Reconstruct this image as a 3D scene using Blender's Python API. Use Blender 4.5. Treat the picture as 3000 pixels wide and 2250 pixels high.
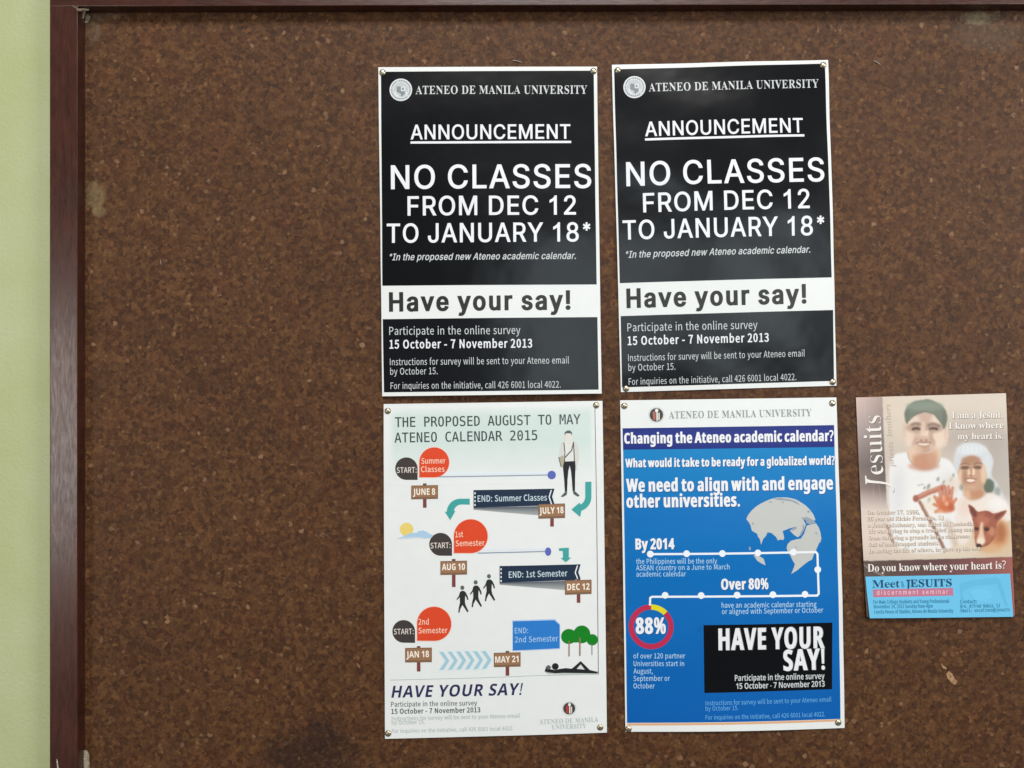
import bpy, bmesh, math, random
import numpy as np
from mathutils import Vector, Matrix
from mathutils.geometry import delaunay_2d_cdt

random.seed(7)
for _o in list(bpy.data.objects):
    bpy.data.objects.remove(_o)
SC = bpy.context.scene
COL = SC.collection

# ------------------------------------------------------------------ scale, camera, light
S = 2100.0            # poster-plane units per metre (a 640-unit poster is 0.305 m wide)
ZC = 1.5              # camera height
DIST = 1.1213         # camera to cork

cam = bpy.data.cameras.new("camera")
cam.sensor_width = 36.0
cam.lens = 18.0 / ((1500.0 / S) / DIST)
cam.clip_start = 0.01
cam.clip_end = 50
cam_o = bpy.data.objects.new("camera", cam)
cam_o.location = (0, -DIST, ZC)
cam_o.rotation_euler = (math.radians(90), 0, 0)
COL.objects.link(cam_o)
SC.camera = cam_o

W = bpy.data.worlds.new("World")
SC.world = W
W.use_nodes = True
W.node_tree.nodes["Background"].inputs[0].default_value = (0.93, 0.97, 1.0, 1)
W.node_tree.nodes["Background"].inputs[1].default_value = 0.12

def area_light(name, loc, target, sx, sy, power, color):
    l = bpy.data.lights.new(name, 'AREA')
    l.shape = 'RECTANGLE'
    l.size, l.size_y = sx, sy
    l.energy = power
    l.color = color
    o = bpy.data.objects.new(name, l)
    o.location = loc
    o.rotation_euler = (Vector(target) - Vector(loc)).to_track_quat('-Z', 'Y').to_euler()
    COL.objects.link(o)
    return o

area_light("ceiling_light", (0.3, -4.4, 5.7), (0.1, 0, 1.5), 2.4, 1.6, 300, (1.0, 0.985, 0.955))
area_light("right_window_light", (3.2, -2.5, 2.3), (0.3, 0, 1.5), 1.4, 1.5, 78, (1.0, 0.985, 0.97))
area_light("left_window_light", (-1.78, -2.0, 1.30), (-0.4, 0, 1.5), 0.5, 0.9, 12, (1.0, 0.955, 0.90))
area_light("far_window_light", (0.38, -3.0, 1.90), (0.2, 0, 1.5), 0.72, 0.95, 4.2, (0.82, 0.94, 1.0))
area_light("far_window_light", (1.34, -3.0, 1.86), (0.3, 0, 1.5), 0.80, 0.95, 5.4, (0.82, 0.94, 1.0))

SC.view_settings.view_transform = 'Standard'
SC.view_settings.look = 'None'
SC.view_settings.exposure = -0.08
SC.view_settings.gamma = 1.0
SC.view_settings.use_curve_mapping = False
SC.render.engine = 'CYCLES'
SC.cycles.max_bounces = 5
SC.cycles.use_denoising = True

# ------------------------------------------------------------------ small helpers
def lin(c):
    c = c / 255.0
    return c / 12.92 if c <= 0.04045 else ((c + 0.055) / 1.055) ** 2.4

def rgb(r, g, b):
    return (lin(r), lin(g), lin(b), 1.0)

def wx(px): return (px - 1500.0) / S
def wz(py): return ZC + (1125.0 - py) / S

def tag(o, label=None, cat=None, group=None, kind=None):
    if label: o["label"] = label
    if cat: o["category"] = cat
    if group: o["group"] = group
    if kind: o["kind"] = kind
    return o

def empty(name, loc, rot=(0, 0, 0)):
    o = bpy.data.objects.new(name, None)
    o.empty_display_size = 0.05
    o.location = loc
    o.rotation_euler = rot
    COL.objects.link(o)
    bpy.context.view_layer.update()
    return o

def link(name, me, parent=None):
    o = bpy.data.objects.new(name, me)
    COL.objects.link(o)
    if parent is not None:
        me.transform(parent.matrix_world.inverted())
        o.parent = parent
    return o

def nt(name):
    m = bpy.data.materials.new(name)
    m.use_nodes = True
    n = m.node_tree.nodes
    return m, m.node_tree, n["Principled BSDF"]

_inks = {}
def ink(name, col, rough=0.34, spec=0.5, bump=0.03):
    """A printed colour on coated poster paper: faint mottling, faint cockle."""
    if name in _inks:
        return _inks[name]
    m, t, p = nt(name)
    tc = t.nodes.new("ShaderNodeTexCoord")
    n1 = t.nodes.new("ShaderNodeTexNoise")
    n1.inputs["Scale"].default_value = 55
    n1.inputs["Detail"].default_value = 3
    t.links.new(tc.outputs["Object"], n1.inputs["Vector"])
    mr = t.nodes.new("ShaderNodeMapRange")
    mr.inputs["To Min"].default_value = 0.965
    mr.inputs["To Max"].default_value = 1.02
    t.links.new(n1.outputs["Fac"], mr.inputs["Value"])
    mx = t.nodes.new("ShaderNodeVectorMath")
    mx.operation = 'SCALE'
    if col is None:
        at = t.nodes.new("ShaderNodeVertexColor")
        at.layer_name = "print_color"
        t.links.new(at.outputs["Color"], mx.inputs[0])
    else:
        mx.inputs[0].default_value = rgb(*col)[:3]
    t.links.new(mr.outputs[0], mx.inputs["Scale"])
    t.links.new(mx.outputs["Vector"], p.inputs["Base Color"])
    p.inputs["Roughness"].default_value = rough
    p.inputs["Specular IOR Level"].default_value = spec
    n2 = t.nodes.new("ShaderNodeTexNoise")
    n2.inputs["Scale"].default_value = 14
    n2.inputs["Detail"].default_value = 2
    t.links.new(tc.outputs["Object"], n2.inputs["Vector"])
    b = t.nodes.new("ShaderNodeBump")
    b.inputs["Strength"].default_value = bump
    b.inputs["Distance"].default_value = 0.02
    t.links.new(n2.outputs["Fac"], b.inputs["Height"])
    t.links.new(b.outputs["Normal"], p.inputs["Normal"])
    _inks[name] = m
    return m

# ------------------------------------------------------------------ lettering: outlines of six letter styles, cap height 1000
# per style: letter -> (advance, outlines as x, y, x, y ...)
LETTERS = {
    'S': {
        '!': [154,[53,126,50,400,104,400,100,126],[77,-3,68,-2,59,1,52,7,46,14,42,23,41,32,42,42,46,50,52,57,59,63,68,67,77,68,87,67,95,63,102,57,108,50,112,42,113,32,112,23,108,14,102,7,95,1,87,-2]],
        '*': [356,[158,175,162,260,90,214,70,248,146,287,70,326,90,361,162,315,158,400,197,400,194,315,265,361,285,326,209,287,285,248,265,214,194,260,197,175]],
        ',': [148,[30,-94,53,56,108,56,66,-94]],
        '.': [148,[75,-3,66,-2,57,1,50,7,44,14,40,23,39,32,40,42,44,50,50,58,57,64,66,67,75,68,84,67,93,64,100,58,106,50,110,42,111,32,110,23,106,14,100,7,93,1,84,-2]],
        '1': [356,[60,0,60,43,307,43,307,0],[217,400,217,0,167,0,167,352,165,352,68,281,68,336,156,400]],
        '2': [356,[50,0,50,37,184,180,222,222,231,234,238,246,244,257,248,268,251,280,252,292,251,306,247,318,242,329,234,339,225,347,215,353,203,358,190,360,176,361,161,360,148,357,135,352,125,345,116,336,109,325,104,313,101,299,100,285,52,285,53,308,59,329,68,348,80,365,95,379,112,390,132,399,154,404,177,405,200,404,221,399,241,390,258,379,272,366,284,350,293,332,298,313,300,293,299,278,296,264,292,250,285,235,276,220,264,203,210,141,120,48,120,45,306,45,306,0]],
        '8': [356,[178,-5,152,-4,128,1,107,9,87,20,71,33,58,49,49,66,43,85,41,106,42,123,45,139,51,153,59,167,68,179,79,190,92,198,105,204,120,208,120,210,102,217,86,227,73,242,63,259,57,278,55,299,57,319,62,337,71,354,83,369,98,381,115,392,134,399,155,404,178,405,201,404,221,399,241,392,258,381,272,369,284,354,293,337,298,319,300,299,298,279,292,260,283,242,270,227,254,217,236,210,236,208,250,204,264,198,276,190,287,179,297,167,305,153,310,139,314,123,315,106,313,85,307,66,298,49,284,33,268,20,249,9,228,1,204,-4],[178,39,195,40,210,43,224,47,236,54,246,62,254,72,260,83,264,95,265,109,263,123,260,136,253,148,245,159,235,168,222,175,209,181,194,184,178,185,162,184,147,181,133,175,121,168,110,159,102,148,96,136,92,123,91,109,92,95,95,83,101,72,109,62,119,54,132,47,145,43,161,40],[178,228,192,229,204,231,216,236,226,243,234,250,241,260,247,271,250,282,251,295,250,308,247,320,242,330,235,340,226,347,216,353,205,358,192,361,178,362,164,361,151,358,139,353,129,347,121,340,114,330,109,320,105,308,104,295,105,282,109,271,114,260,121,250,129,243,140,236,151,231,164,229]],
        '@': [532,[279,-106,241,-104,206,-99,174,-90,145,-77,119,-61,96,-41,77,-19,61,7,48,36,39,68,33,103,32,141,34,178,39,212,48,243,61,272,77,298,97,321,119,340,144,357,173,370,204,379,238,385,274,387,310,385,342,379,371,369,398,356,421,339,442,320,460,299,474,276,485,251,493,224,498,197,500,169,496,112,493,93,489,76,483,60,476,45,466,33,455,22,441,15,425,10,406,8,374,13,364,17,355,22,347,28,340,35,335,44,332,54,330,54,325,43,316,33,305,23,292,16,276,11,257,10,234,12,214,18,197,28,182,41,170,57,161,76,154,97,150,119,148,143,150,167,155,188,163,208,173,226,187,241,202,253,220,262,239,268,259,270,276,269,290,266,303,260,313,254,321,247,327,240,330,240,330,263,372,263,372,87,373,76,376,67,381,58,388,52,397,48,407,46,419,48,429,52,438,60,444,70,449,83,453,100,455,120,456,143,457,169,456,192,452,215,446,236,437,257,425,276,411,294,395,309,375,322,354,333,329,341,303,346,273,348,243,346,216,341,190,334,167,323,147,309,129,292,113,273,100,251,90,227,83,200,78,171,77,140,78,108,83,79,90,52,100,28,113,6,129,-13,148,-29,169,-43,193,-53,220,-61,249,-66,281,-67,324,-63,360,-54,385,-46,397,-84,365,-94,323,-103],[259,51,275,52,289,56,301,61,310,70,318,80,324,93,328,108,331,126,332,145,331,165,328,182,323,196,317,207,309,215,299,222,288,226,275,228,260,229,246,228,234,224,222,218,213,210,205,199,198,188,194,174,191,160,190,145,191,129,193,113,197,99,203,85,210,74,219,64,230,57,244,52]],
        'A': [377,[13,0,158,400,217,400,364,0,311,0,226,238,208,293,183,376,193,376,167,292,150,238,67,0],[86,112,86,156,291,156,291,112]],
        'C': [401,[210,-5,177,-3,146,6,118,20,93,39,72,62,55,91,42,123,34,160,32,200,34,240,42,277,55,309,72,337,93,361,118,380,146,394,177,403,210,405,230,404,249,401,268,397,285,390,301,381,316,370,330,358,342,344,352,329,361,312,367,294,372,274,321,274,317,287,312,299,306,310,299,320,290,329,281,337,271,343,260,349,248,353,236,356,223,358,210,358,187,356,165,350,144,340,126,326,111,308,98,286,89,261,83,232,81,200,83,168,89,139,98,114,111,92,126,74,145,60,165,50,187,44,210,42,223,42,236,44,248,47,260,51,271,57,281,63,290,71,299,80,306,90,312,101,317,113,321,126,372,126,367,106,361,88,352,71,342,56,330,42,316,30,301,19,285,11,268,4,249,-1,230,-4]],
        'D': [395,[172,0,75,0,75,45,169,45,200,47,227,53,250,63,270,78,286,96,298,117,307,142,312,170,314,201,312,231,307,259,298,283,286,305,270,323,251,337,229,347,203,353,174,355,73,355,73,400,177,400,214,397,248,389,277,376,303,358,324,335,341,308,353,276,360,240,363,201,360,161,353,125,341,93,324,66,302,43,276,24,245,11,211,3],[98,400,98,0,47,0,47,400]],
        'E': [329,[47,0,47,400,293,400,293,355,98,355,98,225,279,225,279,180,98,180,98,45,295,45,295,0]],
        'F': [322,[47,0,47,400,290,400,290,355,98,355,98,219,272,219,272,174,98,174,98,0]],
        'H': [406,[47,0,47,400,98,400,98,227,308,227,308,400,359,400,359,0,308,0,308,182,98,182,98,0]],
        'I': [236,[24,0,24,45,93,45,93,355,24,355,24,400,212,400,212,355,144,355,144,45,212,45,212,0]],
        'J': [312,[146,-5,112,-2,84,8,59,26,41,49,30,79,26,114,26,136,77,136,77,114,79,92,85,73,96,58,109,48,126,41,146,39,165,41,181,48,195,58,205,73,212,92,214,114,214,400,264,400,264,114,261,79,250,49,231,26,207,8,178,-2]],
        'L': [309,[47,0,47,400,98,400,98,45,284,45,284,0]],
        'M': [494,[47,0,47,400,119,400,218,147,226,125,235,96,245,66,253,38,242,38,250,65,259,95,269,124,277,147,374,400,446,400,446,0,397,0,397,229,397,257,397,290,398,325,399,359,403,359,391,322,379,285,368,253,358,229,269,0,225,0,134,229,125,252,114,284,101,321,88,359,93,359,94,327,95,292,96,258,96,229,96,0]],
        'N': [412,[47,0,47,400,107,400,270,144,285,119,305,84,325,43,318,42,315,85,314,124,314,153,314,400,364,400,364,0,304,0,159,228,139,260,116,300,85,355,94,357,96,302,98,258,98,229,98,0]],
        'O': [419,[210,-5,177,-3,146,6,118,20,93,39,72,62,55,91,42,123,34,160,32,200,34,240,42,277,55,309,72,337,93,361,118,380,146,394,177,403,210,405,243,403,274,394,302,380,326,361,347,337,365,309,377,277,385,240,388,200,385,160,377,123,365,91,347,62,326,39,302,20,274,6,243,-3],[210,42,233,44,255,50,275,60,293,74,308,92,321,113,331,139,336,167,338,200,336,232,331,261,321,287,308,308,293,326,275,340,255,350,233,356,210,358,187,356,165,350,145,340,127,326,111,308,99,286,89,261,83,232,81,200,83,167,89,139,99,113,111,92,127,74,145,60,165,50,187,44]],
        'R': [353,[47,0,47,400,186,400,215,398,240,393,262,384,280,372,295,358,307,341,315,321,320,300,322,277,320,254,315,233,307,213,295,197,280,182,262,171,240,162,214,157,186,155,76,155,76,201,184,201,203,202,220,205,234,210,246,217,255,226,262,236,267,248,270,262,271,277,270,292,267,306,262,318,255,329,246,338,234,346,220,351,203,354,183,355,98,355,98,0],[278,0,181,180,238,180,336,0]],
        'S': [351,[176,-7,148,-5,123,-1,100,7,80,18,64,31,50,47,40,65,33,85,30,107,82,107,85,93,90,80,97,69,107,60,118,52,131,46,145,42,160,39,176,39,193,40,210,43,225,47,238,54,250,62,259,72,266,84,270,96,272,110,270,121,267,132,261,141,253,148,244,155,233,161,192,175,144,188,114,199,88,212,68,227,53,246,44,268,41,293,43,314,49,334,59,352,72,368,89,381,108,391,130,399,153,404,179,405,204,404,227,399,249,391,267,381,283,368,297,353,306,336,313,317,315,297,265,297,261,316,252,331,238,344,220,353,200,359,177,361,160,360,145,357,132,352,119,346,109,338,101,329,95,319,92,307,90,295,92,283,96,272,103,262,112,254,122,248,133,242,167,231,208,220,245,207,258,202,270,195,282,187,293,178,302,167,310,155,316,142,320,126,321,109,319,88,313,68,304,50,291,34,274,20,254,8,231,0,205,-5]],
        'T': [353,[25,355,25,400,328,400,328,355,202,355,202,0,151,0,151,355]],
        'U': [407,[203,-6,173,-4,146,2,121,12,99,26,81,43,67,63,56,85,49,110,47,136,47,400,98,400,98,140,99,122,103,105,111,89,120,75,133,63,147,53,164,46,183,42,203,41,224,42,243,46,260,53,274,63,286,75,296,89,303,105,307,122,309,140,309,400,359,400,359,136,357,110,351,85,340,63,326,43,307,26,286,12,261,2,234,-4]],
        'Y': [371,[160,0,160,164,13,400,72,400,151,271,175,230,196,181,176,181,197,230,220,271,300,400,358,400,211,164,211,0]],
        'a': [306,[126,-7,107,-6,90,-2,74,4,60,12,48,22,37,35,30,50,25,66,24,85,25,101,28,115,34,127,41,136,50,145,61,152,73,157,85,162,99,166,140,173,184,178,194,180,202,182,209,185,213,188,216,194,217,200,217,202,216,214,214,224,210,233,204,241,197,248,189,253,178,257,167,259,154,260,140,259,128,257,117,253,108,249,99,243,92,237,87,230,82,223,79,215,32,229,40,246,50,260,62,272,75,282,89,289,105,295,120,299,136,301,152,302,188,298,201,295,213,290,225,283,236,275,245,265,253,252,260,237,263,219,265,198,265,0,217,0,217,41,214,41,198,19,190,12,180,6,169,1,156,-3,142,-6],[134,36,151,37,166,40,179,46,190,54,200,63,207,73,212,85,216,96,217,108,217,149,204,143,182,138,157,135,138,132,106,125,96,121,88,116,81,110,76,102,73,93,72,82,73,73,76,64,80,57,86,50,93,45,102,41,112,38,122,36]],
        'c': [311,[163,-6,137,-4,113,2,92,13,73,27,57,45,44,67,34,91,29,118,27,147,29,177,34,204,44,229,57,250,73,268,92,283,113,294,137,300,163,302,177,302,191,300,204,297,217,292,229,287,240,280,250,272,259,263,267,253,274,242,280,230,284,218,238,206,228,227,212,244,190,255,163,259,144,258,128,252,114,244,102,232,93,219,85,203,80,186,77,167,76,147,77,128,80,110,85,92,93,77,102,63,114,52,128,43,144,38,163,37,191,41,213,52,229,70,239,92,285,81,281,67,275,55,268,44,260,34,251,25,241,17,230,10,218,4,205,-1,192,-4,178,-6]],
        'd': [334,[154,-6,130,-4,108,2,88,13,70,27,55,45,43,66,34,91,29,118,27,148,29,178,34,206,43,230,55,251,70,269,88,283,108,294,130,300,154,302,171,301,186,298,199,293,210,287,219,279,226,272,241,251,244,251,244,400,292,400,292,0,246,0,246,46,241,46,226,25,218,17,209,10,198,3,186,-2,171,-5],[161,37,178,38,193,43,207,51,218,62,228,75,235,90,241,108,244,128,245,149,244,170,241,189,236,207,228,222,219,235,207,245,194,253,178,258,161,259,143,258,127,253,114,245,102,234,93,221,85,205,80,188,77,169,76,149,77,128,80,109,85,92,93,76,102,63,114,52,128,43,143,38]],
        'e': [318,[167,-6,139,-4,114,2,92,13,73,27,57,45,44,67,34,91,29,118,27,147,29,176,34,203,43,228,56,249,72,268,90,283,112,294,135,300,161,302,177,301,193,299,209,294,224,288,238,279,251,268,263,255,273,239,281,222,287,201,291,178,292,152,292,133,59,133,59,174,266,174,243,159,242,178,239,195,234,211,227,225,218,237,206,247,193,254,178,258,161,260,144,258,129,254,115,246,103,237,93,225,86,212,80,197,77,182,75,166,75,140,77,119,81,100,87,83,95,69,106,58,119,48,133,42,149,38,167,36,179,37,189,39,199,41,209,46,217,51,224,57,231,65,236,73,240,83,287,71,281,57,274,43,263,31,251,20,238,11,222,3,205,-2,187,-5]],
        'h': [322,[89,178,89,0,41,0,41,400,89,400,89,226,81,226,91,251,104,270,120,285,137,294,157,300,179,302,198,301,216,297,232,290,246,280,258,268,268,252,275,234,279,213,281,189,281,0,233,0,233,185,231,207,225,225,215,239,201,250,185,257,165,259,151,258,138,255,126,250,116,242,107,233,99,222,94,209,90,195]],
        'i': [131,[41,0,41,298,89,298,89,0],[66,348,57,349,49,352,42,357,37,364,34,372,32,380,34,388,37,396,42,403,49,408,57,411,66,412,75,411,83,408,90,403,95,396,98,388,99,380,98,372,95,364,90,357,83,352,75,349]],
        'l': [149,[110,-2,88,0,71,6,58,16,49,29,43,46,41,66,41,400,89,400,89,78,90,65,92,56,94,49,99,44,106,42,115,41,126,41,133,43,142,2,127,-1]],
        'm': [479,[41,0,41,298,88,298,88,232,85,232,89,247,96,260,104,272,114,282,124,290,135,296,147,300,160,303,172,304,193,301,211,295,226,284,238,269,247,252,252,232,246,232,250,246,257,258,265,270,275,280,287,288,299,295,313,300,328,303,343,304,360,302,376,299,391,292,404,284,416,272,425,258,432,242,436,222,438,201,438,0,390,0,390,199,388,219,382,235,372,246,359,254,345,258,329,260,316,259,305,256,294,251,285,245,278,237,272,228,267,218,265,207,264,194,264,0,216,0,216,204,214,220,208,233,199,245,187,253,173,258,157,260,145,259,134,256,124,252,114,245,106,237,99,227,94,216,90,202,89,187,89,0]],
        'n': [322,[89,178,89,0,41,0,41,298,88,298,88,226,81,226,91,251,104,270,120,285,137,294,157,300,179,302,198,301,216,297,232,290,246,280,258,268,268,252,275,234,279,213,281,189,281,0,233,0,233,185,231,207,225,225,215,239,201,250,185,257,165,259,151,258,138,255,126,250,116,242,107,233,99,222,94,209,90,195]],
        'o': [326,[163,-6,137,-4,113,2,92,13,73,27,57,45,44,67,34,91,29,118,27,147,29,177,34,204,44,229,57,250,73,268,92,283,113,294,137,300,163,302,189,300,213,294,235,283,254,268,270,250,283,229,292,204,298,177,300,147,298,118,292,91,283,67,270,45,254,27,235,13,213,2,189,-4],[163,37,182,38,198,43,212,52,224,63,234,77,241,92,247,110,250,128,251,147,250,167,247,185,241,203,234,219,224,232,212,244,198,252,182,258,163,259,144,258,128,252,114,244,102,232,93,219,85,203,80,186,77,167,76,147,77,128,80,110,85,92,93,77,102,63,114,52,128,43,144,38]],
        'p': [334,[41,-112,41,298,88,298,88,251,93,251,108,272,115,279,124,287,135,293,147,298,163,301,180,302,204,300,226,294,246,283,264,269,279,251,291,230,300,206,305,178,307,148,305,118,300,91,291,66,279,45,264,27,246,13,226,2,204,-4,180,-6,163,-5,148,-2,136,3,125,10,116,17,108,25,93,46,89,46,89,-112],[173,37,191,38,206,43,220,52,231,63,241,76,248,92,254,109,257,128,258,149,257,169,254,188,248,205,241,221,232,234,220,245,206,253,191,258,173,259,156,258,140,253,127,245,115,235,106,222,98,207,93,189,90,170,89,149,90,128,93,108,98,90,106,75,116,62,127,51,141,43,156,38]],
        'r': [204,[41,0,41,298,88,298,88,252,91,252,98,266,107,279,120,289,134,296,150,301,168,303,180,302,191,302,191,253,181,255,163,256,149,255,137,252,125,247,115,241,106,233,99,223,94,212,90,200,89,186,89,0]],
        's': [287,[143,-6,123,-5,105,-2,88,3,73,10,60,19,49,30,39,43,32,57,28,74,74,84,79,69,87,57,98,47,111,41,126,37,143,36,162,37,178,42,192,49,203,58,209,69,211,81,210,91,206,99,200,107,191,113,180,118,167,122,117,134,93,141,72,151,57,164,46,178,39,196,37,215,38,232,43,247,51,261,62,273,75,283,90,291,108,297,127,301,147,302,167,301,184,298,200,293,213,286,225,277,235,267,243,255,250,242,255,228,211,218,206,229,199,239,191,248,179,256,165,260,147,261,131,260,116,256,103,249,93,240,87,230,85,218,87,208,91,199,97,191,107,185,120,180,135,175,180,165,205,157,225,147,241,135,252,120,258,103,260,84,259,67,254,51,246,37,234,24,221,14,204,5,186,-1,165,-5]],
        't': [179,[160,298,160,257,5,257,5,298],[51,370,99,370,99,77,100,65,103,55,107,48,113,43,122,40,134,39,146,40,159,42,168,1,151,-2,132,-3,109,-1,89,6,72,17,60,32,53,51,51,73]],
        'u': [322,[143,-4,124,-3,106,2,90,8,76,18,64,31,54,46,47,64,43,85,41,109,41,298,89,298,89,113,91,92,98,74,108,59,121,48,138,42,157,39,171,40,184,44,196,49,206,56,215,65,223,76,228,89,232,104,233,120,233,298,281,298,281,0,234,0,234,72,242,72,231,47,218,28,202,13,184,4,165,-2]],
        'v': [306,[128,0,14,298,66,298,130,122,147,68,162,16,145,16,159,68,176,122,240,298,292,298,178,0]],
        'w': [446,[108,0,18,298,68,298,105,168,121,107,138,32,130,32,146,106,162,168,198,298,249,298,284,168,300,107,316,32,308,32,325,106,341,168,377,298,428,298,338,0,290,0,251,135,239,177,228,220,217,266,228,266,218,221,206,177,195,135,156,0]],
        'y': [306,[37,-109,48,-67,56,-69,65,-70,74,-71,82,-70,89,-68,96,-64,102,-58,108,-50,114,-40,118,-28,128,-1,14,298,66,298,130,122,147,68,162,16,144,16,159,68,176,122,240,298,292,298,161,-46,154,-60,147,-73,139,-84,130,-93,120,-101,110,-107,98,-111,85,-113,72,-114,51,-112]],
    },
    'B': {
        '!': [151,[59,113,45,400,105,400,91,113],[75,-8,66,-7,58,-4,50,1,45,8,41,18,40,30,41,43,45,52,50,59,58,64,66,67,75,68,84,67,92,64,99,59,105,52,109,43,110,30,109,18,105,8,99,1,92,-4,84,-7]],
        '%': [466,[109,155,85,158,65,169,48,188,37,213,30,244,27,281,30,317,36,348,47,373,63,391,83,402,109,406,135,402,156,391,172,373,184,348,191,317,193,281,191,244,184,213,173,188,157,169,135,158],[100,0,322,400,365,400,143,0],[109,190,133,200,148,230,152,281,148,331,133,361,109,371,96,368,86,361,78,348,73,331,69,308,68,281,69,253,73,231,78,213,86,200,96,192],[354,-6,330,-2,309,9,293,28,282,53,275,84,272,120,274,157,281,188,292,213,308,231,328,242,354,245,379,242,400,231,417,213,429,188,436,157,438,120,436,84,429,53,418,28,401,9,380,-2],[354,30,378,40,392,70,397,120,392,170,378,200,354,210,341,208,331,200,323,188,318,170,314,148,313,120,314,93,318,70,323,52,331,40,341,32]],
        '-': [180,[22,128,22,172,158,172,158,128]],
        '.': [150,[75,-8,66,-7,58,-4,50,1,45,8,41,18,40,30,41,43,45,52,50,59,58,64,66,67,75,68,84,67,92,64,99,59,105,52,109,43,110,30,109,18,105,8,99,1,92,-4,84,-7]],
        '0': [320,[160,-6,116,0,80,19,54,49,35,90,24,140,20,200,22,241,26,278,34,311,45,339,59,363,78,382,101,395,128,403,160,406,203,400,239,382,266,352,285,311,296,260,300,200,298,159,294,122,286,90,275,61,260,38,242,19,219,5,192,-3],[160,63,178,67,193,78,203,97,210,124,214,158,216,200,214,242,210,276,203,303,193,322,178,334,160,338,141,334,126,322,116,303,109,276,106,242,104,200,106,158,109,124,116,97,126,78,141,67]],
        '1': [320,[147,0,147,231,148,269,149,311,137,299,120,283,74,246,33,297,162,400,231,400,231,0]],
        '2': [320,[22,0,22,59,123,160,172,212,183,226,192,238,198,250,203,262,206,275,207,287,205,302,201,314,194,323,184,330,172,334,158,335,143,334,128,330,113,324,98,316,83,306,67,294,21,348,58,376,72,385,86,392,103,397,121,402,141,405,164,406,189,404,212,399,232,391,249,381,264,368,275,353,284,336,289,317,291,297,289,276,285,256,278,237,268,219,255,201,239,183,179,123,128,75,128,71,302,71,302,0]],
        '3': [320,[137,-6,95,-3,57,4,21,16,21,88,39,80,57,74,75,68,94,65,111,62,128,62,155,63,176,69,191,77,201,89,208,104,210,122,209,132,206,142,201,150,194,157,184,163,172,167,156,170,136,172,113,173,83,173,83,238,114,238,136,239,155,241,170,245,182,250,190,257,196,264,200,273,203,282,203,292,202,305,198,316,190,325,179,332,165,336,146,337,128,336,111,333,97,327,61,308,22,366,38,377,57,386,77,394,99,401,125,404,152,406,191,403,223,395,250,381,270,362,282,338,286,310,284,285,275,263,261,244,243,230,223,218,200,211,200,209,230,203,254,194,273,180,287,162,295,141,298,117,296,94,290,73,281,54,268,37,250,22,228,10,202,1,172,-4]],
        '4': [320,[180,0,180,83,10,83,10,142,185,400,263,400,263,148,311,148,311,83,263,83,263,0],[84,148,180,148,180,216,181,248,182,282,184,303,182,303,171,281,157,259]],
        '5': [320,[135,-6,115,-5,95,-3,76,0,58,4,42,10,27,16,27,89,42,82,59,76,77,71,96,67,115,64,132,63,155,65,174,70,190,79,201,91,207,107,210,127,201,160,174,180,129,187,97,184,69,178,35,196,50,400,267,400,267,328,124,328,117,250,138,254,168,255,191,254,213,249,233,241,251,231,266,217,278,201,287,181,293,159,295,134,290,94,277,60,254,32,223,11,183,-1]],
        '7': [320,[62,0,212,329,15,329,15,400,302,400,302,347,151,0]],
        '8': [320,[160,-6,119,-2,84,7,56,23,36,44,24,71,20,101,22,127,30,149,42,168,58,184,76,197,96,209,79,221,64,234,51,250,40,267,34,287,32,309,34,329,40,347,50,362,63,375,79,386,97,394,117,400,138,404,160,405,183,404,204,400,224,394,242,386,257,375,270,362,280,347,286,329,288,309,286,286,279,266,268,250,253,235,236,222,216,211,257,185,269,175,279,163,288,150,295,136,299,121,300,104,298,83,292,63,283,46,269,31,253,18,233,8,211,0,187,-4],[160,246,172,253,184,260,194,268,202,277,207,289,208,303,207,315,202,325,195,333,185,339,173,342,160,343,147,342,135,339,125,333,118,325,113,315,111,303,113,290,118,278,126,269,136,261,148,253],[159,57,178,58,194,63,206,70,215,80,220,92,222,106,221,116,218,124,213,132,191,153,164,170,156,174,140,166,126,156,114,146,105,134,100,121,98,106,100,93,105,81,113,71,125,63,141,58]],
        '?': [243,[78,113,78,128,83,164,86,175,91,184,97,194,125,223,159,254,167,262,172,270,176,278,179,286,181,296,182,306,180,323,174,337,164,348,151,356,134,361,114,362,96,362,80,359,65,355,24,339,7,378,22,386,39,392,56,398,75,402,95,405,117,406,150,403,177,394,199,379,216,360,225,336,229,308,228,292,225,277,220,265,214,253,207,242,197,232,162,201,134,173,128,165,124,158,121,150,118,122,118,113],[100,-8,91,-7,82,-4,75,1,70,8,67,18,66,30,67,43,70,52,75,59,82,64,91,67,100,68,109,67,117,64,124,59,130,52,133,43,134,30,133,18,130,8,124,1,117,-4,109,-7]],
        'A': [387,[0,0,141,402,245,402,387,0,295,0,266,95,120,95,91,0],[142,166,246,166,216,259,209,283,201,313,193,339,186,312,177,280,170,259]],
        'B': [376,[50,0,50,400,175,400,224,398,264,390,296,378,319,359,332,333,337,299,335,277,330,258,321,241,309,227,293,218,275,212,275,210,288,206,300,202,311,196,322,188,330,178,337,166,343,152,346,136,347,116,342,82,329,54,308,31,278,14,242,3,200,0],[135,241,184,241,206,243,224,247,236,253,244,262,248,274,250,287,248,301,242,312,233,320,220,326,202,329,180,331,135,331],[135,70,190,70,213,72,231,77,244,85,252,96,257,109,259,124,257,138,252,150,243,161,230,168,212,173,188,174,135,174]],
        'C': [357,[212,-6,174,-3,140,6,111,20,86,39,67,63,52,92,41,124,35,160,32,199,35,238,42,274,54,306,71,335,92,359,118,379,148,394,182,403,220,406,240,405,260,402,280,398,300,392,319,386,337,378,310,309,265,327,250,332,235,334,220,335,190,331,165,319,146,299,131,271,123,238,120,199,123,160,130,127,144,100,163,81,188,69,220,65,237,66,253,67,269,71,322,86,322,15,305,9,287,3,270,-1,252,-3,233,-5]],
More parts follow.
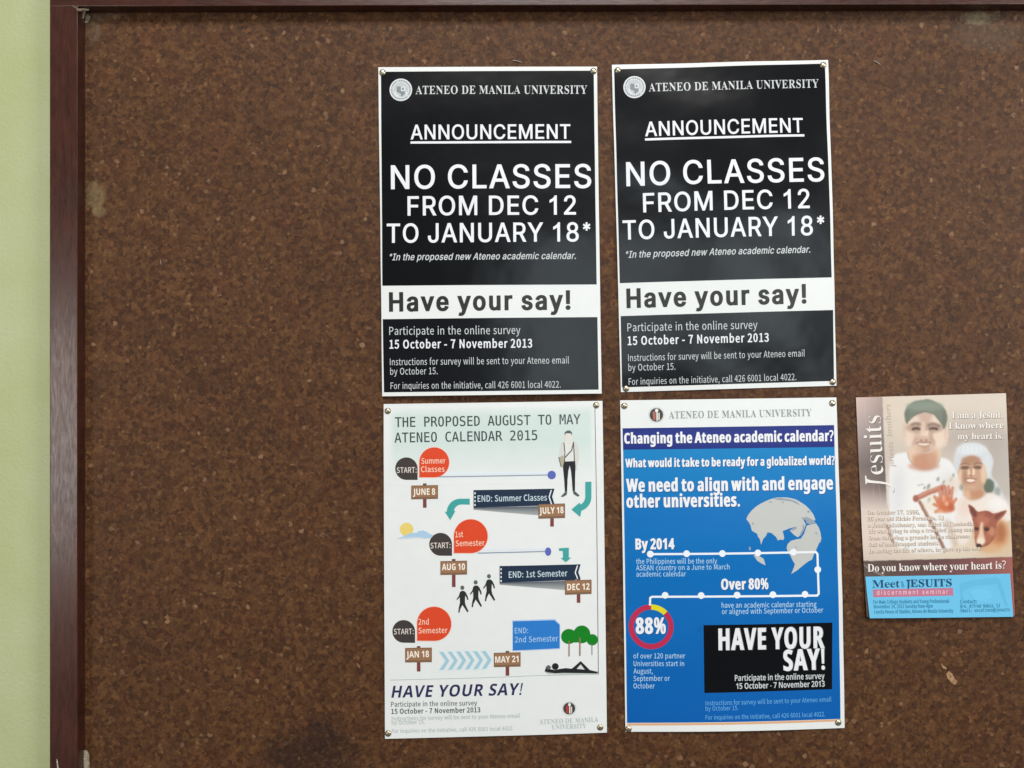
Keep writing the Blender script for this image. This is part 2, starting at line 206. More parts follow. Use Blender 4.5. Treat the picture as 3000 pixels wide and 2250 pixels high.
        'D': [415,[50,0,50,400,176,400,216,398,252,390,285,378,313,360,337,338,357,312,371,280,379,245,382,204,376,142,357,91,325,51,281,23,228,6,164,0],[135,70,171,70,225,78,263,103,286,144,294,202,291,242,281,275,265,299,243,317,214,327,180,331,135,331]],
        'E': [314,[50,0,50,400,281,400,281,331,135,331,135,243,271,243,271,173,135,173,135,70,281,70,281,0]],
        'G': [406,[218,-6,163,0,117,18,81,47,54,88,38,139,32,201,35,241,43,277,57,309,76,338,99,361,128,380,161,394,199,403,241,406,263,405,284,403,304,399,324,394,343,388,360,381,332,313,290,329,274,332,258,334,241,335,217,333,196,328,177,318,160,305,146,290,135,271,126,249,122,225,120,199,121,174,125,151,131,129,139,111,150,95,164,82,181,73,201,67,224,65,255,67,278,71,278,154,202,154,202,225,361,225,361,17,296,1,272,-3,246,-5]],
        'H': [429,[50,0,50,400,135,400,135,243,294,243,294,400,378,400,378,0,294,0,294,173,135,173,135,0]],
        'J': [185,[8,-118,-20,-116,-41,-111,-41,-41,-23,-45,-2,-46,8,-46,17,-44,25,-41,32,-36,39,-29,44,-20,47,-8,50,7,50,25,50,400,135,400,135,26,133,-6,128,-34,119,-57,107,-77,92,-92,75,-103,54,-111,32,-116]],
        'L': [317,[50,0,50,400,135,400,135,70,297,70,297,0]],
        'M': [528,[50,0,50,400,166,400,261,94,262,94,362,400,478,400,478,0,399,0,399,189,400,233,401,280,403,313,401,313,297,0,220,0,123,314,121,314,123,280,125,232,126,186,126,0]],
        'N': [455,[50,0,50,400,157,400,331,100,333,100,330,156,329,211,329,400,405,400,405,0,297,0,123,303,121,303,125,245,126,188,126,0]],
        'O': [446,[223,-6,182,-3,146,6,116,20,90,40,69,64,53,92,42,125,35,161,32,201,35,241,42,277,53,309,69,338,90,361,116,381,146,395,182,403,224,406,264,403,300,395,331,381,356,361,377,337,393,309,404,276,411,240,413,201,411,161,404,125,393,92,377,64,356,40,331,20,300,6,264,-3],[223,66,256,70,282,82,301,102,314,129,322,162,324,201,322,240,314,273,301,300,282,320,256,332,224,336,191,332,165,320,146,300,132,273,124,240,122,201,124,162,132,129,146,102,165,82,191,70]],
        'P': [352,[50,0,50,400,178,400,225,396,263,385,291,367,311,342,323,311,327,275,325,252,320,231,312,210,300,191,284,174,264,161,238,151,208,144,171,142,135,142,135,0],[135,212,163,212,185,213,204,218,220,226,232,238,239,253,241,272,233,305,211,324,174,331,135,331]],
        'R': [370,[50,0,50,400,167,400,217,397,257,387,288,370,309,347,322,317,327,280,325,263,322,247,316,232,309,219,299,208,289,197,277,189,265,181,252,174,370,0,276,0,180,154,135,154,135,0],[135,222,162,222,188,224,208,229,223,236,233,247,239,261,241,278,239,295,232,309,222,318,206,325,186,329,161,331,135,331]],
        'S': [309,[139,-6,98,-3,61,5,26,18,26,97,85,75,105,69,125,66,146,64,165,66,179,70,190,76,198,85,202,95,203,107,201,121,193,133,181,143,165,153,146,163,125,173,95,188,64,211,55,221,47,232,40,245,34,259,31,274,30,292,34,325,46,353,67,376,94,392,127,402,166,406,186,405,206,402,225,398,285,378,257,311,208,329,193,332,178,334,163,335,148,334,136,330,126,324,119,316,115,306,113,295,115,281,122,270,132,261,147,252,166,242,189,231,208,221,226,211,241,201,254,190,266,177,275,164,281,148,285,131,286,111,282,78,269,50,248,26,219,8,182,-2]],
        'U': [424,[210,-6,161,-1,121,12,89,35,66,65,52,101,48,142,48,400,132,400,132,155,134,126,141,102,152,86,168,75,188,68,212,66,237,68,258,75,273,87,283,105,289,127,291,156,291,400,376,400,376,141,374,114,368,90,358,66,344,46,325,28,303,14,276,3,245,-3]],
        'V': [364,[136,0,0,400,86,400,161,162,167,139,176,104,182,74,188,104,197,139,203,162,278,400,364,400,228,0]],
        'W': [542,[102,0,0,400,83,400,134,182,142,149,149,110,154,77,159,110,166,148,173,176,231,400,311,400,369,176,376,148,383,110,388,77,393,110,400,149,407,182,458,400,542,400,440,0,343,0,289,210,285,229,279,255,274,283,271,304,268,283,262,256,257,229,252,210,198,0]],
        'Y': [350,[133,0,133,153,0,400,92,400,175,235,258,400,350,400,217,156,217,0]],
        'a': [338,[118,-6,92,-3,70,5,50,18,35,37,27,61,24,91,27,121,39,145,58,163,84,176,118,185,160,189,213,190,213,204,212,219,208,230,201,239,191,245,180,249,166,250,151,250,136,248,122,244,80,228,52,285,69,293,87,299,107,305,127,309,148,311,169,312,207,309,239,300,264,285,282,265,293,237,296,204,296,0,238,0,222,41,220,41,206,27,192,15,178,6,162,-1,142,-4],[150,55,167,57,182,63,195,71,205,84,211,99,213,117,213,142,181,141,157,138,138,134,125,126,116,116,111,104,109,91,110,79,114,70,120,64,129,59,138,56]],
        'b': [355,[212,-6,191,-4,173,0,159,6,147,15,136,24,127,34,122,34,108,0,44,0,44,426,127,426,127,327,126,292,124,266,127,266,136,278,147,289,160,298,175,306,193,310,214,311,246,307,274,294,297,271,315,241,326,201,329,154,326,105,315,66,297,35,273,12,245,-1],[188,62,204,65,218,73,229,86,238,104,243,127,244,155,243,182,237,205,229,222,217,235,203,242,187,245,168,243,152,236,141,225,134,209,129,188,127,163,127,154,129,127,133,104,140,86,152,73,167,65]],
        'c': [288,[168,-6,126,-1,91,11,62,32,42,62,29,102,25,151,27,186,34,217,44,243,59,264,76,281,97,295,121,304,147,310,175,311,195,311,214,309,230,305,271,291,246,226,209,239,175,244,139,234,118,203,110,152,112,124,118,101,127,84,140,72,156,65,175,62,192,63,208,65,222,69,235,74,248,81,261,89,261,17,248,10,235,4,221,0,206,-3,188,-5]],
        'd': [355,[141,-6,109,-1,81,12,57,34,40,65,29,105,25,152,29,200,40,240,58,271,82,294,110,307,143,311,164,310,182,306,197,299,210,289,222,279,231,267,234,267,230,293,227,328,227,426,311,426,311,0,247,0,231,40,227,40,218,28,207,17,194,8,179,0,161,-4],[170,61,191,63,207,70,218,82,226,97,231,118,233,143,233,152,232,179,227,202,219,220,208,233,191,241,169,244,152,241,137,233,125,220,117,202,112,179,110,151,112,124,117,101,125,84,137,71,152,64]],
        'e': [331,[182,-6,153,-4,126,2,101,11,79,25,61,42,45,63,34,88,27,118,25,151,27,185,33,214,43,240,57,262,74,280,94,294,117,304,142,309,170,311,209,307,242,295,270,275,291,248,303,214,307,173,307,132,110,132,113,110,120,92,131,77,146,66,164,59,186,57,205,57,223,59,240,62,256,67,273,73,290,81,290,16,274,9,259,4,242,0,225,-3,204,-5],[111,188,229,188,227,205,222,221,214,234,203,244,188,250,170,252,155,250,142,245,130,236,121,224,115,208]],
        'f': [217,[57,0,57,243,11,243,11,283,57,306,57,328,59,352,63,373,70,389,80,402,93,412,108,420,125,425,144,428,165,429,210,425,242,416,221,355,200,360,174,362,164,361,155,358,149,352,144,344,142,335,141,325,141,306,213,306,213,243,141,243,141,0]],
        'g': [355,[158,-134,98,-131,79,-127,61,-123,44,-117,44,-50,82,-63,122,-71,163,-73,199,-66,220,-43,227,-4,227,2,228,22,230,40,227,40,216,25,204,14,190,5,175,-1,158,-4,141,-6,107,-1,79,13,56,36,39,68,29,106,25,152,29,199,39,238,57,269,80,293,109,307,143,311,178,307,207,292,231,267,234,267,240,306,311,306,311,-1,307,-41,294,-74,272,-100,242,-119,204,-131],[170,60,190,62,206,68,218,78,226,93,231,115,233,142,233,152,231,182,226,205,218,222,206,234,190,241,169,244,137,233,117,203,110,151,117,101,137,70]],
        'h': [368,[44,0,44,426,127,426,127,339,126,296,123,267,128,267,138,281,151,292,165,301,181,307,198,310,216,311,247,309,274,300,296,285,313,264,323,235,326,199,326,0,243,0,243,179,237,215,221,237,193,245,171,242,154,233,141,219,134,199,129,174,127,144,127,0]],
        'i': [171,[86,344,74,345,63,348,54,353,46,360,42,371,40,385,42,399,46,410,54,417,63,422,74,425,86,426,97,425,108,422,118,417,125,410,130,399,131,385,130,371,125,360,118,353,108,348,97,345],[44,0,44,306,127,306,127,0]],
        'k': [347,[44,0,44,426,127,426,127,235,126,201,123,166,124,166,141,190,160,213,246,306,340,306,218,173,347,0,251,0,163,124,127,95,127,0]],
        'l': [171,[44,0,44,426,127,426,127,0]],
        'm': [550,[44,0,44,306,108,306,119,267,123,267,134,281,147,292,162,301,178,307,195,310,212,311,234,310,253,307,269,301,284,292,296,281,305,267,313,267,323,281,336,292,352,301,368,307,385,310,403,311,435,309,461,300,482,285,496,264,505,235,508,199,508,0,425,0,425,179,420,215,404,237,379,245,359,242,343,234,332,221,324,203,319,181,318,154,318,0,234,0,234,179,229,215,214,237,188,245,167,242,152,233,140,219,133,199,129,174,127,144,127,0]],
        'n': [368,[44,0,44,306,108,306,119,267,123,267,134,281,148,292,163,301,181,307,199,310,217,311,248,309,274,300,296,285,313,264,323,235,326,199,326,0,243,0,243,179,241,199,237,215,231,228,221,237,209,243,193,245,171,242,153,233,141,219,133,199,129,174,127,144,127,0]],
        'o': [347,[173,-6,145,-4,120,3,97,13,76,27,59,45,44,67,34,92,27,121,25,154,30,200,43,239,65,271,95,293,131,307,174,311,202,309,227,303,250,293,271,279,288,261,303,239,313,214,319,186,322,154,317,107,304,67,282,36,252,13,215,-1],[174,62,194,64,210,72,222,85,230,103,235,126,236,154,235,181,230,204,222,222,210,234,193,242,173,244,153,242,137,234,125,222,117,204,112,181,110,154,112,126,117,103,125,85,137,72,153,64]],
        'p': [355,[44,-134,44,306,111,306,123,266,127,266,136,278,147,289,160,298,175,306,193,310,214,311,246,307,274,294,297,271,315,241,326,201,329,154,326,106,315,66,296,35,272,12,244,-1,212,-6,191,-4,174,0,159,6,147,15,136,24,127,34,123,34,127,-11,127,-134],[188,62,206,65,220,73,231,86,238,104,243,127,244,155,238,205,219,235,187,245,168,243,152,236,141,225,134,209,129,188,127,163,127,154,129,127,133,104,140,86,152,73,167,65]],
        'r': [254,[44,0,44,306,107,306,119,254,123,254,133,269,146,283,160,295,177,304,195,310,215,311,229,311,243,309,236,231,225,233,212,234,198,233,184,230,171,226,159,220,148,212,139,202,133,189,129,174,127,156,127,0]],
        's': [278,[127,-6,72,-1,56,2,41,7,26,12,26,81,79,63,97,59,114,56,129,55,144,56,156,59,164,63,170,68,174,74,175,82,171,96,152,110,109,130,62,154,50,163,41,173,34,183,29,196,26,210,25,226,29,252,40,274,58,290,83,302,112,309,146,311,165,311,183,309,201,306,218,301,236,295,254,287,229,227,186,243,172,247,159,249,145,250,125,248,112,241,108,230,113,217,131,204,172,186,217,164,229,156,239,146,247,135,253,123,256,108,257,91,254,62,243,38,224,19,199,5,166,-3]],
        't': [243,[148,-6,131,-5,114,-2,99,3,86,11,75,21,65,34,58,51,54,72,53,96,53,243,13,243,13,278,59,306,83,371,136,371,136,306,222,306,222,243,136,243,136,96,137,85,141,77,146,70,154,65,162,62,173,61,199,64,225,71,225,8,192,-1]],
        'u': [368,[151,-6,120,-3,94,6,72,21,55,42,45,71,42,106,42,306,125,306,125,127,127,107,131,91,137,78,147,69,159,63,175,61,198,64,215,73,227,87,235,107,239,132,241,162,241,306,324,306,324,0,261,0,249,39,245,39,234,25,221,14,205,5,187,-1,169,-4]],
        'v': [319,[117,0,0,306,87,306,146,132,154,99,158,69,160,69,162,89,166,110,173,132,231,306,319,306,202,0]],
        'w': [480,[92,0,6,306,89,306,124,170,131,137,137,99,141,70,143,70,145,91,149,118,154,144,157,159,194,306,286,306,322,159,327,134,333,99,336,70,338,70,342,98,348,136,356,170,392,306,474,306,386,0,295,0,272,107,265,135,256,176,246,215,240,242,238,242,232,215,223,176,213,135,207,106,182,0]],
        'y': [319,[62,-134,37,-133,19,-130,19,-64,34,-66,52,-67,68,-65,82,-60,94,-51,103,-40,111,-27,117,-13,122,2,0,306,91,306,149,134,156,108,159,81,161,81,166,108,173,134,229,306,319,306,189,-39,176,-68,159,-92,139,-111,115,-124,90,-132]],
        'z': [273,[15,0,15,49,157,242,24,242,24,306,252,306,252,252,114,64,257,64,257,0]],
    },
    'R': {
        'b': [293,[72,-7,40,-4,15,5,-3,17,-12,31,-12,43,-8,347,-8,365,-10,376,-14,384,-20,389,-41,392,-51,392,-50,402,-17,406,7,412,34,419,39,418,41,413,37,216,72,258,118,272,152,266,182,249,204,222,218,187,222,153,219,118,208,85,191,55,168,30,140,10,108,-3],[80,8,110,15,136,34,156,64,169,102,173,143,169,182,159,208,143,227,124,240,102,244,76,238,56,218,43,187,37,143,33,57,35,33,49,14]],
        'e': [247,[78,-6,43,0,14,18,-9,47,-24,85,-28,113,-26,142,-20,171,-8,199,8,223,28,244,64,265,103,272,127,269,145,261,159,247,167,229,165,194,140,163,93,138,23,123,25,101,28,84,53,38,97,22,137,34,173,70,184,61,163,31,139,10,111,-2],[22,136,71,149,103,171,120,200,120,234,110,251,93,257,76,253,60,241,46,222,34,198,26,169]],
        'h': [346,[263,-6,241,-2,221,10,206,28,197,52,191,85,189,130,188,190,187,221,184,244,171,270,149,278,118,267,93,234,76,190,71,148,75,0,21,0,11,357,9,388,-6,408,-38,415,-43,415,-44,439,63,439,66,333,66,285,66,237,72,237,109,296,160,315,210,299,237,251,241,226,242,187,244,119,246,87,251,58,261,38,278,31,294,34,311,44,326,27,296,2]],
        'i': [153,[24,339,12,341,1,347,-8,357,-13,368,-13,379,-9,389,-1,396,10,398,22,396,33,389,42,380,47,368,48,357,43,347,35,341],[30,-7,7,1,-6,25,-8,46,-8,74,-2,208,-2,218,-3,227,-8,237,-16,243,-28,246,-44,247,-44,257,-7,262,19,267,41,272,46,271,49,265,50,260,49,255,38,68,39,45,45,32,55,28,74,39,94,72,105,64,70,11]],
        'o': [302,[92,-7,52,-1,18,19,-9,49,-25,88,-29,121,-25,153,-15,185,2,213,23,237,49,256,77,268,108,272,149,266,185,247,212,216,227,177,231,148,229,119,221,90,209,63,191,39,170,20,134,0],[95,10,117,14,136,27,152,48,164,73,172,103,177,134,177,165,172,195,149,242,108,257,82,251,59,230,41,199,29,158,26,113,31,72,40,45,55,26,73,14]],
        'p': [293,[-52,-128,-51,-118,-29,-115,-16,-108,-9,-95,-7,-75,-2,202,-2,215,-3,225,-7,236,-13,242,-45,246,-45,256,-9,261,17,266,41,272,46,271,48,267,49,257,45,215,82,258,129,272,160,267,186,251,206,227,218,194,223,159,220,124,210,90,195,59,175,32,150,12,121,-2,88,-6,63,-4,42,5,42,-70,43,-98,48,-107,58,-114,72,-117,94,-118,94,-128],[85,8,108,12,127,25,144,45,157,71,166,100,171,132,171,164,166,196,158,217,146,233,131,243,113,246,86,239,65,217,50,183,45,139,44,55,44,44,46,34,58,15]],
        'r': [192,[-11,0,-4,180,-6,223,-10,234,-17,240,-48,245,-49,255,-12,262,13,267,36,272,42,270,43,265,40,154,78,243,113,272,124,270,134,264,141,255,146,243,147,229,143,217,134,210,123,207,113,209,104,213,96,221,91,231,49,135,35,0]],
        's': [214,[69,-7,47,-5,28,-1,4,5,-4,3,-7,-3,-18,-3,-28,91,-18,91,-5,56,13,30,35,14,59,9,77,12,89,23,96,39,94,59,84,80,65,103,41,126,18,150,-3,177,-10,191,-15,205,-16,232,-6,253,13,267,40,272,62,271,79,266,104,260,113,263,115,271,125,271,134,184,124,184,93,239,50,257,38,255,28,247,24,237,24,224,34,204,56,179,80,156,102,133,123,105,131,91,136,76,138,54,135,34,125,17,111,4,92,-4]],
        't': [161,[30,-7,7,0,-5,23,-7,38,-7,53,-2,243,-42,243,-42,255,3,281,36,338,49,338,45,262,94,262,94,243,45,243,41,67,42,39,47,30,55,27,71,37,91,68,102,58,69,9]],
    },
    'K': {
        ',': [158,[24,-76,41,-2,54,68,109,68,113,62,91,-7,63,-76]],
        '.': [158,[78,-8,65,-6,53,1,45,14,42,32,45,50,53,63,65,69,78,71,93,69,105,63,113,50,116,32,113,14,105,1,93,-6]],
        '1': [330,[57,0,57,31,106,31,119,33,128,40,133,51,135,70,135,365,95,321,77,308,59,304,46,307,35,316,27,329,25,347,65,362,88,374,116,393,157,424,223,424,223,70,224,53,229,41,238,34,253,31,301,31,301,0]],
        '2': [330,[21,0,21,61,108,150,140,185,164,215,181,243,191,270,197,297,199,326,196,355,186,376,172,387,153,391,127,385,111,365,102,334,99,289,68,292,44,302,28,320,23,347,27,368,37,387,56,403,81,416,113,424,153,427,211,421,253,401,279,370,288,329,286,309,281,289,271,269,256,247,209,193,136,121,77,65,214,65,231,68,245,76,256,88,263,106,268,124,303,124,300,0]],
        '6': [330,[173,-6,132,-1,96,16,67,43,45,82,31,132,27,195,29,242,37,286,50,325,68,360,91,388,120,409,155,423,195,427,229,425,256,418,275,407,289,394,297,379,299,362,295,345,283,330,262,320,228,316,225,352,221,368,214,381,203,389,189,392,158,382,134,352,118,303,110,237,141,252,164,257,191,258,239,250,277,226,301,188,309,136,301,79,275,34,232,4],[175,33,195,39,210,56,220,87,224,130,220,172,209,200,192,217,169,222,153,220,135,213,120,204,110,194,115,121,129,71,150,43]],
        '7': [330,[97,0,254,357,99,357,75,349,65,327,61,297,26,297,29,421,310,421,310,392,147,0]],
        '9': [330,[134,-6,102,-3,77,4,59,15,47,29,40,45,37,61,39,73,44,83,53,90,66,94,76,70,91,50,111,36,137,31,180,50,208,107,220,202,205,187,186,174,164,165,136,162,90,170,53,194,29,232,21,284,25,324,37,359,57,388,83,409,117,423,156,427,196,422,232,406,261,380,284,342,298,292,303,229,301,182,294,138,282,98,264,63,241,34,212,12,176,-1],[162,205,181,207,197,216,210,228,220,244,215,309,203,354,184,379,159,388,137,381,120,363,110,331,106,288,120,226]],
        '?': [256,[83,119,83,135,87,173,93,189,102,204,132,235,168,267,179,280,186,293,190,306,191,323,187,348,173,366,150,378,120,382,92,380,68,374,25,357,7,398,32,410,59,419,90,425,123,427,173,420,210,399,233,367,241,324,239,299,232,279,222,261,208,245,171,211,141,182,133,170,127,158,124,129,124,119],[106,-8,91,-6,79,1,72,14,69,32,72,50,79,63,91,69,106,71,119,69,131,63,139,50,142,32,139,14,131,1,119,-6]],
        'A': [383,[-8,0,-8,16,8,19,21,27,32,42,43,65,181,409,197,409,337,76,361,30,373,19,389,16,389,0,201,0,201,16,237,22,249,40,240,71,222,116,91,116,69,62,66,52,65,42,76,23,109,16,112,16,112,0],[100,141,212,141,155,280]],
        'C': [411,[225,-9,170,-3,121,17,80,49,49,92,29,143,23,201,30,258,49,308,81,350,122,382,171,402,228,409,272,403,323,386,340,382,358,389,368,409,383,409,383,271,369,271,345,320,313,358,275,381,233,389,174,368,138,305,126,199,139,100,179,40,244,21,279,25,314,39,347,62,376,93,393,78,321,12]],
        'D': [435,[18,0,18,15,41,19,55,26,62,41,65,65,65,329,62,357,53,374,38,383,13,385,13,400,195,400,288,387,356,348,397,285,411,200,388,89,318,22,201,0],[195,21,246,32,281,66,301,122,308,201,296,301,258,361,196,381,177,378,167,372,162,359,160,338,160,63,162,42,167,30,177,23]],
        'E': [388,[12,0,12,15,39,18,55,26,63,42,66,68,66,324,63,356,55,374,39,382,14,385,14,400,350,400,350,281,337,281,324,327,299,357,260,373,204,378,176,376,168,373,163,366,160,341,160,216,170,216,204,221,228,236,243,263,253,303,267,303,267,104,253,104,248,135,240,159,228,176,212,187,190,193,163,195,160,195,160,59,163,41,169,31,181,26,202,24,242,27,275,34,303,47,326,66,345,92,361,126,378,126,353,0]],
        'F': [355,[14,0,14,15,39,20,55,29,63,46,65,74,65,329,63,356,54,372,38,380,12,385,12,400,346,400,346,281,332,281,324,314,312,339,295,357,272,369,242,376,202,379,176,377,168,375,163,370,160,350,160,217,167,217,201,222,225,237,240,264,250,304,265,304,265,104,250,104,241,148,225,176,201,191,166,196,160,196,160,71,161,52,165,37,172,27,184,21,201,17,225,15,225,0]],
        'H': [460,[14,0,14,15,39,19,55,28,63,44,65,71,65,333,63,357,55,372,39,381,14,385,14,400,212,400,212,385,179,379,170,374,164,365,161,351,160,333,160,220,300,220,300,333,296,365,291,374,281,379,248,385,248,400,445,400,445,385,420,381,405,373,397,357,395,333,395,71,397,46,405,29,420,19,445,15,445,0,248,0,248,15,273,19,289,27,297,43,300,71,300,194,160,194,160,71,163,44,171,28,186,19,212,15,212,0]],
        'I': [229,[12,0,12,15,37,20,54,28,63,43,66,66,66,340,63,362,55,376,39,382,12,385,12,400,215,400,215,385,188,382,172,376,163,362,160,340,160,68,165,39,171,30,181,23,216,15,216,0]],
        'J': [290,[96,-57,69,-55,45,-47,25,-35,10,-19,0,-1,-3,20,0,39,9,53,23,62,39,65,56,63,70,54,78,41,81,24,80,11,74,-1,67,-17,73,-31,92,-35,110,-32,122,-22,128,-5,130,19,130,322,129,344,125,359,118,370,107,378,91,383,70,385,70,400,276,400,276,385,257,383,243,378,234,372,228,361,224,322,224,78,210,3,167,-42]],
        'L': [375,[14,0,14,15,39,19,55,28,63,44,65,71,65,333,63,358,55,373,39,382,14,385,14,400,219,400,219,385,199,384,183,381,172,375,165,366,161,352,160,333,160,73,163,41,167,33,176,27,205,24,244,27,276,35,303,49,325,70,343,99,359,136,375,136,353,0]],
        'M': [557,[12,0,12,15,38,19,54,28,63,44,66,70,66,336,65,353,62,365,56,374,46,380,13,385,13,400,162,400,278,125,395,400,542,400,542,385,518,381,503,372,495,356,492,332,492,75,493,53,496,37,502,27,511,20,524,17,542,15,542,0,347,0,347,15,380,22,389,28,395,39,398,53,399,73,399,350,253,0,237,0,93,342,93,70,96,42,105,26,122,18,149,15,149,0]],
        'N': [434,[354,-9,94,307,94,69,96,43,104,27,120,19,146,15,146,0,16,0,16,15,34,17,47,20,57,27,63,36,66,50,67,69,67,341,32,381,16,385,16,400,137,400,343,148,343,332,342,350,339,364,333,373,324,379,291,385,291,400,421,400,421,385,396,382,381,373,373,357,371,331,371,-9]],
        'O': [461,[229,-9,187,-5,148,6,113,26,83,51,58,82,40,117,28,157,24,200,28,243,40,282,58,318,83,349,114,374,150,394,189,405,233,409,275,406,314,394,349,375,379,350,403,320,422,284,434,244,438,200,434,157,422,117,403,82,378,51,347,26,312,6,272,-5],[232,11,288,32,322,95,333,200,326,282,305,341,272,377,228,389,172,368,139,305,127,200,135,118,156,59,189,23]],
        'R': [415,[14,0,14,15,39,19,55,28,63,44,65,71,65,333,63,357,55,372,39,381,14,385,14,400,191,400,268,394,323,374,355,341,366,294,344,233,277,196,379,44,397,22,407,17,420,15,422,15,422,0,297,0,177,186,160,186,160,71,163,44,171,28,186,19,212,15,212,0],[160,205,179,205,219,211,246,227,261,255,267,295,249,358,197,379,178,377,167,371,162,359,160,339]],
        'S': [343,[38,-9,38,139,55,139,73,83,98,44,131,21,173,13,203,18,226,32,240,53,245,78,233,113,198,140,143,168,98,194,68,222,50,254,44,291,47,325,59,354,77,377,101,395,130,406,162,409,201,405,248,394,256,391,263,391,275,395,281,409,298,409,298,280,283,280,273,311,258,338,239,360,218,377,195,387,171,391,144,387,123,375,109,356,105,334,109,313,120,296,139,281,166,266,222,240,254,223,279,205,296,186,307,165,314,142,316,117,311,81,298,51,276,26,247,7,211,-5,169,-9,139,-7,110,1,86,8,74,11,66,10,61,6,54,-9]],
        'T': [372,[81,0,81,15,108,18,125,27,134,44,137,71,137,381,131,381,89,374,57,354,36,322,25,279,9,279,9,400,360,400,360,278,346,278,329,335,292,369,236,381,231,381,231,71,234,43,243,27,260,18,288,15,288,0]],
        'U': [432,[218,-11,148,-2,100,25,73,71,64,136,64,333,62,357,53,372,38,381,13,385,13,400,211,400,211,385,178,379,168,374,163,365,159,333,159,123,164,77,178,45,204,26,241,19,299,33,333,73,345,140,345,332,342,357,333,372,317,381,288,385,288,400,417,400,417,385,394,380,380,370,373,355,371,332,371,159,362,81,334,28,286,-1]],
        'V': [376,[186,-11,39,335,20,369,7,380,-12,385,-12,400,185,400,185,385,162,384,146,380,137,372,134,360,142,332,227,126,306,332,312,359,309,372,300,379,285,383,263,385,263,400,388,400,388,385,372,383,359,376,347,361,336,336,202,-11]],
        'Y': [374,[89,0,89,15,115,19,130,28,138,44,141,71,141,157,41,340,26,364,12,377,1,382,-12,385,-12,400,182,400,182,385,172,385,157,383,146,380,139,374,137,366,144,344,218,198,293,322,303,342,306,358,295,378,262,385,259,385,259,400,386,400,386,385,372,381,359,373,336,344,235,179,235,71,238,44,246,28,262,19,288,15,288,0]],
        'a': [302,[224,-9,190,1,176,31,133,2,84,-8,56,-3,35,10,22,30,18,55,27,91,56,119,104,144,175,167,175,212,172,233,164,248,150,257,130,260,101,255,91,241,100,225,106,214,108,203,105,189,96,177,84,170,68,168,52,170,39,178,31,191,29,208,33,227,43,245,61,259,83,270,111,277,142,280,196,274,231,257,251,227,257,185,257,55,259,35,262,31,267,30,281,37,289,24,258,-1],[133,29,153,36,164,44,175,55,175,149,122,122,104,74,111,41]],
        'b': [317,[38,-10,38,341,36,364,32,376,23,383,7,386,7,400,122,400,122,245,154,271,194,280,224,275,249,263,271,242,287,215,297,183,300,146,296,103,283,66,263,35,237,11,205,-4,169,-9,130,0,92,25,47,-10],[160,12,187,20,204,43,212,83,215,140,212,188,203,220,186,240,162,246,149,244,136,237,127,226,122,212,122,60,131,24]],
        'c': [258,[137,-9,105,-4,76,9,52,31,33,60,21,94,17,132,22,172,35,208,56,238,84,261,117,275,153,280,191,276,220,262,238,241,244,215,241,201,234,189,222,182,208,179,181,190,172,220,173,229,173,238,167,255,149,261,111,237,99,165,104,108,120,67,146,42,179,34,210,41,238,63,250,53,200,7]],
        'd': [325,[123,-9,94,-4,68,9,47,30,31,58,21,92,17,129,21,172,32,209,49,239,71,261,98,275,128,280,166,271,196,246,196,352,194,368,186,378,174,384,155,386,155,400,280,400,280,66,281,48,285,36,294,29,310,24,310,9,258,5,196,-9,196,34,165,2],[150,25,164,28,177,36,189,50,196,67,196,212,191,226,181,237,168,244,153,247,129,240,114,219,106,184,103,135,106,86,114,51,128,31]],
        'e': [264,[135,-9,103,-4,74,9,51,31,32,60,21,96,17,138,21,177,33,211,52,240,76,261,106,275,138,280,184,271,219,246,241,206,248,152,248,146,103,146,121,64,175,37,208,47,237,76,250,64,200,9],[102,169,177,169,177,189,175,221,170,243,159,256,142,261,112,240,102,179]],
        'f': [188,[13,0,13,14,35,19,40,24,44,31,46,64,46,243,14,243,14,273,46,273,46,310,53,352,74,383,108,402,153,408,186,404,211,391,226,373,231,351,229,334,221,322,210,315,197,312,183,314,172,321,165,331,162,343,164,356,169,369,172,375,173,380,170,387,158,389,143,386,135,378,131,363,130,343,130,273,179,273,179,243,130,243,130,57,132,35,139,22,152,16,175,14,175,0]],
        'g': [287,[128,-123,78,-119,42,-107,20,-88,12,-65,24,-40,60,-22,31,-1,21,27,25,47,37,65,59,81,90,97,37,132,19,186,23,212,35,235,53,254,77,268,106,277,138,280,172,277,205,267,278,267,278,235,235,235,251,209,256,179,253,154,242,133,226,115,205,101,180,93,151,90,138,91,124,91,110,89,99,83,91,74,88,63,97,48,124,43,154,43,196,41,227,35,250,26,266,11,274,-8,277,-32,268,-70,239,-99,192,-117],[138,109,156,114,167,128,173,152,175,185,173,219,167,242,156,256,138,261,120,256,109,242,102,219,100,185,102,152,109,128,120,114],[141,-102,209,-91,231,-58,228,-45,219,-36,203,-32,180,-30,85,-30,69,-45,64,-64,69,-78,83,-91,107,-99]],
        'h': [335,[16,0,16,14,30,17,40,22,44,33,46,49,46,350,45,366,40,377,31,383,17,386,17,400,130,400,130,234,167,268,214,280,271,256,290,186,290,49,292,33,296,23,305,17,319,14,319,0,178,0,178,14,182,14,200,23,206,49,206,191,205,212,201,227,193,235,178,238,152,230,130,206,130,49,131,33,135,23,144,17,158,14,158,0]],
        'i': [174,[88,318,71,321,57,331,47,345,44,362,47,380,57,394,71,404,88,407,106,404,120,394,130,380,133,362,129,345,120,331,105,321],[16,0,16,14,31,17,40,22,44,33,46,49,46,221,45,239,41,250,33,256,18,258,18,273,130,273,130,49,132,33,136,23,144,17,158,14,158,0]],
        'k': [315,[15,0,15,14,31,17,40,23,44,33,46,49,46,349,45,367,41,377,33,383,18,386,18,400,130,400,130,148,199,218,210,232,214,244,206,254,183,258,181,258,181,273,303,273,303,258,271,250,241,228,195,183,304,30,316,18,330,14,330,0,185,0,185,14,191,14,205,18,210,28,204,43,143,129,130,118,130,49,131,33,135,23,144,17,158,14,158,0]],
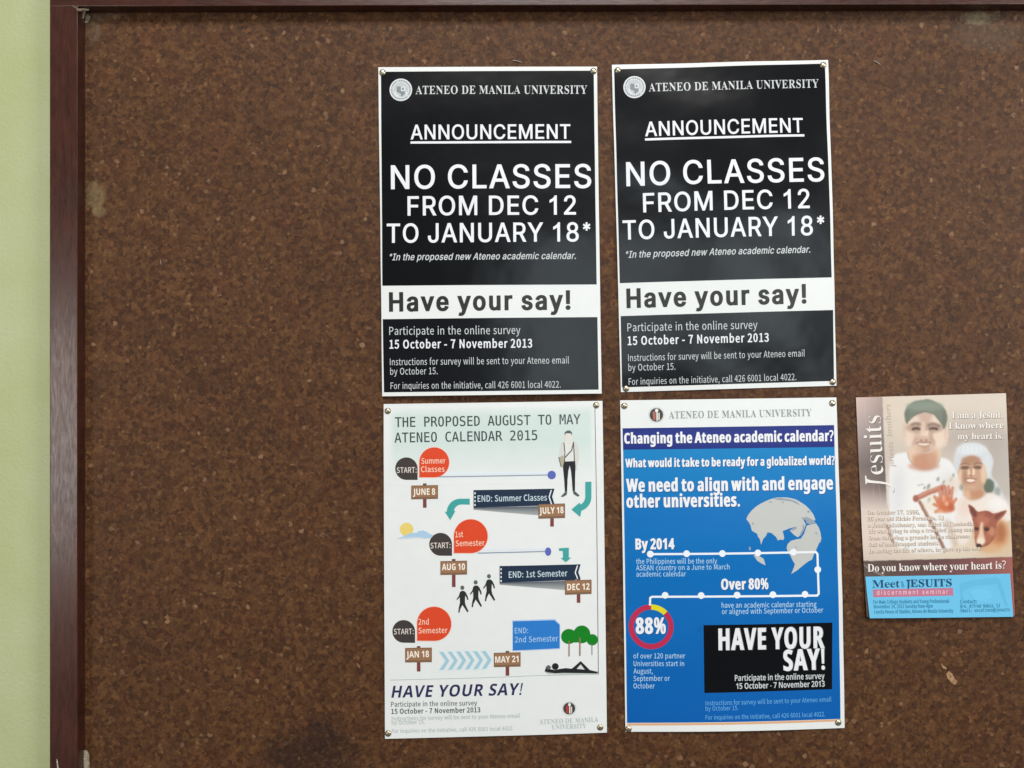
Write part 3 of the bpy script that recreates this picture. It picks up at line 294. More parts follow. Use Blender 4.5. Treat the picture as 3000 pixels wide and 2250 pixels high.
        'l': [175,[16,0,16,14,31,17,40,22,44,33,46,49,46,349,45,366,41,377,33,383,18,386,18,400,130,400,130,49,132,33,136,23,144,17,158,14,158,0]],
        'm': [487,[16,0,16,14,30,17,40,22,44,33,46,49,46,222,45,238,40,249,31,256,17,258,17,273,129,273,129,232,165,268,208,280,257,267,281,229,320,267,367,280,424,256,442,186,442,49,444,33,448,23,457,17,471,14,471,0,332,0,332,14,345,17,354,23,358,34,360,49,360,191,359,212,355,227,346,235,332,238,307,231,285,208,285,49,286,34,291,23,299,17,313,14,313,0,175,0,175,14,189,17,198,23,202,34,204,49,204,191,202,211,198,226,190,235,175,238,150,230,129,206,129,49,130,34,134,23,142,17,156,14,156,0]],
        'n': [335,[16,0,16,14,30,17,40,22,44,33,46,49,46,222,45,238,40,249,31,256,17,258,17,273,130,273,130,235,167,268,214,280,271,256,290,186,290,49,292,33,296,23,305,17,319,14,319,0,178,0,178,14,182,14,200,23,206,49,206,191,205,212,201,227,193,235,178,238,152,230,130,206,130,49,131,33,135,23,144,17,158,14,158,0]],
        'o': [296,[148,-9,111,-4,79,10,53,32,33,62,21,96,17,135,21,175,33,210,53,239,79,261,111,275,147,280,184,275,215,261,242,240,262,211,274,176,278,135,274,95,262,60,242,31,216,9,184,-4],[148,10,169,16,183,34,188,49,191,71,193,135,190,200,182,238,168,256,148,263,126,256,113,238,105,200,103,136,105,72,108,49,113,34,127,16]],
        'p': [326,[15,-122,15,-109,27,-107,35,-103,41,-97,44,-88,46,-56,46,214,45,236,41,249,32,255,17,259,17,273,126,273,126,231,158,268,202,280,232,276,257,262,278,240,294,212,304,178,307,140,304,100,294,63,278,33,256,10,229,-4,199,-9,160,0,130,28,130,-51,133,-87,138,-97,147,-103,173,-108,173,-122],[172,25,195,32,210,52,219,87,222,136,219,183,212,218,198,238,175,244,150,235,130,206,130,60,147,34]],
        'r': [253,[16,0,16,14,31,17,40,22,44,33,46,49,46,221,45,240,41,250,32,256,18,258,18,273,128,273,128,221,145,246,164,265,185,276,205,280,226,276,242,267,251,252,254,234,252,218,244,206,233,198,218,195,204,197,195,203,182,219,175,226,166,228,154,224,142,212,134,193,131,169,131,49,133,32,140,22,152,17,173,14,173,0]],
        's': [253,[133,-9,107,-5,76,5,64,8,52,4,45,-8,31,-8,31,93,47,93,58,59,76,34,99,18,123,13,143,16,157,23,166,35,169,51,161,74,137,92,94,114,67,130,48,149,36,170,32,194,39,228,57,255,86,274,124,280,146,278,175,270,181,269,187,268,196,271,202,280,214,280,214,195,201,195,189,223,173,243,153,256,131,260,114,258,102,251,95,241,92,228,94,215,101,204,113,195,129,186,168,166,194,151,212,133,222,111,226,83,220,45,200,16,171,-3]],
        't': [201,[109,-8,78,-4,58,9,46,31,42,63,42,245,18,245,18,263,77,324,98,350,113,372,127,372,127,273,182,273,182,245,127,245,127,72,128,56,131,45,138,38,147,35,166,43,181,65,195,58,160,8]],
        'u': [329,[115,-9,80,-3,57,15,44,44,40,85,40,218,39,236,35,248,26,256,10,258,10,273,124,273,124,65,126,51,132,40,142,34,155,31,180,38,201,58,201,218,199,237,194,249,184,256,166,258,166,273,284,273,284,61,286,45,291,34,300,29,316,26,316,11,263,6,201,-9,201,35,184,17,163,3,140,-6]],
        'v': [269,[125,-9,34,218,19,247,11,255,-2,258,-2,273,144,273,144,258,137,258,119,254,113,242,114,235,162,107,207,222,212,239,204,254,179,258,179,273,268,273,268,259,254,254,244,245,228,214,140,-9]],
        'w': [382,[107,-9,15,232,5,250,-1,255,-9,258,-9,273,122,273,122,258,105,254,101,249,100,242,101,233,105,222,146,112,185,206,176,234,167,253,159,257,147,259,147,273,284,273,284,258,266,253,260,242,260,236,261,230,295,124,336,225,340,242,338,249,334,254,313,259,313,273,391,273,391,259,380,256,373,250,362,227,267,-9,254,-9,196,173,123,-9]],
        'y': [264,[46,-123,26,-120,9,-110,-2,-94,-6,-74,-3,-59,4,-47,16,-38,31,-35,45,-37,56,-43,63,-53,65,-67,65,-71,65,-77,68,-84,76,-87,87,-81,100,-65,114,-39,123,-4,32,220,22,242,14,253,7,256,-3,258,-4,258,-4,273,142,273,142,258,119,254,114,250,113,241,114,234,117,225,163,104,202,212,207,228,209,241,207,249,201,254,178,258,178,273,263,273,263,258,252,255,243,247,228,213,142,-21,128,-57,114,-84,99,-103,84,-115,66,-121]],
    },
    'M': {
        '0': [330,[129,201,132,215,140,226,151,234,165,237,178,234,190,226,198,215,201,201,198,187,190,175,179,168,165,165,151,168,139,175,132,187],[165,364,132,354,109,324,95,272,90,200,95,127,109,76,132,45,165,35,198,45,222,76,236,127,240,200,236,272,222,324,198,354],[165,407,221,394,262,355,287,290,295,200,287,110,262,45,221,5,165,-8,109,5,68,45,44,110,36,200,44,290,68,355,109,394]],
        '1': [330,[72,46,156,46,156,351,66,331,66,380,156,400,210,400,210,46,293,46,293,0,72,0]],
        '2': [330,[100,46,284,46,284,0,41,0,41,46,128,139,180,196,202,225,216,249,223,269,226,290,221,320,206,343,183,357,152,362,127,359,101,353,73,342,44,326,44,381,71,392,98,401,125,406,151,407,204,399,245,376,272,340,281,294,278,268,269,243,253,216,230,186,187,138]],
        '5': [330,[55,400,258,400,258,354,105,354,105,256,128,262,151,264,207,255,250,228,277,185,286,128,277,72,248,29,203,1,144,-8,113,-7,86,-3,61,2,38,9,38,64,63,53,88,44,113,39,139,38,178,44,208,61,226,90,232,128,226,166,207,195,177,213,137,219,116,218,95,214,75,208,55,199]],
        ':': [330,[131,285,199,285,199,204,131,204],[131,82,199,82,199,0,131,0]],
        'A': [330,[165,352,108,148,222,148],[132,400,198,400,320,0,264,0,235,104,95,104,66,0,10,0]],
        'B': [330,[99,191,99,44,163,44,203,49,230,61,245,83,250,115,245,149,229,173,202,186,163,191],[99,356,99,235,162,235,196,239,218,250,232,270,236,298,232,325,219,342,196,352,162,356],[44,400,163,400,217,393,257,373,282,341,291,298,286,266,273,241,251,223,220,214,256,203,282,180,299,149,305,110,296,62,269,28,225,7,163,0,44,0]],
        'C': [330,[287,14,267,5,245,-2,223,-6,199,-8,131,6,80,47,48,112,37,200,48,287,80,352,131,394,199,407,223,406,245,402,267,395,287,385,287,330,267,344,245,355,222,361,199,363,153,353,120,323,100,271,94,200,100,128,120,77,153,46,199,36,222,38,245,45,267,55,287,70]],
        'D': [330,[117,44,175,53,212,78,232,125,239,200,233,275,212,322,175,347,117,356,91,356,91,44],[118,400,197,388,253,351,285,289,296,200,285,111,253,49,197,12,118,0,37,0,37,400]],
        'E': [330,[53,400,290,400,290,354,107,354,107,236,282,236,282,190,107,190,107,46,295,46,295,0,53,0]],
        'G': [330,[296,33,273,15,247,3,219,-5,188,-8,120,6,70,47,38,112,27,200,38,287,70,352,121,394,189,407,214,405,238,400,260,391,282,379,282,323,260,341,238,354,214,361,189,363,143,353,110,322,90,271,84,200,90,127,109,76,142,46,188,36,205,37,220,40,232,46,244,53,244,161,186,161,186,205,296,205]],
        'H': [330,[37,400,91,400,91,236,239,236,239,400,294,400,294,0,239,0,239,190,91,190,91,0,37,0]],
        'J': [330,[29,16,29,80,54,61,80,47,106,39,133,36,166,41,187,56,198,85,202,130,202,354,100,354,100,400,256,400,256,130,249,66,228,24,190,0,133,-8,108,-6,82,-2,56,6]],
        'L': [330,[58,400,112,400,112,46,305,46,305,0,58,0]],
        'M': [330,[23,400,95,400,165,196,234,400,307,400,307,0,257,0,257,353,185,143,144,143,73,353,73,0,23,0]],
        'N': [330,[37,400,106,400,241,71,241,400,293,400,293,0,225,0,89,329,89,0,37,0]],
        'O': [330,[242,200,238,275,224,326,201,354,165,363,130,354,106,326,92,275,88,200,92,124,106,74,130,46,165,36,201,46,224,74,238,124],[299,200,291,108,266,44,224,5,165,-8,106,5,64,43,40,108,31,200,40,291,64,356,106,394,165,407,224,394,266,356,291,291]],
        'P': [330,[107,356,107,205,170,205,203,210,228,225,244,249,249,281,244,312,228,336,203,351,170,356],[53,400,170,400,228,392,271,370,297,332,306,281,297,229,271,191,229,168,170,161,107,161,107,0,53,0]],
        'R': [330,[204,189,223,181,239,169,256,146,276,109,330,0,272,0,225,101,205,136,187,157,168,166,144,169,93,169,93,0,38,0,38,400,150,400,208,393,251,370,277,334,286,284,280,248,264,220,238,199],[93,356,93,214,152,214,186,218,210,231,224,253,229,284,224,315,209,337,184,351,150,356]],
        'S': [330,[271,386,271,331,246,345,222,355,197,361,172,363,137,359,111,345,95,325,89,297,93,274,104,257,124,244,158,234,186,227,235,210,268,186,288,153,294,109,285,59,259,22,215,0,156,-8,128,-6,99,-2,71,6,42,16,42,74,72,57,101,45,128,38,156,36,192,41,220,55,237,77,242,106,239,132,227,152,205,166,172,176,143,183,95,199,62,221,44,251,37,289,46,337,73,375,115,399,169,407,193,406,218,402]],
        'T': [330,[13,400,318,400,318,354,193,354,193,0,138,0,138,354,13,354]],
        'U': [330,[39,154,39,400,94,400,94,129,95,87,101,68,111,54,126,44,144,38,165,36,187,38,204,44,219,54,229,68,235,87,237,128,237,400,291,400,291,154,289,101,283,66,273,43,257,24,238,10,216,0,192,-6,165,-8,138,-6,114,0,93,10,73,24,58,43,47,67,41,102]],
        'Y': [330,[10,400,68,400,165,223,262,400,320,400,192,180,192,0,138,0,138,180]],
        'a': [330,[188,151,172,151,134,147,107,136,90,117,85,91,89,67,101,48,121,37,147,33,183,41,211,62,228,95,234,140,234,151],[284,171,284,0,234,0,234,44,216,21,194,5,168,-5,136,-8,95,-1,63,18,42,48,36,87,44,131,69,163,111,183,168,189,234,189,234,197,229,228,216,249,193,261,159,266,133,264,108,258,82,249,58,237,58,286,110,302,135,306,159,307,193,305,222,296,246,283,265,263,274,248,279,230,283,206]],
        'b': [330,[246,150,241,200,228,236,205,258,174,266,142,258,119,236,106,200,101,150,106,100,119,63,142,41,174,34,205,41,228,63,241,99],[101,262,115,281,134,296,156,304,182,307,230,297,267,266,290,216,298,151,290,85,267,34,230,3,181,-8,156,-5,134,4,115,18,101,38,101,0,52,0,52,417,101,417]],
        'c': [330,[284,15,264,5,243,-2,222,-6,200,-8,138,3,91,34,62,84,52,150,62,216,91,266,138,297,200,307,222,306,243,302,263,295,284,284,284,233,265,248,245,258,224,264,200,266,159,258,129,235,110,199,104,150,110,101,129,64,160,42,200,34,225,36,246,42,266,52,284,66]],
        'd': [330,[230,262,230,417,279,417,279,0,230,0,230,38,216,18,197,4,175,-5,150,-8,101,3,64,34,41,85,33,151,41,216,64,266,101,297,150,307,175,304,197,296,216,281],[85,150,89,99,103,63,126,41,157,34,188,41,211,63,225,100,230,150,225,200,211,236,188,258,157,266,126,258,103,236,89,200]],
        'e': [330,[298,162,298,138,84,138,84,137,91,93,110,61,141,41,182,34,206,36,231,42,258,51,286,64,286,15,259,5,232,-2,206,-6,182,-8,119,3,72,34,43,84,33,150,43,214,72,264,117,297,174,307,226,298,265,268,290,223],[249,177,243,215,228,243,204,260,172,266,140,260,114,242,95,214,86,177]],
        'f': [330,[285,417,285,376,229,376,206,373,192,365,184,350,182,327,182,300,285,300,285,262,182,262,182,0,132,0,132,262,52,262,52,300,132,300,132,321,138,364,155,394,184,411,226,417]],
        'i': [330,[69,300,195,300,195,38,293,38,293,0,48,0,48,38,145,38,145,262,69,262],[145,417,195,417,195,354,145,354]],
        'j': [330,[161,-5,161,262,76,262,76,300,210,300,210,-5,204,-52,186,-86,157,-107,118,-114,50,-114,50,-72,113,-72,134,-68,149,-56,158,-35],[161,417,210,417,210,354,161,354]],
        'l': [330,[171,109,174,80,183,59,198,46,219,42,277,42,277,0,215,0,175,7,146,28,128,63,122,109,122,381,43,381,43,420,171,420]],
        'm': [330,[181,270,191,286,204,298,220,305,238,307,269,300,289,279,300,239,304,174,304,0,259,0,259,172,257,223,252,251,242,262,226,266,208,262,197,250,191,222,189,172,189,0,144,0,144,172,142,224,136,251,126,262,109,266,92,262,82,250,76,222,74,172,74,0,29,0,29,300,74,300,74,274,84,289,96,299,110,305,126,307,145,305,160,298,172,286]],
        'n': [330,[282,186,282,0,232,0,232,186,228,221,218,245,200,260,173,264,143,258,120,240,106,210,102,170,102,0,52,0,52,300,102,300,102,255,117,278,137,294,162,304,190,307,231,300,259,277,276,239]],
        'o': [330,[165,266,132,258,108,236,94,200,89,150,94,100,108,63,132,41,165,34,198,41,222,63,237,100,241,150,237,200,222,236,198,258],[165,307,220,297,261,267,285,217,294,150,285,82,261,33,220,2,165,-8,110,2,70,33,45,82,37,150,45,217,70,267,110,297]],
        'r': [330,[309,238,294,249,277,256,260,260,241,262,201,255,171,233,153,197,147,149,147,0,97,0,97,300,147,300,147,241,162,270,184,290,212,303,245,307,263,306,279,303,295,297,309,289]],
        's': [330,[261,290,261,241,239,252,218,260,196,265,174,266,145,263,124,255,112,241,108,222,111,205,120,192,142,182,182,173,201,169,234,159,257,141,271,117,276,87,268,47,244,17,207,-2,156,-8,110,-3,57,11,57,62,84,49,110,41,134,35,158,33,187,37,208,47,222,63,226,84,210,113,160,131,158,132,140,136,103,147,78,164,63,187,58,217,65,255,87,284,123,301,171,307,217,303]],
        't': [330,[165,385,165,300,276,300,276,262,165,262,165,99,168,71,177,53,194,43,221,39,276,39,276,0,216,0,169,6,138,22,121,53,115,99,115,262,35,262,35,300,115,300,115,385]],
        'u': [330,[52,114,52,300,102,300,102,114,105,78,116,54,134,40,160,35,191,41,214,60,227,89,232,130,232,300,282,300,282,0,232,0,232,45,217,22,196,6,172,-4,143,-8,103,0,75,22,58,60]],
        'v': [330,[27,300,78,300,165,48,252,300,304,300,197,0,133,0]],
    },
    'H': {
        ',': [152,[41,-104,99,-59,121,10,109,53,79,69,52,59,41,34,52,8,77,-1,83,-1,69,-44,29,-74]],
        '-': [189,[25,134,165,134,165,172,25,172]],
        '.': [152,[76,-7,101,3,112,31,101,58,76,69,50,58,40,31,50,3]],
        '0': [303,[152,-7,242,45,276,201,242,356,152,407,61,356,27,201,61,45],[152,33,97,73,75,201,97,328,152,368,207,328,228,201,207,73]],
        '1': [303,[48,0,267,0,267,41,187,41,187,400,149,400,113,384,66,372,66,340,138,340,138,41,48,41]],
        '2': [303,[24,0,276,0,276,43,165,43,99,39,213,168,256,290,225,375,140,407,74,391,22,349,51,320,88,354,134,367,189,344,207,288,163,174,24,29]],
        '3': [303,[144,-7,235,23,272,107,248,174,188,208,188,211,239,247,259,307,226,381,142,407,80,394,31,360,57,328,95,356,140,367,190,349,208,303,184,249,97,227,97,189,194,167,222,109,199,54,140,34,83,48,41,80,16,48,66,10]],
        '4': [303,[186,0,232,0,232,110,286,110,286,150,232,150,232,400,177,400,11,143,11,110,186,110],[186,150,63,150,154,286,186,345,188,345,186,273]],
        '5': [303,[143,-7,234,29,274,130,238,227,153,258,121,253,93,242,104,357,254,357,254,400,60,400,47,213,74,196,106,214,140,220,201,196,223,129,198,60,138,34,80,48,40,79,15,46,66,9]],
        '6': [303,[164,-7,245,29,279,123,249,217,168,248,120,236,77,200,109,330,181,366,216,358,244,336,272,366,233,396,178,407,106,386,52,317,31,191,69,42],[79,160,120,200,160,211,214,187,232,123,212,57,164,32,105,65]],
        '7': [303,[108,0,160,0,186,199,277,370,277,400,27,400,27,357,221,357,138,195]],
        '9': [303,[128,-7,199,15,252,87,273,217,235,360,139,407,58,371,24,277,54,184,134,152,184,165,226,200,194,71,127,34,89,42,59,65,32,34,72,5],[226,242,184,201,142,189,89,213,71,277,91,343,139,368,200,336]],
        ':': [152,[76,213,101,223,112,251,101,279,76,289,50,279,40,251,50,223],[76,-7,101,3,112,31,101,58,76,69,50,58,40,31,50,3]],
        'A': [332,[2,0,53,0,92,122,238,122,276,0,330,0,194,400,138,400],[104,162,124,224,164,359,166,359,206,224,225,162]],
        'C': [348,[206,-7,275,8,329,50,301,82,259,49,208,37,117,81,83,201,118,320,210,363,255,352,291,325,319,358,273,392,209,407,118,382,55,311,32,200,55,88,116,18]],
        'D': [375,[55,0,157,0,259,24,322,93,343,201,322,310,258,377,155,400,55,400],[105,41,105,359,151,359,256,318,291,201,256,84,151,41]],
        'E': [321,[55,0,291,0,291,43,105,43,105,189,257,189,257,232,105,232,105,357,285,357,285,400,55,400]],
        'F': [301,[55,0,105,0,105,180,258,180,258,222,105,222,105,357,285,357,285,400,55,400]],
        'H': [397,[55,0,105,0,105,189,292,189,292,0,343,0,343,400,292,400,292,232,105,232,105,400,55,400]],
        'I': [160,[55,0,105,0,105,400,55,400]],
        'J': [292,[129,-7,214,29,240,117,240,400,189,400,189,122,173,57,124,37,86,48,55,82,19,56,64,9]],
        'L': [296,[55,0,280,0,280,43,105,43,105,400,55,400]],
        'M': [443,[55,0,100,0,100,222,94,339,96,339,128,248,204,40,238,40,313,248,345,339,348,339,341,222,341,0,388,0,388,400,327,400,251,186,223,103,221,103,192,186,116,400,55,400]],
        'N': [395,[55,0,103,0,103,210,97,335,99,335,142,253,288,0,339,0,339,400,291,400,291,192,298,65,296,65,253,148,106,400,55,400]],
        'O': [405,[202,-7,291,18,351,90,373,201,351,312,291,382,202,407,114,382,54,312,32,201,54,90,114,18],[202,37,116,82,83,201,116,320,202,363,289,320,321,201,289,82]],
        'P': [345,[55,0,105,0,105,159,171,159,278,189,319,283,277,374,169,400,55,400],[105,200,105,359,163,359,242,343,268,283,243,220,165,200]],
        'R': [347,[105,210,105,359,172,359,245,343,270,288,245,229,172,210],[274,0,331,0,230,175,295,213,320,288,280,375,180,400,55,400,55,0,105,0,105,170,177,170]],
        'S': [325,[166,-7,265,26,302,106,278,175,219,213,163,238,118,262,96,305,116,347,171,363,221,353,262,326,288,358,237,393,171,407,81,377,45,301,71,234,126,199,183,174,231,147,250,102,228,55,166,37,106,51,56,87,26,52,88,9]],
        'T': [327,[138,0,189,0,189,357,310,357,310,400,17,400,17,357,138,357]],
        'U': [393,[197,-7,270,9,321,63,341,165,341,400,292,400,292,164,264,64,197,37,131,64,104,164,104,400,53,400,53,165,72,63,123,9]],
        'Y': [290,[120,0,170,0,170,155,290,400,238,400,187,287,146,199,144,199,105,287,53,400,-1,400,120,155]],
        'a': [307,[118,-7,171,5,217,35,218,35,223,0,264,0,264,182,239,271,161,304,95,291,45,265,64,231,104,253,153,262,202,239,214,188,76,151,32,77,57,15],[133,33,95,44,80,80,110,127,214,154,214,72,173,43]],
        'b': [337,[181,-7,270,35,309,153,279,263,192,304,143,292,98,262,100,315,100,434,50,434,50,0,90,0,94,31,97,31,138,3],[172,35,139,42,100,65,100,222,141,252,179,262,240,232,258,152,233,66]],
        'c': [278,[167,-7,218,3,263,30,241,64,210,43,171,34,105,66,80,148,106,230,173,262,205,255,232,236,257,269,221,293,171,304,71,263,28,148,68,34]],
        'd': [338,[151,-7,201,5,241,35,243,35,247,0,288,0,288,434,238,434,238,320,241,270,202,295,157,304,68,262,29,148,62,33],[162,35,102,65,80,148,105,231,166,262,202,255,238,231,238,75,201,45]],
        'e': [302,[170,-7,224,2,267,23,250,56,215,39,176,33,107,61,77,136,277,136,279,165,249,266,161,304,69,262,28,148,70,34],[77,172,106,240,162,264,216,241,236,172]],
        'f': [177,[18,256,58,256,58,0,108,0,108,256,171,256,171,296,108,296,108,343,118,387,150,402,183,393,194,432,171,439,145,441,79,415,58,344,58,296,18,294]],
        'g': [308,[150,-136,259,-106,300,-34,274,20,197,37,139,37,98,46,87,69,92,89,106,104,127,97,150,94,227,122,258,197,251,232,234,258,295,258,295,296,192,296,150,304,72,275,39,198,51,151,77,118,77,116,55,94,45,61,52,32,71,13,71,10,39,-20,28,-57,62,-116],[150,128,105,147,87,198,105,249,150,267,194,249,213,198,194,147],[157,-102,94,-88,71,-50,79,-24,102,0,140,-4,191,-4,236,-13,251,-42,226,-83]],
        'h': [331,[50,0,100,0,100,215,140,249,181,260,224,242,237,181,237,0,287,0,287,188,265,274,196,304,142,289,98,254,100,315,100,434,50,434]],
        'i': [150,[50,0,100,0,100,296,50,296],[75,357,99,367,109,391,99,414,75,423,52,414,43,391,52,367]],
        'l': [155,[103,-7,132,-3,124,35,114,34,104,39,100,56,100,434,50,434,50,59,62,10]],
        'm': [505,[50,0,100,0,100,215,139,249,175,260,216,242,230,181,230,0,279,0,279,215,319,249,354,260,396,242,409,181,409,0,459,0,459,188,437,274,369,304,318,288,271,247,243,289,189,304,140,289,97,253,96,253,91,296,50,296]],
        'n': [333,[50,0,100,0,100,215,140,249,181,260,224,242,237,181,237,0,287,0,287,188,265,274,196,304,142,289,97,253,96,253,91,296,50,296]],
        'o': [331,[165,-7,261,34,302,148,261,263,165,304,70,263,28,148,70,34],[165,34,103,66,80,148,103,230,165,262,228,230,252,148,228,66]],
        'p': [338,[50,-125,100,-125,100,-25,99,27,140,2,181,-7,270,35,309,153,279,263,192,304,141,291,97,262,96,262,91,296,50,296],[172,35,139,42,100,65,100,222,141,252,179,262,240,232,258,152,233,66]],
        'q': [338,[238,-125,288,-125,288,296,248,296,243,268,242,268,203,295,157,304,68,262,29,148,62,33,151,-7,200,5,241,34,238,-20],[162,35,102,65,80,148,105,231,166,262,202,255,238,231,238,75,201,45]],
        'r': [212,[50,0,100,0,100,190,136,244,175,259,204,254,213,297,181,304,135,287,97,242,96,242,91,296,50,296]],
        's': [255,[128,-7,208,19,235,81,206,141,145,171,101,191,81,222,95,252,136,265,172,258,204,239,228,270,187,294,136,304,61,280,34,220,61,164,120,134,166,113,188,78,173,45,129,32,82,41,41,67,17,34,67,5]],
        't': [206,[143,-7,171,-4,198,4,188,41,154,33,119,48,109,90,109,256,189,256,189,296,109,296,109,380,67,380,62,296,15,294,15,256,59,256,59,92,77,20]],
        'u': [331,[137,-7,191,8,235,46,236,46,240,0,282,0,282,296,232,296,232,86,193,48,152,36,109,55,96,115,96,296,46,296,46,109,68,22]],
        'v': [284,[114,0,172,0,277,296,228,296,172,128,145,40,142,40,115,128,59,296,7,296]],
        'w': [438,[97,0,155,0,197,159,217,245,220,245,240,160,283,0,343,0,423,296,375,296,332,125,314,43,312,43,291,125,244,296,196,296,150,125,130,43,127,43,110,125,65,296,15,296]],
        'y': [284,[55,-128,125,-98,166,-25,277,296,229,296,175,132,151,48,148,48,119,132,59,296,7,296,126,-1,120,-23,94,-69,53,-87,30,-82,20,-122]],
    },
}
U = 2.5               # letter units to thousandths of a cap height
LETTERS['S']['1'] = [311, [159, 0, 208, 0, 208, 402, 177, 402, 160, 373, 128, 341, 61, 305, 61, 257, 112, 281, 159, 312]]
_star = LETTERS['S']['*']
LETTERS['S']['*'] = [_star[0] * 0.74] + [[(n * 0.74 if i % 2 == 0 else 402 - (402 - n) * 0.74) for i, n in enumerate(q)] for q in _star[1:]]
FONTS = {k: {c: (v[0] * U, [[(q[i] * U, q[i + 1] * U) for i in range(0, len(q), 2)] for q in v[1:]]) for c, v in g.items()} for k, g in LETTERS.items()}

def area2(q):
    return sum(q[i][0] * q[(i + 1) % len(q)][1] - q[(i + 1) % len(q)][0] * q[i][1] for i in range(len(q)))

def winding(cs, x, y):
    w = 0
    for q in cs:
        n = len(q)
        for i in range(n):
            x1, y1 = q[i]; x2, y2 = q[(i + 1) % n]
            if (y1 <= y) != (y2 <= y):
                t = x1 + (y - y1) / (y2 - y1) * (x2 - x1)
                if t > x: w += 1 if y2 > y1 else -1
    return w

def fill(cs, eps=1e-4, rule='nonzero'):
    """Triangles of the area the closed outlines enclose."""
    vs, es = [], []
    for q in cs:
        b = len(vs)
        vs += [Vector(p) for p in q]
        es += [(b + i, b + (i + 1) % len(q)) for i in range(len(q))]
    r = delaunay_2d_cdt(vs, es, [], 0, eps, False)
    V = [(v.x, v.y) for v in r[0]]
    F = []
    for f in r[2]:
        cx = sum(V[i][0] for i in f) / len(f)
        cy = sum(V[i][1] for i in f) / len(f)
        w = winding(cs, cx, cy)
        if (w != 0) if rule == 'nonzero' else (w % 2):
            F.append(tuple(f))
    return V, F

_gc = {}
def glyph(font, c, ox=0, oy=0):
    key = (font, c, ox, oy)
    if key in _gc:
        return _gc[key]
    f = font
    if c not in FONTS[f]:
        f = {'R': 'K', 'M': 'S', 'K': 'B', 'H': 'B', 'S': 'B', 'B': 'S'}[font]
    if c not in FONTS[f]:
        f = 'B' if c in FONTS['B'] else 'S'
    adv, cs = FONTS[f][c]
    if cs and (ox or oy):
        big = max(cs, key=lambda q: abs(area2(q)))
        sgn = 1 if area2(big) > 0 else -1
        out = []
        for q in cs:
            n = len(q); r = []
            for i in range(n):
                a, b, d = q[i - 1], q[i], q[(i + 1) % n]
                e1 = Vector((b[0] - a[0], b[1] - a[1])); e2 = Vector((d[0] - b[0], d[1] - b[1]))
                if e1.length < 1e-6 or e2.length < 1e-6:
                    r.append(b); continue
                n1 = Vector((e1.y, -e1.x)).normalized() * sgn
                n2 = Vector((e2.y, -e2.x)).normalized() * sgn
                m = n1 + n2
                den = max(1 + n1.dot(n2), 0.45)
                m = m / den
                r.append((b[0] + m.x * ox, b[1] + m.y * oy))
            out.append(r)
        cs = out
        adv += 2 * ox
    V, F = fill(cs, 0.01) if cs else ([], [])
    xs = [v[0] for v in V] or [0, adv]
    _gc[key] = (adv, V, F, min(xs), max(xs))
    return _gc[key]

# ------------------------------------------------------------------ sheets of paper and what is printed on them
LAY = 0.00013
CELL = 24.0

class Sheet:
    def __init__(self, tl, tr, br, bl, hfun):
        self.c = [Vector(p) for p in (tl, tr, br, bl)]
        self.h = hfun
        a, b, c, d = self.c
        n = 41
        self._inv = None
    def at(self, u, v):
        a, b, c, d = self.c
        return a * (1 - u) * (1 - v) + b * u * (1 - v) + c * u * v + d * (1 - u) * v
    def uv(self, x, y):
        u, v = 0.5, 0.5
        a, b, c, d = self.c
        for _ in range(4):
            p = self.at(u, v)
            du = (b - a) * (1 - v) + (c - d) * v
            dv = (d - a) * (1 - u) + (c - b) * u
            det = du.x * dv.y - du.y * dv.x
            ex, ey = x - p.x, y - p.y
            u += (ex * dv.y - ey * dv.x) / det
            v += (du.x * ey - du.y * ex) / det
        return u, v
    def world(self, x, y, lift):
        u, v = self.uv(x, y)
        return Vector((wx(x), -(self.h(min(max(u, 0), 1), min(max(v, 0), 1)) + lift * LAY), wz(y)))
    def empty(self, name):
        m = self.at(0.5, 0.5)
        a, b = self.c[0], self.c[1]
        ang = math.atan2(-(b.y - a.y), b.x - a.x)
        return empty(name, (wx(m.x), 0, wz(m.y)), (0, -ang, 0))

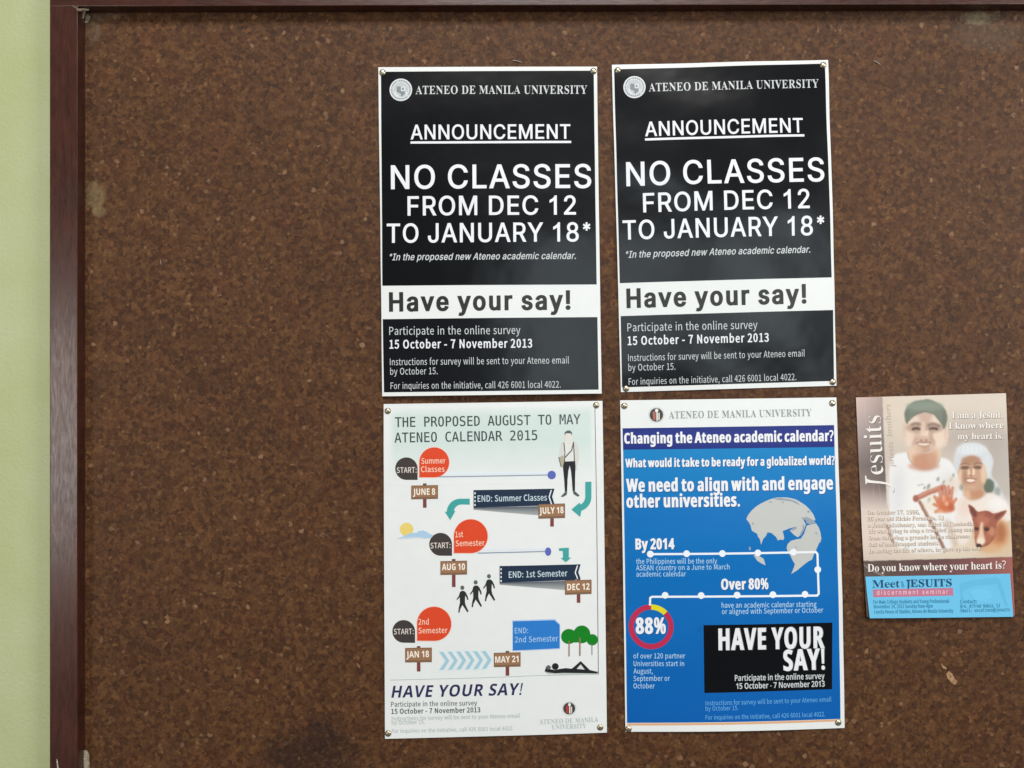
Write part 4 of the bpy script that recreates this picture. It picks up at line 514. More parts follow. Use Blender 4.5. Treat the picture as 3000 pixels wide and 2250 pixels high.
class Print:
    """One printed part: flat pieces in sheet coordinates, laid onto the sheet's curve as ONE mesh."""
    def __init__(self, sheet):
        self.s = sheet
        self.V, self.F, self.M, self.L = [], [], [], []
        self.mats = []
        self.cols = None
    def mi(self, m):
        if m not in self.mats: self.mats.append(m)
        return self.mats.index(m)
    def tris(self, V, F, mat, lift):
        b = len(self.V)
        self.V += [(x, y, lift) for x, y in V]
        k = self.mi(mat)
        for f in F:
            self.F.append(tuple(b + i for i in f)); self.M.append(k)
        return self
    def poly(self, pts, mat, lift=1, holes=()):
        V, F = fill([list(pts)] + [list(h) for h in holes], 1e-4, 'odd')
        return self.tris(V, F, mat, lift)
    def ell(self, cx, cy, rx, ry, mat, lift=1, n=40, hole=None, a0=0):
        o = [(cx + rx * math.cos(a0 + 2 * math.pi * i / n), cy + ry * math.sin(a0 + 2 * math.pi * i / n)) for i in range(n)]
        h = [] if not hole else [[(cx + hole * math.cos(2 * math.pi * i / n), cy + hole * math.sin(2 * math.pi * i / n)) for i in range(n)]]
        return self.poly(o, mat, lift, h)
    def line(self, pts, w, mat, lift=1):
        for (x0, y0), (x1, y1) in zip(pts[:-1], pts[1:]):
            d = Vector((x1 - x0, y1 - y0)); d.normalize()
            nx, ny = -d.y * w / 2, d.x * w / 2
            ex, ey = d.x * w * 0.2, d.y * w * 0.2
            self.poly([(x0 + nx - ex, y0 + ny - ey), (x1 + nx + ex, y1 + ny + ey), (x1 - nx + ex, y1 - ny + ey), (x0 - nx - ex, y0 - ny - ey)], mat, lift)
            lift += 0.12
        return self
    def quad(self, tl, tr, br, bl, mat, lift=1):
        return self.poly([tl, tr, br, bl], mat, lift)
    def text(self, font, s, p0, p1, cap, mat, lift=3, shear=0.0, off=(0, 0), track=0):
        x = 0.0; pl = []
        gs = []
        for c in s:
            if c == ' ':
                x += {'M': 826, 'B': 360, 'K': 370, 'R': 360}.get(font, 380) + track
                continue
            g = glyph(font, c, *off)
            gs.append((x, g))
            x += g[0] + track
        left = gs[0][0] + gs[0][1][3]
        right = gs[-1][0] + gs[-1][1][4]
        dx, dy = p1[0] - p0[0], p1[1] - p0[1]
        ln = math.hypot(dx, dy)
        ux, uy = dx / ln, dy / ln
        vx, vy = uy, -ux                  # up the letters
        sx = ln / (right - left); sy = cap / 1000.0
        for gx, g in gs:
            V = []
            for (a, b) in g[1]:
                A = (gx + a - left) * sx + b * sy * shear
                B = b * sy
                V.append((p0[0] + A * ux + B * vx, p0[1] + A * uy + B * vy))
            self.tris(V, g[2], mat, lift)
        return self
    def gridfill(self, tl, tr, br, bl, nu, nv, colfn, mat, lift=1):
        a, b, c, d = [Vector(p) for p in (tl, tr, br, bl)]
        base = len(self.V)
        if self.cols is None: self.cols = {}
        k = self.mi(mat)
        for j in range(nv + 1):
            v = j / nv
            for i in range(nu + 1):
                u = i / nu
                p = a * (1 - u) * (1 - v) + b * u * (1 - v) + c * u * v + d * (1 - u) * v
                self.cols[len(self.V)] = colfn(p.x, p.y, u, v)
                self.V.append((p.x, p.y, lift))
        for j in range(nv):
            for i in range(nu):
                q = base + j * (nu + 1) + i
                self.F.append((q, q + nu + 1, q + nu + 2, q + 1)); self.M.append(k)
        return self
    def build(self, name, parent, cut=True, thick=0.0):
        bm = bmesh.new()
        lay = bm.verts.layers.float.new("lift")
        cl = bm.verts.layers.float_vector.new("pc")
        vs = []
        for i, (x, y, l) in enumerate(self.V):
            v = bm.verts.new((x, y, 0)); v[lay] = l
            if self.cols is not None: v[cl] = self.cols.get(i, (1, 1, 1))
            vs.append(v)
        for f, k in zip(self.F, self.M):
            try:
                q = bm.faces.new([vs[i] for i in f]); q.material_index = k
            except ValueError:
                pass
        if cut and self.V:
            for ax in (0, 1):
                lo = min(p[ax] for p in self.V); hi = max(p[ax] for p in self.V)
                t = math.floor(lo / CELL) * CELL + CELL
                while t < hi - 0.5:
                    co = (t, 0, 0) if ax == 0 else (0, t, 0)
                    no = (1, 0, 0) if ax == 0 else (0, 1, 0)
                    bmesh.ops.bisect_plane(bm, geom=bm.verts[:] + bm.edges[:] + bm.faces[:], dist=1e-4, plane_co=co, plane_no=no)
                    t += CELL
        for v in bm.verts:
            v.co = self.s.world(v.co.x, v.co.y, v[lay])
        bm.normal_update()
        for f in bm.faces:
            if f.normal.y > 0: f.normal_flip()
            f.smooth = True
        for e in bm.edges:
            if e.is_boundary: e.smooth = False
        cols = [tuple(v[cl]) for v in bm.verts] if self.cols is not None else None
        me = bpy.data.meshes.new(name)
        bm.to_mesh(me); bm.free()
        for m in self.mats: me.materials.append(m)
        if cols is not None:
            at = me.color_attributes.new("print_color", 'FLOAT_COLOR', 'POINT')
            flat = np.ones((len(cols), 4), dtype=np.float32)
            flat[:, :3] = np.array(cols, dtype=np.float32)
            at.data.foreach_set("color", flat.ravel())
        o = link(name, me, parent)
        if thick:
            md = o.modifiers.new("thickness", 'SOLIDIFY')
            md.thickness = thick; md.offset = -1
        return o

def conv(x0, y0, k):
    return lambda x, y: (x0 + x / k, y0 + y / k)
K1 = 3.07222; K2 = 3.16; K3 = 4.25385
A1 = conv(1080, 160, K1); A2 = conv(1080, 640, K1)
B1 = conv(1760, 160, K1); B2 = conv(1760, 640, K1)
C1 = conv(1100, 1160, K2); C2 = conv(1100, 1640, K2)
D1 = conv(1790, 1150, K2); D2 = conv(1790, 1640, K2)
E1 = conv(2480, 1130, K3); E2 = conv(2480, 1450, K3)

def lc(r, g, b): return (lin(r), lin(g), lin(b))
def mixc(a, b, t):
    t = min(max(t, 0), 1)
    return tuple(a[i] * (1 - t) + b[i] * t for i in range(3))

# ------------------------------------------------------------------ wall
def wall_mat():
    m, t, p = nt("pale_green_wall_paint")
    tc = t.nodes.new("ShaderNodeTexCoord")
    n = t.nodes.new("ShaderNodeTexNoise"); n.inputs["Scale"].default_value = 9; n.inputs["Detail"].default_value = 4
    t.links.new(tc.outputs["Object"], n.inputs["Vector"])
    r = t.nodes.new("ShaderNodeValToRGB")
    r.color_ramp.elements[0].position = 0.3; r.color_ramp.elements[0].color = rgb(174, 180, 130)
    r.color_ramp.elements[1].position = 0.7; r.color_ramp.elements[1].color = rgb(182, 188, 146)
    t.links.new(n.outputs["Fac"], r.inputs["Fac"])
    t.links.new(r.outputs["Color"], p.inputs["Base Color"])
    p.inputs["Roughness"].default_value = 0.6
    n2 = t.nodes.new("ShaderNodeTexNoise"); n2.inputs["Scale"].default_value = 240; n2.inputs["Detail"].default_value = 4
    t.links.new(tc.outputs["Object"], n2.inputs["Vector"])
    b = t.nodes.new("ShaderNodeBump"); b.inputs["Strength"].default_value = 0.3; b.inputs["Distance"].default_value = 0.002
    t.links.new(n2.outputs["Fac"], b.inputs["Height"]); t.links.new(b.outputs["Normal"], p.inputs["Normal"])
    return m

def box_bm(bm, x0, x1, y0, y1, z0, z1, bev=0.0, seg=2):
    r = bmesh.ops.create_cube(bm, size=1.0)
    for v in r['verts']:
        v.co = Vector(((x0 + x1) / 2 + v.co.x * (x1 - x0), (y0 + y1) / 2 + v.co.y * (y1 - y0), (z0 + z1) / 2 + v.co.z * (z1 - z0)))
    if bev:
        es = list({e for v in r['verts'] for e in v.link_edges})
        bmesh.ops.bevel(bm, geom=es, offset=bev, segments=seg, affect='EDGES', profile=0.6)

def box(name, x0, x1, y0, y1, z0, z1, mat, parent=None, bev=0.0):
    bm = bmesh.new()
    box_bm(bm, x0, x1, y0, y1, z0, z1, bev)
    me = bpy.data.meshes.new(name); bm.to_mesh(me); bm.free()
    me.materials.append(mat)
    return link(name, me, parent)

tag(box("wall", -1.6, 2.0, 0.0062, 0.12, 0.3, 2.9, wall_mat()), kind="structure")

# ------------------------------------------------------------------ the cork board
def cork_mat():
    m, t, p = nt("cork")
    N, Lk = t.nodes.new, t.links.new
    tc = N("ShaderNodeTexCoord")
    ge = N("ShaderNodeNewGeometry")
    def noise(scale, det=2.0, src=None, rough=0.5):
        n = N("ShaderNodeTexNoise"); n.inputs["Scale"].default_value = scale; n.inputs["Detail"].default_value = det
        n.inputs["Roughness"].default_value = rough
        Lk(src or ge.outputs["Position"], n.inputs["Vector"]); return n
    def math_(op, a, b=None, c=None):
        n = N("ShaderNodeMath"); n.operation = op
        for i, v in enumerate((a, b, c)):
            if v is None: continue
            if isinstance(v, (int, float)): n.inputs[i].default_value = v
            else: Lk(v, n.inputs[i])
        return n.outputs[0]
    # warped position
    wn = noise(150, 3)
    sub = N("ShaderNodeVectorMath"); sub.operation = 'SUBTRACT'; Lk(wn.outputs["Color"], sub.inputs[0]); sub.inputs[1].default_value = (0.5, 0.5, 0.5)
    sc = N("ShaderNodeVectorMath"); sc.operation = 'SCALE'; Lk(sub.outputs[0], sc.inputs[0]); sc.inputs["Scale"].default_value = 0.008
    ad = N("ShaderNodeVectorMath"); ad.operation = 'ADD'; Lk(ge.outputs["Position"], ad.inputs[0]); Lk(sc.outputs[0], ad.inputs[1])
    def vor(scale, shift, smooth=0):
        o = N("ShaderNodeVectorMath"); o.operation = 'ADD'; Lk(ad.outputs[0], o.inputs[0]); o.inputs[1].default_value = shift
        v = N("ShaderNodeTexVoronoi"); v.inputs["Scale"].default_value = scale
        if smooth: v.feature = 'SMOOTH_F1'; v.inputs["Smoothness"].default_value = smooth
        Lk(o.outputs[0], v.inputs["Vector"])
        s = N("ShaderNodeSeparateColor"); Lk(v.outputs["Color"], s.inputs[0])
        return v, s
    v1, s1 = vor(150, (0, 0, 0), 0.15)
    v2, s2 = vor(290, (3.1, 1.7, 2.3), 0.1)
    v3, s3 = vor(96, (7.7, 5.2, 1.1))
    v4, s4 = vor(185, (2.7, 9.2, 4.1))
    big = noise(5.0, 3)
    mid = noise(210, 4, None, 0.65)
    val = math_('ADD', math_('MULTIPLY', s1.outputs[0], 0.36), math_('MULTIPLY', s2.outputs[0], 0.24))
    val = math_('ADD', val, math_('MULTIPLY', mid.outputs["Fac"], 0.42))
    val = math_('ADD', val, math_('MULTIPLY', math_('SUBTRACT', big.outputs["Fac"], 0.5), 0.22))
    val = math_('ADD', val, 0.02)
    rp = N("ShaderNodeValToRGB")
    e = rp.color_ramp.elements
    e[0].position = 0.14; e[0].color = rgb(50, 28, 14)
    e[1].position = 0.95; e[1].color = rgb(122, 86, 52)
    a = e.new(0.36); a.color = rgb(67, 40, 21)
    a = e.new(0.58); a.color = rgb(84, 54, 30)
    a = e.new(0.76); a.color = rgb(99, 66, 38)
    Lk(val, rp.inputs["Fac"])
    # hue drift: some granules redder, some yellower
    def mix(fac, c1, c2, blend='MIX'):
        n = N("ShaderNodeMix"); n.data_type = 'RGBA'; n.blend_type = blend
        if isinstance(fac, (int, float)): n.inputs[0].default_value = fac
        else: Lk(fac, n.inputs[0])
        for i, c in ((6, c1), (7, c2)):
            if isinstance(c, tuple): n.inputs[i].default_value = c
            else: Lk(c, n.inputs[i])
        return n.outputs[2]
    def ramp01(x, lo, hi):
        n = N("ShaderNodeMapRange"); n.interpolation_type = 'SMOOTHSTEP'
        n.inputs["From Min"].default_value = lo; n.inputs["From Max"].default_value = hi
        Lk(x, n.inputs["Value"]); return n.outputs[0]
    hue = noise(21, 3)
    col = mix(math_('MULTIPLY', ramp01(hue.outputs["Fac"], 0.5, 0.68), 0.32), rp.outputs["Color"], (1.12, 0.84, 0.80, 1), 'MULTIPLY')
    col = mix(math_('MULTIPLY', ramp01(s1.outputs[1], 0.72, 0.9), 0.5), col, (1.05, 1.02, 0.82, 1), 'MULTIPLY')
    # dark granules and pale granules
    dk = math_('MULTIPLY', ramp01(s4.outputs[0], 0.90, 0.93), ramp01(v4.outputs["Distance"], 0.62, 0.42))
    col = mix(math_('MULTIPLY', dk, 0.5), col, rgb(44, 25, 14))
    pl = math_('MULTIPLY', ramp01(s3.outputs[1], 0.955, 0.99), ramp01(v3.outputs["Distance"], 0.42, 0.30))
    col = mix(math_('MULTIPLY', pl, math_('ADD', 0.22, math_('MULTIPLY', s3.outputs[2], 0.5))), col, rgb(150, 116, 86))
    v5, s5 = vor(165, (1.3, 4.4, 8.2))
    p5 = math_('MULTIPLY', ramp01(s5.outputs[0], 0.90, 0.95), ramp01(v5.outputs["Distance"], 0.5, 0.34))
    col = mix(math_('MULTIPLY', p5, math_('MULTIPLY', s5.outputs[2], 0.55)), col, rgb(138, 104, 72))
    v6, s6 = vor(240, (6.3, 2.4, 5.2))
    p6 = math_('MULTIPLY', ramp01(s6.outputs[0], 0.93, 0.95), ramp01(v6.outputs["Distance"], 0.4, 0.25))
    col = mix(math_('MULTIPLY', p6, 0.65), col, rgb(34, 19, 11))
    # worn, whitish places and one dark patch near the bottom, each with its own ragged shape
    sp = N("ShaderNodeSeparateXYZ"); Lk(ge.outputs["Position"], sp.inputs[0])
    rag = noise(70, 5, None, 0.6)
    def spot(px, py, rx, ry, amt=0.75, soft=0.35):
        dx = math_('DIVIDE', math_('SUBTRACT', sp.outputs[0], wx(px)), rx / S)
        dz = math_('DIVIDE', math_('SUBTRACT', sp.outputs[2], wz(py)), ry / S)
        r = math_('SQRT', math_('ADD', math_('MULTIPLY', dx, dx), math_('MULTIPLY', dz, dz)))
        r = math_('ADD', r, math_('MULTIPLY', math_('SUBTRACT', rag.outputs["Fac"], 0.5), amt * 2.4))
        grit = math_('ADD', 0.55, math_('MULTIPLY', s2.outputs[1], 0.55))
        return math_('MULTIPLY', ramp01(r, 1.0 + soft * 0.5, 0.9 - soft), grit)
    for (px, py, rx, ry, st, c) in ((282, 575, 30, 44, 0.74, (126, 106, 74)), (288, 618, 22, 20, 0.62, (126, 106, 74)),
                                    (2868, 52, 52, 22, 0.55, (136, 126, 98)), (2890, 100, 120, 54, 0.16, (120, 112, 96)),
                                    (272, 75, 28, 60, 0.26, (120, 108, 90)), (300, 42, 70, 20, 0.2, (118, 104, 88)), (640, 45, 30, 16, 0.1, (116, 98, 84))):
        col = mix(math_('MULTIPLY', spot(px, py, rx, ry), st), col, rgb(*c))
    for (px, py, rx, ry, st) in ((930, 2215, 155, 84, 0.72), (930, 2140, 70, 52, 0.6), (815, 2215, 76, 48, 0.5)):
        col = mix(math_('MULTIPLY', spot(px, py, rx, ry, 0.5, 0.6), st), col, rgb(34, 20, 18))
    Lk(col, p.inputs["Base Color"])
    p.inputs["Roughness"].default_value = 0.62
    p.inputs["Specular IOR Level"].default_value = 0.27
    hgt = math_('ADD', math_('MULTIPLY', val, 0.7), math_('MULTIPLY', mid.outputs["Fac"], 0.5))
    b = N("ShaderNodeBump"); b.inputs["Strength"].default_value = 0.35; b.inputs["Distance"].default_value = 0.0012
    Lk(hgt, b.inputs["Height"]); Lk(b.outputs["Normal"], p.inputs["Normal"])
    return m

def wood_mat(name, horizontal):
    m, t, p = nt(name)
    N, Lk = t.nodes.new, t.links.new
    ge = N("ShaderNodeNewGeometry")
    mp = N("ShaderNodeMapping")
    mp.inputs["Scale"].default_value = (14, 60, 90) if horizontal else (90, 60, 14)
    Lk(ge.outputs["Position"], mp.inputs["Vector"])
    n = N("ShaderNodeTexNoise"); n.inputs["Scale"].default_value = 1.6; n.inputs["Detail"].default_value = 5; n.inputs["Distortion"].default_value = 0.6
    Lk(mp.outputs[0], n.inputs["Vector"])
    n3 = N("ShaderNodeTexNoise"); n3.inputs["Scale"].default_value = 7; n3.inputs["Detail"].default_value = 3
    Lk(ge.outputs["Position"], n3.inputs["Vector"])
    av = N("ShaderNodeMath"); av.operation = 'MULTIPLY_ADD'; Lk(n.outputs["Fac"], av.inputs[0]); av.inputs[1].default_value = 0.6
    hf = N("ShaderNodeMath"); hf.operation = 'MULTIPLY'; Lk(n3.outputs["Fac"], hf.inputs[0]); hf.inputs[1].default_value = 0.4
    Lk(hf.outputs[0], av.inputs[2])
    r = N("ShaderNodeValToRGB")
    r.color_ramp.elements[0].position = 0.34; r.color_ramp.elements[0].color = rgb(54, 27, 19)
    r.color_ramp.elements[1].position = 0.68; r.color_ramp.elements[1].color = rgb(78, 42, 31)
    Lk(av.outputs[0], r.inputs["Fac"])
    Lk(r.outputs["Color"], p.inputs["Base Color"])
    nr = N("ShaderNodeMapRange"); nr.inputs["From Min"].default_value = 0.3; nr.inputs["From Max"].default_value = 0.7
    nr.inputs["To Min"].default_value = 0.24; nr.inputs["To Max"].default_value = 0.36
    n5 = N("ShaderNodeTexNoise"); n5.inputs["Scale"].default_value = 4.5; n5.inputs["Detail"].default_value = 7
    Lk(mp.outputs[0], n5.inputs["Vector"]); Lk(n5.outputs["Fac"], nr.inputs["Value"]); Lk(nr.outputs[0], p.inputs["Roughness"])
    p.inputs["Specular IOR Level"].default_value = 0.55
    b = N("ShaderNodeBump"); b.inputs["Strength"].default_value = 0.12; b.inputs["Distance"].default_value = 0.001
    Lk(n.outputs["Fac"], b.inputs["Height"]); Lk(b.outputs["Normal"], p.inputs["Normal"])
    return m

WOODV = wood_mat("varnished_wood_upright", False)
WOODH = wood_mat("varnished_wood_across", True)

FD = 0.0195                                    # how far the frame stands in front of the cork
def fx(px): return wx(px) * (DIST - FD) / DIST # true place of a line seen at px on the frame's front face
def fz(py): return ZC + (wz(py) - ZC) * (DIST - FD) / DIST

XL0, XL1 = fx(145.5), fx(227.5)
XR0, XR1 = wx(3560), wx(3560) + (XL1 - XL0)
ZT0 = fz(15.5); ZT1 = ZT0 + 0.040
ZB1 = wz(2760); ZB0 = ZB1 - 0.040

board = empty("cork_board", ((XL0 + XR1) / 2, 0, (ZT1 + ZB0) / 2))
tag(board, "large brown cork notice board in a dark reddish wooden frame on the pale green wall", "notice board")

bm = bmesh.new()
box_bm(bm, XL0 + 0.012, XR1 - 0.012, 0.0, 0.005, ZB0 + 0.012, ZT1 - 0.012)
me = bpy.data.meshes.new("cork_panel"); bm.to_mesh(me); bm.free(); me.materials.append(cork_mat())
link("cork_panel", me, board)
box("frame_stile", XL0, XL1, -FD, 0.0060, ZB0, ZT0 - 0.0004, WOODV, board, 0.0011)
box("frame_stile", XR0, XR1, -FD, 0.0060, ZB0, ZT0 - 0.0004, WOODV, board, 0.0011)
# the top rail runs out of level by a few millimetres, as in the photograph
bm = bmesh.new()
box_bm(bm, XL0, XR1, -FD, 0.0060, ZT0, ZT1, 0.0011)
slope = (7.0 / S) / (3000.0 / S)
for v in bm.verts: v.co.z += (v.co.x - wx(1500)) * slope * 0.98
me = bpy.data.meshes.new("frame_rail"); bm.to_mesh(me); bm.free(); me.materials.append(WOODH)
link("frame_rail", me, board)
box("frame_rail", XL1 + 0.0003, XR0 - 0.0003, -FD, 0.0060, ZB0, ZB1, WOODH, board, 0.0011)

# dabs of old wall paint on the frame's inner corner and foot
def dab(name, pts, depth, mat, parent, face='front', thick=0.0006):
    """An irregular dab; pts in board units, lying at the given depth in front of the cork."""
    bm = bmesh.new()
    k = (DIST - depth) / DIST
    vs = [bm.verts.new((wx(x) * k, -depth - thick, ZC + (wz(y) - ZC) * k)) for x, y in pts]
    f = bm.faces.new(vs)
    f.normal_update()
    if f.normal.y > 0: f.normal_flip()
    r = bmesh.ops.extrude_face_region(bm, geom=[f])
    for g in r['geom']:
        if isinstance(g, bmesh.types.BMVert): g.co.y += thick * 1.6
    bmesh.ops.recalc_face_normals(bm, faces=bm.faces)
    me = bpy.data.meshes.new(name); bm.to_mesh(me); bm.free(); me.materials.append(mat)
    return link(name, me, parent)

def paint_mat(name, c):
    m, t, p = nt(name)
    tc = t.nodes.new("ShaderNodeTexCoord")
    n = t.nodes.new("ShaderNodeTexNoise"); n.inputs["Scale"].default_value = 300; n.inputs["Detail"].default_value = 4
    t.links.new(tc.outputs["Object"], n.inputs["Vector"])
    r = t.nodes.new("ShaderNodeValToRGB")
    r.color_ramp.elements[0].position = 0.35; r.color_ramp.elements[0].color = rgb(int(c[0] * 0.72), int(c[1] * 0.7), int(c[2] * 0.66))
    r.color_ramp.elements[1].position = 0.6; r.color_ramp.elements[1].color = rgb(*c)
    t.links.new(n.outputs["Fac"], r.inputs["Fac"]); t.links.new(r.outputs["Color"], p.inputs["Base Color"])
    p.inputs["Roughness"].default_value = 0.7
    return m
PAINT = paint_mat("old_paint", (176, 164, 140))
PAINTD = paint_mat("old_paint_thin", (120, 104, 86))
CHIP = paint_mat("bare_cork_chip", (176, 138, 100))
G1 = conv(0, 0, 3.6867); G2 = conv(0, 1800, 3.6867)
dab("paint_dab", [G1(*p) for p in ((862, 112), (905, 98), (935, 110), (915, 150), (905, 195), (888, 205), (868, 175))], 0.006, PAINT, board)
dab("paint_dab", [G1(*p) for p in ((930, 170), (955, 158), (975, 185), (962, 215), (938, 250), (915, 248), (925, 215))], 0.0004, PAINT, board)
dab("paint_dab", [G1(*p) for p in ((772, 62), (800, 66), (850, 92), (905, 92), (965, 100), (955, 116), (905, 112), (862, 122), (835, 116), (818, 88))], FD, PAINTD, board, thick=0.0003)
dab("paint_dab", [G2(*p) for p in ((880, 1500), (905, 1468), (940, 1470), (962, 1510), (966, 1600), (970, 1700), (884, 1700), (876, 1600))], 0.003, PAINT, board, thick=0.0008)
dab("paint_dab", [G2(*p) for p in ((612, 1562), (618, 1560), (628, 1620), (634, 1670), (634, 1700), (622, 1700), (616, 1640))], FD, paint_mat("white_scratch", (214, 214, 205)), board, thick=0.0002)
G7 = conv(2400, 1800, 3.6867)
dab("pale_chip", [G7(*p) for p in ((1370, 640), (1400, 608), (1435, 640), (1460, 690), (1494, 722), (1465, 758), (1430, 740), (1385, 690))], 0.0, CHIP, board, thick=0.0004)
dab("pale_chip", [G7(*p) for p in ((1312, 530), (1330, 538), (1378, 580), (1366, 594), (1330, 576))], 0.0, CHIP, board, thick=0.0003)

# ------------------------------------------------------------------ inks
WHITE = ink("coated_white_paper", (232, 235, 233), 0.32)
BLACK = ink("black_poster_ink", (9, 10, 14), 0.2, 0.5, 0.06)
BLACK2 = ink("dark_poster_ink", (15, 17, 21), 0.2, 0.5, 0.06)
WTXT = ink("white_letter", (236, 238, 242))
GTXT = ink("soft_white_letter", (206, 211, 212))
DTXT = ink("charcoal_letter", (42, 42, 40))
SEAL = ink("seal_grey", (188, 193, 196))
SEALD = ink("seal_dark_grey", (128, 136, 142))
SEALL = ink("seal_light", (226, 230, 231))

def ripple(u, v, seed, amp=0.00022):
    r = random.Random(seed)
    s = 0
    for k in range(5):
        a, b, c = r.uniform(-2.2, 2.2), r.uniform(1.2, 5.5), r.uniform(0, 6.28)
        s += math.sin(2 * math.pi * (a * u + b * v) * 0.9 + c) * r.uniform(0.4, 1)
    return amp * s

def seal(P, cx, cy, r):
    P.ell(cx, cy, r, r, SEAL, 3, 48)
    P.ell(cx, cy, r * 0.98, r * 0.98, SEALL, 3.6, 48, hole=r * 0.90)
    P.ell(cx, cy, r * 0.72, r * 0.72, SEALL, 3.6, 48, hole=r * 0.67)
    n = 26
    for i in range(n):                                  # worn lettering round the rim
        a = 2 * math.pi * i / n
        if abs(math.sin(a * 3.5 + 0.6)) < 0.2: continue
        ca, sa = math.cos(a), math.sin(a)
        x, y = cx + ca * r * 0.81, cy + sa * r * 0.81
        tx, ty = -sa * r * 0.045, ca * r * 0.045
        rx, ry = ca * r * 0.055, sa * r * 0.055
        P.poly([(x + tx + rx, y + ty + ry), (x - tx + rx, y - ty + ry), (x - tx - rx, y - ty - ry), (x + tx - rx, y + ty - ry)], SEALD, 3.6)
    q = lambda pts: [(cx + a * r, cy + b * r) for a, b in pts]
    P.poly(q([(-.36, -.3), (0, -.3), (0, .35), (-.18, .25), (-.36, .2)]), SEALD, 3.6)
    P.poly(q([(.03, -.28), (.36, -.28), (.36, .1), (.03, .1)]), SEALL, 3.6)
    P.poly(q([(.10, -.2), (.28, -.2), (.28, .02), (.10, .02)]), SEALD, 4.1)
    P.poly(q([(0, .13), (.33, .13), (.4, .3), (.25, .45), (.05, .62), (0, .45)]), SEALD, 3.6)
    P.poly(q([(-.52, .1), (-.40, .22), (-.42, .5), (-.3, .42), (-.12, .6), (-.35, .58), (-.52, .4)]), SEALL, 3.6)
    P.poly(q([(.5, .1), (.42, .25), (.45, .45), (.55, .3)]), SEALL, 3.6)

def announcement(name, label, sh, panels, a, items):
    root = sh.empty(name)
    tag(root, label, "poster", "black announcement posters")
    c = sh.c
    P = Print(sh); P.quad(*[tuple(p) for p in c], WHITE, 0); P.build("paper_sheet", root, True, 0.00028)
    P = Print(sh); P.quad(*panels[0], BLACK, 1); P.build("black_panel", root)
    P = Print(sh); P.quad(*panels[1], BLACK2, 1); P.build("survey_panel", root)
    P = Print(sh); seal(P, *a); P.build("university_seal", root, False)
    T = items
    def one(pname, rows, cut=False):
        P = Print(sh)
        for (font, s, p0, p1, cap, mat, kw) in rows: P.text(font, s, p0, p1, cap, mat, 3, **kw)
        return P
    one("", [T['uni']]).build("university_name", root, True)
    P = one("", [T['ann']]); P.line(T['under'], 6.6, WTXT, 3); P.build("heading_lettering", root, True)
    one("", T['big']).build("notice_lettering", root, True)
    one("", [T['it']]).build("footnote_lettering", root, True)
    one("", [T['say']]).build("slogan_lettering", root, True)
    one("", T['small']).build("survey_lettering", root, True)
    return root

THIN = dict(off=(0, 0), track=28)
def ann_items(c1, c2, q):
    return {
        'uni': ('K', "ATENEO DE MANILA UNIVERSITY", c1(*q[0][0]), c1(*q[0][1]), 24.0, GTXT, dict(off=(-17, 5), track=70)),
        'ann': ('S', "ANNOUNCEMENT", c1(*q[1][0]), c1(*q[1][1]), 41.8, WTXT, dict(off=(22, 14))),
        'under': [c1(*q[2][0]), c1(*q[2][1])],
        'big': [('S', "NO CLASSES", c1(*q[3][0]), c1(*q[3][1]), 68.0, WTXT, dict(off=(23, 15), track=25)),
                ('S', "FROM DEC 12", c1(*q[4][0]), c1(*q[4][1]), 55.0, WTXT, dict(off=(23, 15), track=25)),
                ('S', "TO JANUARY 18*", c2(*q[5][0]), c2(*q[5][1]), 55.0, WTXT, dict(off=(23, 15), track=20))],
        'it': ('S', "*In the proposed new Ateneo academic calendar.", c2(*q[6][0]), c2(*q[6][1]), 19.5, GTXT, dict(shear=0.22, off=(22, 14))),
        'say': ('S', "Have your say!", c2(*q[7][0]), c2(*q[7][1]), 53.0, DTXT, dict(off=(64, 38), track=44)),
        'small': [('H', "Participate in the online survey", c2(*q[8][0]), c2(*q[8][1]), 23.5, GTXT, dict(off=(0, 0), track=24)),
                  ('H', "15 October - 7 November 2013", c2(*q[9][0]), c2(*q[9][1]), 24.5, WTXT, dict(off=(42, 26), track=40)),
                  ('H', "Instructions for survey will be sent to your Ateneo email", c2(*q[10][0]), c2(*q[10][1]), 19.5, GTXT, THIN),
                  ('H', "by October 15.", c2(*q[11][0]), c2(*q[11][1]), 19.5, GTXT, THIN),
                  ('H', "For inquiries on the initiative, call 426 6001 local 4022.", c2(*q[12][0]), c2(*q[12][1]), 19.0, GTXT, THIN)],
    }

# ---- poster one
def h1(u, v):
    return 0.0014 + 0.0030 * math.sin(math.pi * u) * (0.25 + 0.75 * v) + 0.0052 * v ** 3 * (0.7 + 0.5 * u) + ripple(u, v, 3, 0.00034)
sh1 = Sheet((1108.6, 198), (1748.6, 196.6), (1761.2, 1152.6), (1121.5, 1160.8), h1)
it1 = ann_items(A1, A2, [((425, 362), (1965, 357)), ((380, 767), (1815, 760)), ((383, 796), (1818, 790)), ((203, 1212), (2003, 1200)), ((352, 1450), (1865, 1442)),
      ((165, 220), (1995, 210)), ((183, 380), (1862, 368)), ((187, 835), (1815, 818)), ((190, 1050), (1365, 1043)), ((192, 1172), (1472, 1163)),
      ((197, 1322), (1800, 1306)), ((200, 1407), (625, 1402)), ((203, 1535), (1725, 1522))])
announcement("announcement_poster", "black no-classes poster with its bottom corners unpinned, upright above the white calendar poster", sh1,
    (((1116.5, 211.4), (1739, 208.5), (1747.3, 834.3), (1121, 837.9)), ((1122.3, 935.6), (1749.3, 929.7), (1752.2, 1141.3), (1126.6, 1149.4))),
    (1175, 264.8, 33.2), it1)

